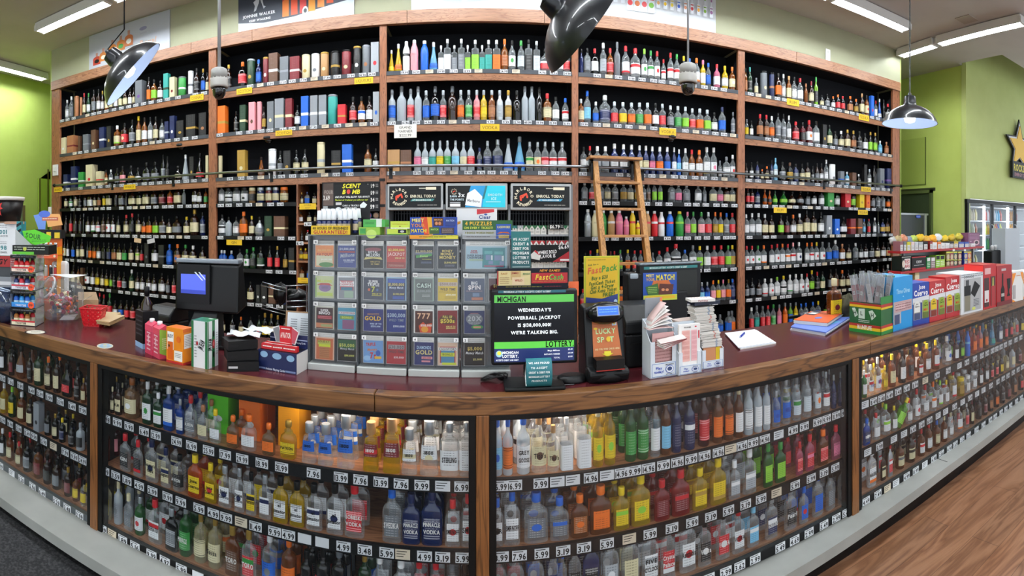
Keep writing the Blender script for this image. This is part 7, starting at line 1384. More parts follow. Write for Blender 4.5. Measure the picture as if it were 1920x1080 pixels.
for i in range(3):
    a, b = bd[i]+8.6, bd[i+1]+8.6; n = 9 if i < 2 else 5
    for r, (yy, cs) in enumerate(((413.5, cl), (441, c2), (470, c3), (500, cl))):
        z = P(1830, yy, YC+.1).z+.001
        if z < .3: continue
        for k in range(n):
            X = a+.09+k*.085
            if X > b-.2 and i < 2: break
            if X/ (YC+.2) > 2.05: break
            c = cs[i][(k*4//n + (k % 2)) % 4]; o = bpy.data.objects.new('drink_bottle', dm_); COL.objects.link(o); s = o.material_slots[0]; s.link = 'OBJECT'; s.material = plain(c, .3); o.location = (X, YC+.19, z); o.scale = (1.15, 1.15, 1.05)
            tag(o, f"drink bottle in glass cooler, {['first', 'second', 'third'][i]} door, {['top', 'second', 'third', 'lowest'][r]} shelf, {od[min(k, 11)]} from left", 'drink bottle', 'drinks in the glass cooler')
# white tower box in front of the coolers
q = PB(); a = P(1885, 428, 4.6); b = P(1912, 428, 4.6); q.bx((0, 0, 0), (b.x-a.x, .3, a.z), 'B4BCC4'); o = q.done('white_column_box', None, (a.x, 4.6, 0), bevel=.004); tag(o, 'plain pale grey tower standing before the glass coolers', 'display tower')
q = PB(); a = P(1864, 470, 4.7); b = P(1884, 470, 4.7); q.bx((0, 0, 0), (b.x-a.x-.06, .2, a.z), '121418'); o = q.done('coffee_machine', None, (a.x-.08, 4.7, 0), bevel=.02); tag(o, 'black machine with white cup lids on top left of the pale tower', 'coffee machine')
for i, x in enumerate((1867, 1873, 1879)): p = P(x, 470, 4.75); m = MB().lathe([(.03, 0), (.035, .07), (.037, .075), (.02, .1)], 12).build('cup_lid_stack', plain('E0E2E4', .4), None, (p.x-.08, 4.78, a.z+.001)); tag(m, f"white lidded cup on the black machine, {od[i]} from left", 'cup', 'cups on the black machine')
# star-shaped energy drink sign
p = P(1909, 290, YC-.03); t = thing('wall_sign', 'black wall sign with a yellow star and yellow drink lettering', 'sign', p)
s = .36; st = []
for i in range(10): an = pi/2+i*pi/5; r = (.42 if i % 2 == 0 else .19)*1.15; st.append((r*cos(an), r*sin(an)+.16))
M = FM((0, 0, 0)); m = PB()
m.add([(x*1.25, y*1.22-.03, .03) for x, y in st]+[(x*1.25, y*1.22-.03, 0) for x, y in st], [tuple(range(10))]+[(i, i+10, (i+1) % 10+10, (i+1) % 10) for i in range(10)], m.c('14161A'), M)
m.add([(x*1.08, y*1.08-.01, .034) for x, y in st], [tuple(range(10))], m.c('D8DCE0'), M); m.done('star_backing', t)
m = PB(); m.add([(x*.95, y*.95, .05) for x, y in st]+[(x*.95, y*.95, .034) for x, y in st], [tuple(range(10))]+[(i, i+10, (i+1) % 10+10, (i+1) % 10) for i in range(10)], m.c('E8B820'), M); m.done('star', t)
q = PB(); q.bx((-.36, -.06, -.52), (.5, 0, -.17), '14161A'); q.face(FM((.07, -.06, -.345)), .86, .35, [('t', 'ROCKSTAR', .52, .36, .42, .92, 'D8C820'), ('t', 'ENERGY DRINK', .5, .78, .2, .8, 'A8707A')]); q.done('lettering_board', t, bevel=.01)
# ================================================================ left end of the counter
def stickerp(x, y, lb, rx, ry, cols, txt):
    p = PZ(x, y, ZT); t_ = PB(); a = atan2(p.x, p.y)*-1
    t_.face(FM((0, 0, 0), (cos(a), sin(a), 0), (-sin(a), cos(a), 0)), rx, ry, cols, e=.0005); t_.bx((-.002, -.002, 0), (.002, .002, .0003), '808080'); o = t_.done('counter_sticker', None, (p.x, p.y, ZT+.0006)); tag(o, lb, 'sticker')
stickerp(66, 623, 'worn white and black oval sticker on the maroon counter', .115, .1, [('e', .5, .5, .5, .5, '1E1E22'), ('e', .52, .5, .42, .42, 'D8D4C4'), ('l', .3, .3, .75, .7, 2, '6A6A60')], '')
stickerp(197, 649, 'peeling blue and cream round sticker on the maroon counter', .075, .10, [('e', .5, .5, .5, .5, 'C8C4A8'), ('e', .5, .5, .36, .4, '6A9AC0'), ('e', .5, .5, .16, .3, 'C8B060'), ('p', [(.05, .4), (.95, .4), (.9, .65), (.1, .65)], '8AAAC0')], '')
# kraft bags and box behind
o, dm = boxthing('cardboard_box', 'open brown cardboard box behind the red basket', 'box', (146, 578), (146.5, 596), (183, 590), 558+4, '9A7E5E', right=[('p', [(.5, 0), (1, .5), (1, 0)], 'A88A68')])
for i, (pix, z0, lb) in enumerate((([(186, 590), (178, 600), (205, 606), (226, 592)], 0, 'folded kraft paper bags, lower pile beside the red basket'), ([(205, 595), (182, 607), (206, 611), (234, 598)], .022, 'folded kraft paper bag lying on top of the pile'))):
    flatpile('paper_bag', lb, 'paper bags', pix, z0, .021, ('C8AE84', 'B09468'), [], 6, jit=.006)
# red basket
p = PZ(164, 612, ZT); t = thing('plastic_basket', 'small red plastic basket with round holes and wire handle', 'basket', (p.x, p.y+.05, ZT), .45)
W0, W1, Hh = .045, .062, .098
m = MB(); RB = plain('C41420', .35)
for sgn, ax in ((-1, 'y'), (1, 'y'), (-1, 'x'), (1, 'x')):
    if ax == 'y': vs = [(-W0, sgn*W0, 0), (W0, sgn*W0, 0), (W1, sgn*W1, Hh), (-W1, sgn*W1, Hh)]
    else: vs = [(sgn*W0, -W0, 0), (sgn*W0, W0, 0), (sgn*W1, W1, Hh), (sgn*W1, -W1, Hh)]
    v = [Vector(q) for q in vs]
    rows_, cols_ = 4, 4; 
    def bl(a, b): return v[0].lerp(v[1], a).lerp(v[3].lerp(v[2], a), b)
    N = 10
    for r in range(rows_):
        for c in range(cols_):
            b0, b1 = .04+.92*r/rows_, .04+.92*(r+1)/rows_; a0, a1 = .04+.92*c/cols_, .04+.92*(c+1)/cols_; ca, cb = (a0+a1)/2, (b0+b1)/2; ra, rb = (a1-a0)*.26, (b1-b0)*.26
            outer = []; inner = []
            for k in range(12):
                an = 2*pi*k/12; x_, y_ = cos(an), sin(an); s_ = 1/max(abs(x_), abs(y_)); outer.append(tuple(bl(ca+x_*s_*(a1-a0)/2, cb+y_*s_*(b1-b0)/2))); inner.append(tuple(bl(ca+x_*ra, cb+y_*rb)))
            m.add(outer+inner, [(k, (k+1) % 12, 12+(k+1) % 12, 12+k) for k in range(12)])
o = m.build('basket_wall', RB, t); o.modifiers.new('s', 'SOLIDIFY').thickness = .003
MB().box((-W0, -W0, 0), (W0, W0, .003)).build('basket_floor', RB, t)
rim = MB(); rim.tube([(-W1, -W1, Hh), (W1, -W1, Hh), (W1, W1, Hh), (-W1, W1, Hh), (-W1, -W1, Hh)], .004, 8); rim.build('basket_rim', RB, t)
MB().tube([(-W1, 0, Hh), (-W1*1.2, .02, Hh+.03), (-.02, .03, Hh+.06)], .0015, 6).build('wire_handle', plain('C8C8C4', .3, .8), t)
# clear plastic jar of miniatures
p = PZ(103, 600, ZT); R0 = .125
t = thing('plastic_jar', 'big clear plastic jar lying tilted, full of miniature bottles', 'jar', (p.x+.01, p.y+.05, ZT+.0))
GL = glassy('D8DEE2', .35, .05, .05, .5)
m = MB(); m.lathe([(.07, 0), (.1, .008), (R0, .06), (R0*1.04, .11), (R0, .18), (.1, .225), (.085, .245)], 28, cap=False); jo = m.build('jar_wall', GL, t)
MX = Matrix.Translation((-.03, -.085, .19)) @ Euler((radians(60), 0, radians(-12))).to_matrix().to_4x4(); m = MB(); m.lathe([(.066, 0), (.072, .003), (.072, .012), (.066, .014)], 28, 0, MX, cap=False); m.build('jar_mouth_rim', glassy('F0F4F6', .5, .55, .05), t)
q = PB(); q.add([(-.11, -.03, .004), (.09, -.05, 0), (.12, .05, .012), (-.06, .07, .002)], [(0, 1, 2, 3)], q.c('E4E8EC')); o = q.done('paper_sheet', None, t.location+Vector((0, .03, .252))); o.modifiers.new('s', 'SOLIDIFY').thickness = .002; tag(o, 'white paper sheet lying on top of the clear jar', 'paper')
rr = random.Random(12); k = 0; mini = {}
desc = [('clear', 'red'), ('pink', 'white'), ('clear', 'white'), ('amber', 'dark'), ('peach', 'orange'), ('rose', 'pink')]
mc = [('c', 'r'), ('p', 'w'), ('c', 'w'), ('a', 'k'), ('u', 'o'), ('e', 'p')]
for i in range(26):
    a = rr.uniform(0, 6.28); r = R0*.62*sqrt(rr.random()); z = .03+.105*(i/26); b_, c_ = mc[i % 6]
    q = ob('miniature_bottle', unit('b', 'body'), body_mat(b_, True)); q.scale = (.026, .026, .085); ob('cap', unit('b', 'cap'), plain(PAL[c_], .4), q); ob('label', unit('b', 'label'), label_mat('wneo'[i % 4], 'rkwb'[i % 4], i % 3), q)
    q.rotation_euler = (rr.uniform(1.0, 2.2), rr.uniform(-.6, .6), a); q.location = t.location+Vector((r*cos(a), r*sin(a), z+.01)); tag(q, f"{desc[i % 6][0]} miniature bottle with {desc[i % 6][1]} cap jumbled in the clear jar", 'miniature bottle', f"{desc[i % 6][0]} miniatures with {desc[i % 6][1]} caps in the clear jar")
flatpile('loose_paper', 'white sheets lying behind the clear jar', 'paper', [(120, 592), (112, 600), (138, 600), (146, 590)], .0, .004, ('E2E4E8', 'D0D4D8'), [], 2)
# acrylic candy tower
p = PZ(43, 611, ZT); a_ = .52; t = thing('candy_tower', 'clear acrylic four-tier tower of small candies with orange price dots', 'display tower', (p.x, p.y, ZT), a_); W = .15; Dp = .13; Ht = (611-478)/F*2.75
AC = glassy('D0D6DA', .3, .08, .05, .5)
for x in (-W/2, W/2-.003): MB().box((x, 0, 0), (x+.003, Dp, Ht)).build('acrylic_side', AC, t)
MB().box((-W/2, Dp, 0), (W/2, Dp+.003, Ht)).build('acrylic_back', AC, t)
tc = [('B8202A', 'E8E0C0', 'A86A30', 'TOOTSIE', 'gold and brown'), ('2A90D8', 'C8E4F4', '1E60C0', 'TOOTSIE', 'blue'), ('C8283A', 'E8E8F0', '24346A', 'TOOTSIE', 'red white and blue'), ('C01C28', 'F4E0D0', 'D02020', 'TOOTSIE', 'red')]
th_ = Ht/4
for i, (c1, c2, c3_, tx, n) in enumerate(tc):
    z = th_*i; MB().box((-W/2, 0, z), (W/2, Dp, z+.003)).build('tier_shelf', plain('15171A', .4), t)
    q = PB(); q.bx((-W/2+.006, .002, z+.004), (W/2-.006, .004, z+.03), c2 if i != 1 else '2A80D0'); q.face(FM((0, .002, z+.017)), W-.012, .026, [('r', 0, 0, 1, .35, c1), ('t', tx, .4, .6, .4, .6, '202020' if i != 1 else 'F0F4F8')]); q.done('tier_label', t)
    if i > 0: q = PB(); q.face(FM((W*.32, -.0006, z+.018)), .036, .036, [('e', .5, .5, .5, .5, 'F0501E'), ('t', '99', .42, .5, .4, .5, '401808'), ('t', 'c', .78, .42, .25, .2, '401808')]); q.done('price_dot', t)
    q = PB(); q.bx((-W/2, -.003, z+th_-.02), (W/2, .0, z+th_-.004), '121316'); q.face(FM((0, -.003, z+th_-.012)), W, .016, [('l', .1, .2, .9, .8, 1, '6A6C70')]); q.done('tier_header', t)
    for k in range(6):
        M_ = Matrix.Rotation(a_, 3, 'Z'); loc = t.location+M_ @ Vector((-W*.34+W*.22*(k % 3)+.012*(k//3), .03+.045*(k//3), z+.004)); m = PB(); m.lathe([(.013, 0), (.015, .01), (.015, .045), (.008, .058)], 12, m.c(c1 if k % 2 else c3_)); m.lathe([(.0153, .014), (.0153, .034)], 12, m.c(c2), cap=False); m.lathe([(.009, .058), (.009, .07)], 10, m.c('202428')); o = m.done('candy_bottle', None, loc); tag(o, f"{n} candy bottle in the acrylic tower, {['bottom', 'second', 'third', 'top'][i]} tier, {'front' if k < 3 else 'back'} row, {od[k % 3]} along", 'candy', 'candies in the acrylic tower')
# green snack carton and lighter display above
zt_ = ZT+Ht; MXb = t.location
q = PB(); q.bx((-.1, -.04, 0), (.11, .1, .05), '1A1E18'); q.face(FM((.005, -.04, .025)), .21, .05, [('r', 0, .7, .6, 1, '5AB82A'), ('l', .05, .1, .9, .6, 2, 'A8B0A0'), ('e', .35, .4, .05, .2, 'B8C040')]); q.face(FM((.01, .02, .09)), .19, .09, [('p', [(.1, .1), (.5, 0), (1, .4), (.95, .75), (.5, .95), (.2, .7)], '58C81E'), ('t', 'SOUR', .45, .4, .3, .5, '1C5A14', 0, -.15), ('l', .4, .6, .85, .8, 2, '2A7A1C')]); q.add([(-.1, .0, .05), (-.1, .0, .14), (0, .0, .05)], [(0, 2, 1), (0, 1, 2)], q.c('D8DCDC')); o = q.done('snack_display_carton', None, MXb+Vector((.03, .04, Ht+.002))); o.rotation_euler = (0, 0, a_); tag(o, 'black snack carton with a neon green header on top of the acrylic tower', 'display carton')
t = thing('lighter_stand', 'orange and yellow plastic stand holding rows of lighters', 'lighter stand', at(91, .46), .5); O_ = t.location; H_ = hgt(91, .46, 448); OR = plain('E8701C', .4)
q = PB(); q.bx((-.05, .06, 0), (.07, .064, H_), 'E06A18'); q.bx((.066, -.03, 0), (.07, .064, H_-.05), 'F0A010'); q.done('stand_back', t)
for i in range(3):
    z = H_*(.18+.3*i); q = PB(); q.bx((-.06, -.04, z), (.075, .062, z+.004), 'E0501E'); q.bx((-.06, -.043, z-.016), (.075, -.04, z+.012), 'F0683A'); q.face(FM((.008, -.043, z-.002)), .135, .028, [('l', .1, .3, .6, .6, 1, 'E8E0C0'), ('e', .85, .5, .06, .3, 'F0DCC0')]); q.done('lighter_tray', t)
    for k in range(4):
        m = MB(); m.lathe([(.011, 0), (.012, .003), (.012, .058), (.01, .06)], 12, 0, None, 1, .6); o = m.build('lighter', plain(['B8242C', '8A8680', 'B0AAA0', '2A2A2E'][(k+i) % 4], .3), None, O_+Matrix.Rotation(.5, 3, 'Z') @ Vector((-.045+.032*k, -.01, z+.0045))); o.rotation_euler = (0, 0, .5); MB().lathe([(.009, .06), (.01, .061), (.01, .074), (.006, .076)], 10, 0, None, 1, .7).build('lighter_top', plain('C8CCD0', .2, .9), o); tag(o, f"{['red', 'grey', 'beige', 'black'][(k+i) % 4]} lighter on the {['bottom', 'middle', 'top'][i]} tray of the orange stand", 'lighter', 'lighters in the orange stand')
q = PB(); H2 = (448-404)/F*2.8; q.bx((-.09, 0, 0), (.09, .08, .055), '17181C'); q.face(FM((0, 0, .03)), .18, .055, [('r', .1, .4, .35, 1, 'E0C020'), ('r', .45, .3, .62, 1, 'E0C020'), ('r', .75, .35, .95, 1, 'E0C020'), ('r', 0, .0, .4, .3, '2A2C34')]); q.face(FM((-.01, .03, .1)), .2, .14, [('p', [(0, .15), (.45, .05), (.4, 1), (.2, .9)], '6A90D8'), ('p', [(.4, .1), (.9, .1), (1, .6), (.5, .7)], 'E8A860'), ('e', .38, .1, .2, .16, '4A6AC8'), ('r', .3, .25, .85, .4, 'B85A40'), ('l', .32, .27, .8, .38, 1, 'E8D0B0')]); q.add([(-.1, .032, .03), (.09, .032, .03), (.09, .032, .17), (-.1, .032, .17)], [(0, 1, 2, 3)], q.c('7A7A84')) if 0 else None
o = q.done('wrap_display_carton', None, O_+Vector((-.03, .02, H_+.002))); o.rotation_euler = (0, 0, .5); tag(o, 'carton with a blue and peach curved header and yellow packs, above the orange stand', 'display carton')
# white plastic dispenser behind
p = at(111, .52); Hd = hgt(111, .52, 490); t = thing('wall_dispenser', 'white rounded plastic dispenser between the lighter stand and the shelving', 'dispenser', p, .5)
MB().box((-.055, 0, .0), (.055, .05, Hd)).build('dispenser_body', plain('DADCDC', .35), t, bevel=.018); MB().box((-.035, -.004, Hd*.25), (.035, 0, Hd*.7)).build('front_window', plain('A8ACA4', .3), t); MB().box((-.045, -.003, .0), (.045, .0, Hd*.2)).build('blue_label', plain('3A5A9A', .4), t)
for s in (-1, 1): MB().box((s*.052-.006, -.008, Hd*.3), (s*.052+.006, .02, Hd*.42)).build('yellow_tab', plain('E8C020', .4), t, bevel=.003)
# ---- leftmost group: round clear bowl, notice, bucket
p = PZ(-9, 603, ZT); t = thing('glass_bowl', 'dark clear fishbowl with a pale rim, cut by the picture edge', 'bowl', (p.x, p.y+.06, ZT)); m = MB(); m.lathe([(.06, 0), (.1, .02), (.13, .08), (.13, .12), (.1, .18)], 24, cap=False); m.build('bowl_wall', glassy('3A4A6A', .5, .4, .05), t)
MB().tube([(.1*cos(2*pi*i/24), .1*sin(2*pi*i/24)*.9-.03, .185+.03*sin(2*pi*i/24)*-1) for i in range(25)], .005, 6).build('bowl_rim', plain('B0C0D8', .25), t)
for i in range(8): m = PB(); m.bx((-.02, -.008, 0), (.02, .008, .04), ['C8B860', '8A3A3A', 'C8C8C0', '4A6A9A'][i % 4]); o = m.done('candy_packet', None, t.location+Vector((.04*cos(i*2.1), .04*sin(i*2.1), .03+.014*i)), bevel=.004); o.rotation_euler = (i, i*.6, i*1.7); tag(o, f"{['pale yellow', 'brick red', 'cream', 'slate blue'][i % 4]} candy packet in the dark fishbowl, {['lower', 'upper'][i//4]} one", 'candy packet', 'packets in the dark fishbowl')
p = at(8, .46); t = thing('notice_rack', 'white age notice lettered 2001 and 1998 on a striped teal rack', 'notice', (p.x, p.y, ZT), .62); H3 = hgt(8, .46, 418); zb = hgt(8, .46, 479)
q = PB(); q.bx((-.2, 0, zb), (.09, .004, H3), 'E4E8EA'); q.face(FM((-.055, 0, (H3+zb)/2)), .29, H3-zb, [('l', .35, .06, .75, .16, 2, '8A8E92'), ('t', '2001', .62, .27, .13, .42, '1E7A80'), ('t', 'TOBACCO', .62, .40, .055, .5, '4A5054'), ('l', .35, .56, .75, .66, 2, '8A8E92'), ('t', '1998', .62, .76, .13, .42, '1E7A80'), ('t', 'ALCOHOL', .62, .9, .055, .5, '4A5054')]); q.done('notice_sheet', t)
q = PB(); q.bx((.09, .0, zb-.1), (.125, .12, H3+.01), '2A8A90')
for i in range(5): q.face(FM((.107, -.0005, zb+(H3-zb)*(i+.5)/5)), .035, .04, [('p', [(0, .2), (1, -.3), (1, .2), (0, .7)], '202A30')])
q.bx((-.2, .006, 0), (.09, .12, zb-.004), '3A3E42'); q.done('rack_side', t)
q = PB(); q.bx((-.2, -.002, zb-.08), (.11, .004, zb-.004), '9A1C1C'); q.face(FM((-.045, -.002, zb-.042)), .31, .076, [('t', 'ENERGY', .42, .5, .5, .6, '1A0C0C', .2), ('l', .8, .2, .98, .8, 3, 'D8A8A8')]); q.done('energy_strip', t)
q = PB(); q.bx((-.2, -.004, .03), (.11, .002, zb-.15), '8A9096'); q.face(FM((-.045, -.004, (.03+zb-.15)/2)), .31, zb-.18, [('r', 0, .2, 1, .35, 'D8DCE0'), ('l', .1, .45, .9, .9, 3, '4A5054')]); q.done('lower_packets', t)
p = at(6, .52); z0 = hgt(6, .52, 415); t = thing('promo_bucket', 'black bucket with a red emblem and cream rim on top of the notice rack', 'bucket', (p.x, p.y, ZT+z0), 0); zz = (415-377)/F*p.xy.length
MB().box((-.17, -.06, -.02), (.17, .06, -.002)).build('lid_stack', plain('C8A08A', .5), t); m = MB(); m.lathe([(.125, 0), (.15, zz)], 28, 0); m.build('bucket_wall', plain('1B1617', .4), t); MB().lathe([(.156, zz), (.158, zz+.025), (.152, zz+.026)], 28).build('bucket_rim', plain('DAD6CC', .4), t)
q = PB(); an = radians(-48); q.face(FM((.142*cos(an), .142*sin(an), zz*.55), (-sin(an), cos(an), 0), (0, 0, 1), .004), .09, .11, [('p', [(.3, .05), (.5, .15), (.75, .08), (.65, .3), (.8, .45), (.6, .5), (.7, .9), (.5, .7), (.3, .95), (.35, .55), (.1, .4), (.35, .35)], 'C8201C')]); q.done('red_emblem', t)
# vertical seams, recess and cupboard edge on the left green wall
def LW_(x, y):
    t_ = dirx(x); X = -7.8; Y = X/tan(t_); return Vector((X, Y, EYE+(CY-y)/F*sqrt(X*X+Y*Y)))
a, b = LW_(70, 335), LW_(97, 305)
q = PB(); q.bx((-7.79, a.y, 0), (-7.72, b.y+.2, a.z), '90AA3E'); q.add([(-7.72, a.y, a.z), (-7.72, b.y+.2, a.z), (-7.72, b.y+.2, b.z)], [(0, 1, 2), (0, 2, 1)], q.c('90AA3E')); c_ = LW_(85, 320); q.bx((-7.715, c_.y-.015, 0), (-7.71, c_.y+.015, a.z+.2), '4A3E14'); q.bx((-7.715, a.y-.02, 0), (-7.71, a.y+.01, a.z), '4A3A1C'); o = q.done('trim_2'); o['kind'] = 'structure'
a, b = LW_(28, 385), LW_(41, 385); q = PB(); q.bx((-7.79, a.y, 0), (-7.7, b.y, a.z), '6E7E5E'); q.bx((-7.70, b.y-.06, 0), (-7.69, b.y, a.z), '6A5A3E'); o = q.done('door_2'); o['kind'] = 'structure'
# ================================================================ posters, pendants, dome cameras
def poster(x0, x1, ybL, label, layers, col, frac=1.0):
    xa, xb = wx(x0), wx(x1); W = xb-xa; z0 = kz(405.5)+.0; z1 = ZC-.02; H = (z1-z0)*frac
    q = PB(); q.bx((-W/2, 0, 0), (W/2, .015, H), col); q.face(FM((0, 0, H/2)), W, H, layers); o = q.done('poster', None, ((xa+xb)/2, D-.0, z0+.002), rough=.4); return tag(o, label, 'poster')
WP = 'B8BEC8'
L = [('e', .70, .28, .045, .05, '8A8CA8'), ('t', 'CROWN', .70, .40, .04, .26, 'A8A8B8'), ('t', 'Royal', .75, .66, .15, .28, 'D8A88A', .25)]
for x, s, c, lc in ((.11, 1.0, 'A83A28', '202020'), (.20, 1.06, 'C87A34', 'E8E0D0'), (.32, 1.28, 'C87A34', '2A3A6A'), (.43, 1.2, 'C87A34', '3E9A40'), (.53, 1.25, 'B86A3A', 'E0E0D8')):
    h = .34*s; b0 = .9-(x-.11)*.62; L += [('p', [(x-.015, b0-h), (x+.015, b0-h), (x+.015, b0-h*.72), (x-.015, b0-h*.72)], 'B88A7A'), ('e', x, b0-h*.5, .052, h*.22, c), ('r', x-.052, b0-h*.5, x+.052, b0, c), ('e', x, b0-h*.3, .032, h*.16, lc)]
poster(167, 318, 0, 'white poster showing a row of amber bottles above the cognac bay', L, WP)
L = [('p', [(0, .78), (.35, .92), (1, .62), (1, 1), (0, 1)], 'C8D4DE'), ('p', [(0, .9), (.4, .86), (1, .8), (1, 1), (0, 1)], 'E0E8EE'), ('t', 'JOHNNIE WALKER', .19, .66, .07, .3, 'E8ECEE'), ('t', 'KEEP WALKING', .2, .78, .05, .24, 'E8ECEE'), ('p', [(.14, .36), (.17, .30), (.2, .28), (.19, .4), (.165, .56), (.145, .58), (.155, .45)], 'C8CED4'), ('p', [(.2, .30), (.22, .3), (.235, .48), (.255, .5), (.235, .55), (.225, .48)], 'C8CED4')]
for i, (x, c, c2) in enumerate(((.43, 'E07A2C', 'C83A3A'), (.505, 'D8502C', '2A2424'), (.58, 'C83A34', 'B8B0B0'), (.655, 'D89028', '2C2C28'), (.73, 'E08A3C', 'B8BCC0'), (.805, 'D85A2C', 'C86A30'), (.885, 'E8A030', '2A4A8A'))):
    L += [('r', x-.028, .0, x+.028, .82-(.05*abs(i-3) if i > 3 else 0)-i*.01, c), ('p', [(x-.028, .38), (x+.028, .26), (x+.028, .36), (x-.028, .48)], c2)]
L += [('e', .6, .78, .026, .12, 'D8DCE0'), ('e', .6, .76, .014, .05, '2A3038')]
poster(447, 664, 0, 'dark banner with a striding figure and amber bottles above the scotch bay', L, '28303E')
L = [('p', [(0, .5), (.3, .9), (.6, .8), (1, .6), (1, 1), (0, 1)], 'CCD2D6'), ('t', 'GRO', .11, .62, .22, .18, 'D8503C'), ('p', [(0, .7), (.1, .82), (.4, .9), (.4, .95), (.08, .9), (0, .8)], 'D2D6D8'), ('e', .39, .72, .05, .1, 'D8DEE4'), ('e', .39, .72, .025, .05, 'F4F8FA')]
poster(771, 1027, 0, 'pale poster with red lettering above the middle vodka bay', L, 'B4BECC')
L = []
for i in range(18):
    x = .25+.042*i; big = 5 <= i <= 8; h = .62 if big else .42; b0 = .80 if big else .66; w = .019 if big else .011
    c = ['D85A4A', 'D8A040', 'E0705A', 'B8B040', 'C83A3A', 'C83038', 'C86A3A', 'C83A40', '6AA83A', 'C89A60', 'D8B020', 'D8C040', '3A60B8', 'C88A6A', 'B83A40', 'D8A040', '7AA83A', '8A5A8A'][i]
    L += [('r', x-w, b0-h*.6, x+w, b0, 'DDE4EA'), ('r', x-w*.35, b0-h, x+w*.35, b0-h*.6, 'D0D8DE'), ('r', x-w*.4, b0-h, x+w*.4, b0-h*.86, c), ('e', x, b0-h*.28, w*.8, h*.10, c), ('r', x-w*.8, b0-h*.52, x+w*.8, b0-h*.46, 'C8483E' if big else c)]
poster(1028, 1342, 0, 'white poster with a line of small flavored bottles over the ladder bay', L, 'C4C9CE')
BLKE = plain('20242B', .32, .1, coat=.3); WENA = plain('C8CCD0', .4, 0, .0)
def pendant(name, label, p, R, tilt, az, cord, lit, k=1.0):
    """bell shade: local z is the shade axis, mouth at z=0; tilt away from vertical towards azimuth az"""
    t = thing(name, label, 'pendant lamp', p, 0, 'black pendant lamps over the counter')
    ax = tilt.normalized(); Mx = ax.to_track_quat('Z', 'Y').to_matrix().to_4x4()
    out = [(1.0, 0), (.985, .02), (.95, .10), (.84, .26), (.66, .40), (.46, .50), (.28, .555), (.24, .58), (.23, .66), (.205, .84), (.19, .86), (.06, .87)]
    MB().lathe([(r*R, z*R*k) for r, z in out], 40, 0, Mx, cap=False).build('shade', BLKE, t)
    MB().lathe([(r*R*.975, z*R*k) for r, z in out[:7]], 40, 0, Mx, cap=False).build('enamel_lining', plain('BFD6F6', .5, 0, .2) if lit else WENA, t)  # lit lining is given its own faint glow in place of bulb light
    MB().lathe([(.01, .005), (.03, .012), (.036, .035), (.03, .06), (.018, .09)], 18, 0, Mx).build('bulb', plain('F4F8FF', .4, 0, 2.5 if lit else 0.0), t)
    MB().lathe([(.2*R, .86*R*k), (.07*R, .9*R*k), (.05*R, .97*R*k)], 18, 0, Mx).build('neck_cap', BLKE, t)
    top = Mx @ Vector((0, 0, .95*R*k)); MB().tube([top]+[Vector(q)-Vector(p) for q in cord], .004, 8).build('cord', plain('1A1C20', .4), t)
    c = cord[-1]; MB().lathe([(.06, -.03), (.06, 0)], 20).build('ceiling_rose', plain('1A1C20', .4), t, Vector((c[0], c[1], ZC))-Vector(p))
    return t
Yp = 1.95
p = P(1706, 232, Yp); pendant('pendant_lamp', 'black bell pendant lamp hanging straight with a glowing white mouth', (p.x, p.y, p.z), .172, Vector((0, 0, 1)), 0, [(p.x, p.y, p.z+.6), (p.x, p.y, ZC)], True, 1.12)
p = P(250, 141, Yp); q = P(233, 55, Yp); r_ = P(233, 5, Yp)
pendant('pendant_lamp', 'black bell pendant lamp tipped sideways before the amber bottle poster', (p.x, p.y, p.z), .2, Vector((.771, .636, 0))*-.735+Vector((0, 0, .66))+Vector((-.636, .771, 0))*-.05, 0, [P(198, 97, Yp), (q.x, q.y, q.z), (r_.x, r_.y, ZC)], True, .95)
p = P(1093, 57, Yp); pendant('pendant_lamp', 'large dark pendant shade tipped and cropped above the middle shelving', (p.x, p.y, p.z), .207, Vector((-.80, .16, .0))+Vector((0, 0, .58))-Vector((.2, .98, 0))*.36, 0, [(p.x-.21, p.y, p.z+.30), (p.x-.21, p.y, ZC)], False, 1.05)
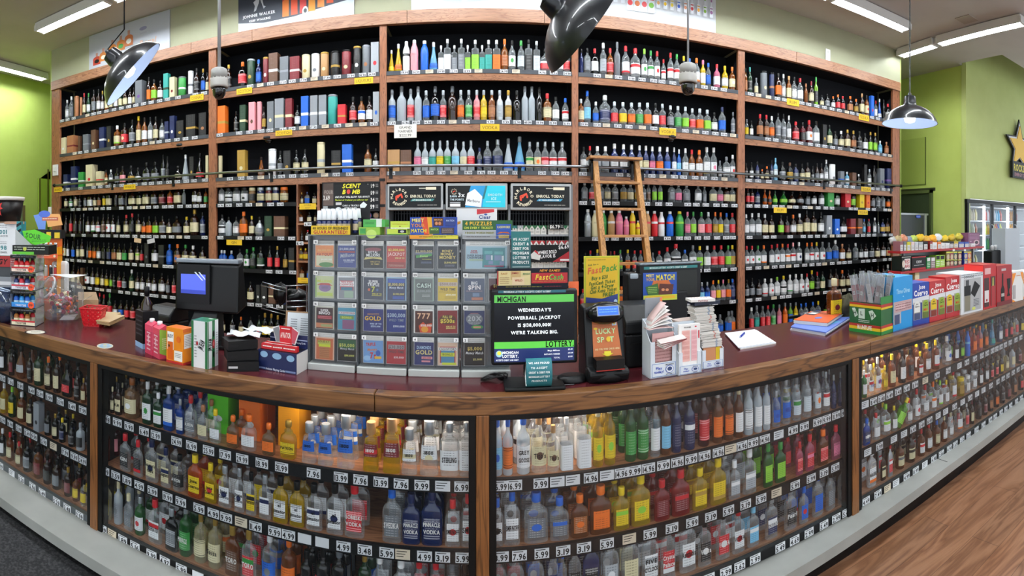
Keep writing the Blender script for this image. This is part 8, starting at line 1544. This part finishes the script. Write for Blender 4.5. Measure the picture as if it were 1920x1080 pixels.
def ptz(x, ytop, ybot, Yc, label):
    p = P(x, ybot, Yc); d = Yc/cos(dirx(x)); H = (ybot-ytop)/F*d; R = H*.28
    t = thing('dome_camera', label, 'security camera', (p.x, p.y, p.z), 0, 'white dome cameras on poles'); g = plain('B4B2AC', .45)
    MB().lathe([(R*.95, H*.36), (R, H*.42), (R*.97, H*.6), (R*.93, H*.64)], 28).build('lower_housing', g, t); MB().lathe([(R*.93, H*.65), (R*.9, H*.9), (R*.82, H*.93), (R*.55, H*.97)], 28).build('upper_housing', plain('A6A6A2', .45), t)
    MB().lathe([(R*.02, 0), (R*.45, H*.045), (R*.68, H*.14), (R*.76, H*.27), (R*.8, H*.37)], 24).build('smoked_dome', plain('0A0C10', .06, coat=1), t)
    for i in range(14): a = 2*pi*i/14; MB().box((-.003, -.0015, -.002), (.003, .0015, .002)).build('rivet', plain('E8E8E4', .3), t, (R*.97*cos(a), R*.97*sin(a), H*.645))
    MB().cyl((0, 0, H*.95), (0, 0, ZC-p.z), .012 if x < 800 else .007, 12).build('pole', plain('B8BCC0', .35, .4), t)
    MB().lathe([(.06, ZC-p.z-.02), (.06, ZC-p.z)], 20).build('ceiling_plate', g, t)
ptz(411, 126, 187, 2.9, 'white dome camera on a thick pole before the cognac and scotch bays')
ptz(1290, 117, 179, 2.9, 'white dome camera on a thin pole in front of the ladder bay')
q = PB(); p = P(20, 40, 4.2)
m = MB().lathe([(.05, -.02), (.05, 0)], 20).build('smoke_detector', plain('B8B0A8', .6), None, (-6.2, 4.0, ZC)); tag(m, 'small round detector on the ceiling near the left batten', 'smoke detector')
m = MB().box((-.12, -.12, -.01), (.12, .12, 0)).build('ceiling_speaker_plate', plain('A8A098', .6), None, (5.9, 3.9, ZC)); tag(m, 'small square plate on the ceiling beside the right battens', 'ceiling plate')
# ================================================================ labels that single each bottle out
ORD = ['first', 'second', 'third', 'fourth', 'fifth', 'sixth', 'seventh', 'eighth', 'ninth', 'tenth', 'eleventh', 'twelfth', 'thirteenth', 'fourteenth', 'fifteenth', 'sixteenth']
def wc(s): return len(s.replace(',', ' ').split())
byrow = {}
for b in ALLB: byrow.setdefault(b['place'], []).append(b)
for place, L in byrow.items():
    L.sort(key=lambda b: (round(b.get('deep', 0)), b['x']))
    looks = {}
    for b in L: looks.setdefault(b['look'], []).append(b)
    for b in L:
        same = looks[b['look']]
        lab = f"{b['look']}, {place}"
        if len(same) > 1:
            i = same.index(b); n = len(same)
            if n == 2: q = 'nearer left post' if i == 0 else 'nearer right post'
            elif i == 0: q = 'leftmost such'
            elif i == n-1: q = 'rightmost such'
            else: q = (ORD[i]+' such from left') if i < 16 else f'{ORD[n-1-i]} such from right'
            lab = f"{b['look']}, {place}, {q}"
        lab = lab.replace('flavored vodka', 'vodka') if wc(lab) > 16 else lab
        while wc(lab) > 16 and ', ' in lab:
            for a, c in ((' shouldered bottle', ' bottle'), (' below rail', ''), (' such from ', ' from '), (' decanter bottle', ' decanter'), ('nearer ', '')):
                if a in lab: lab = lab.replace(a, c, 1); break
            else: break
        b['o']['label'] = lab
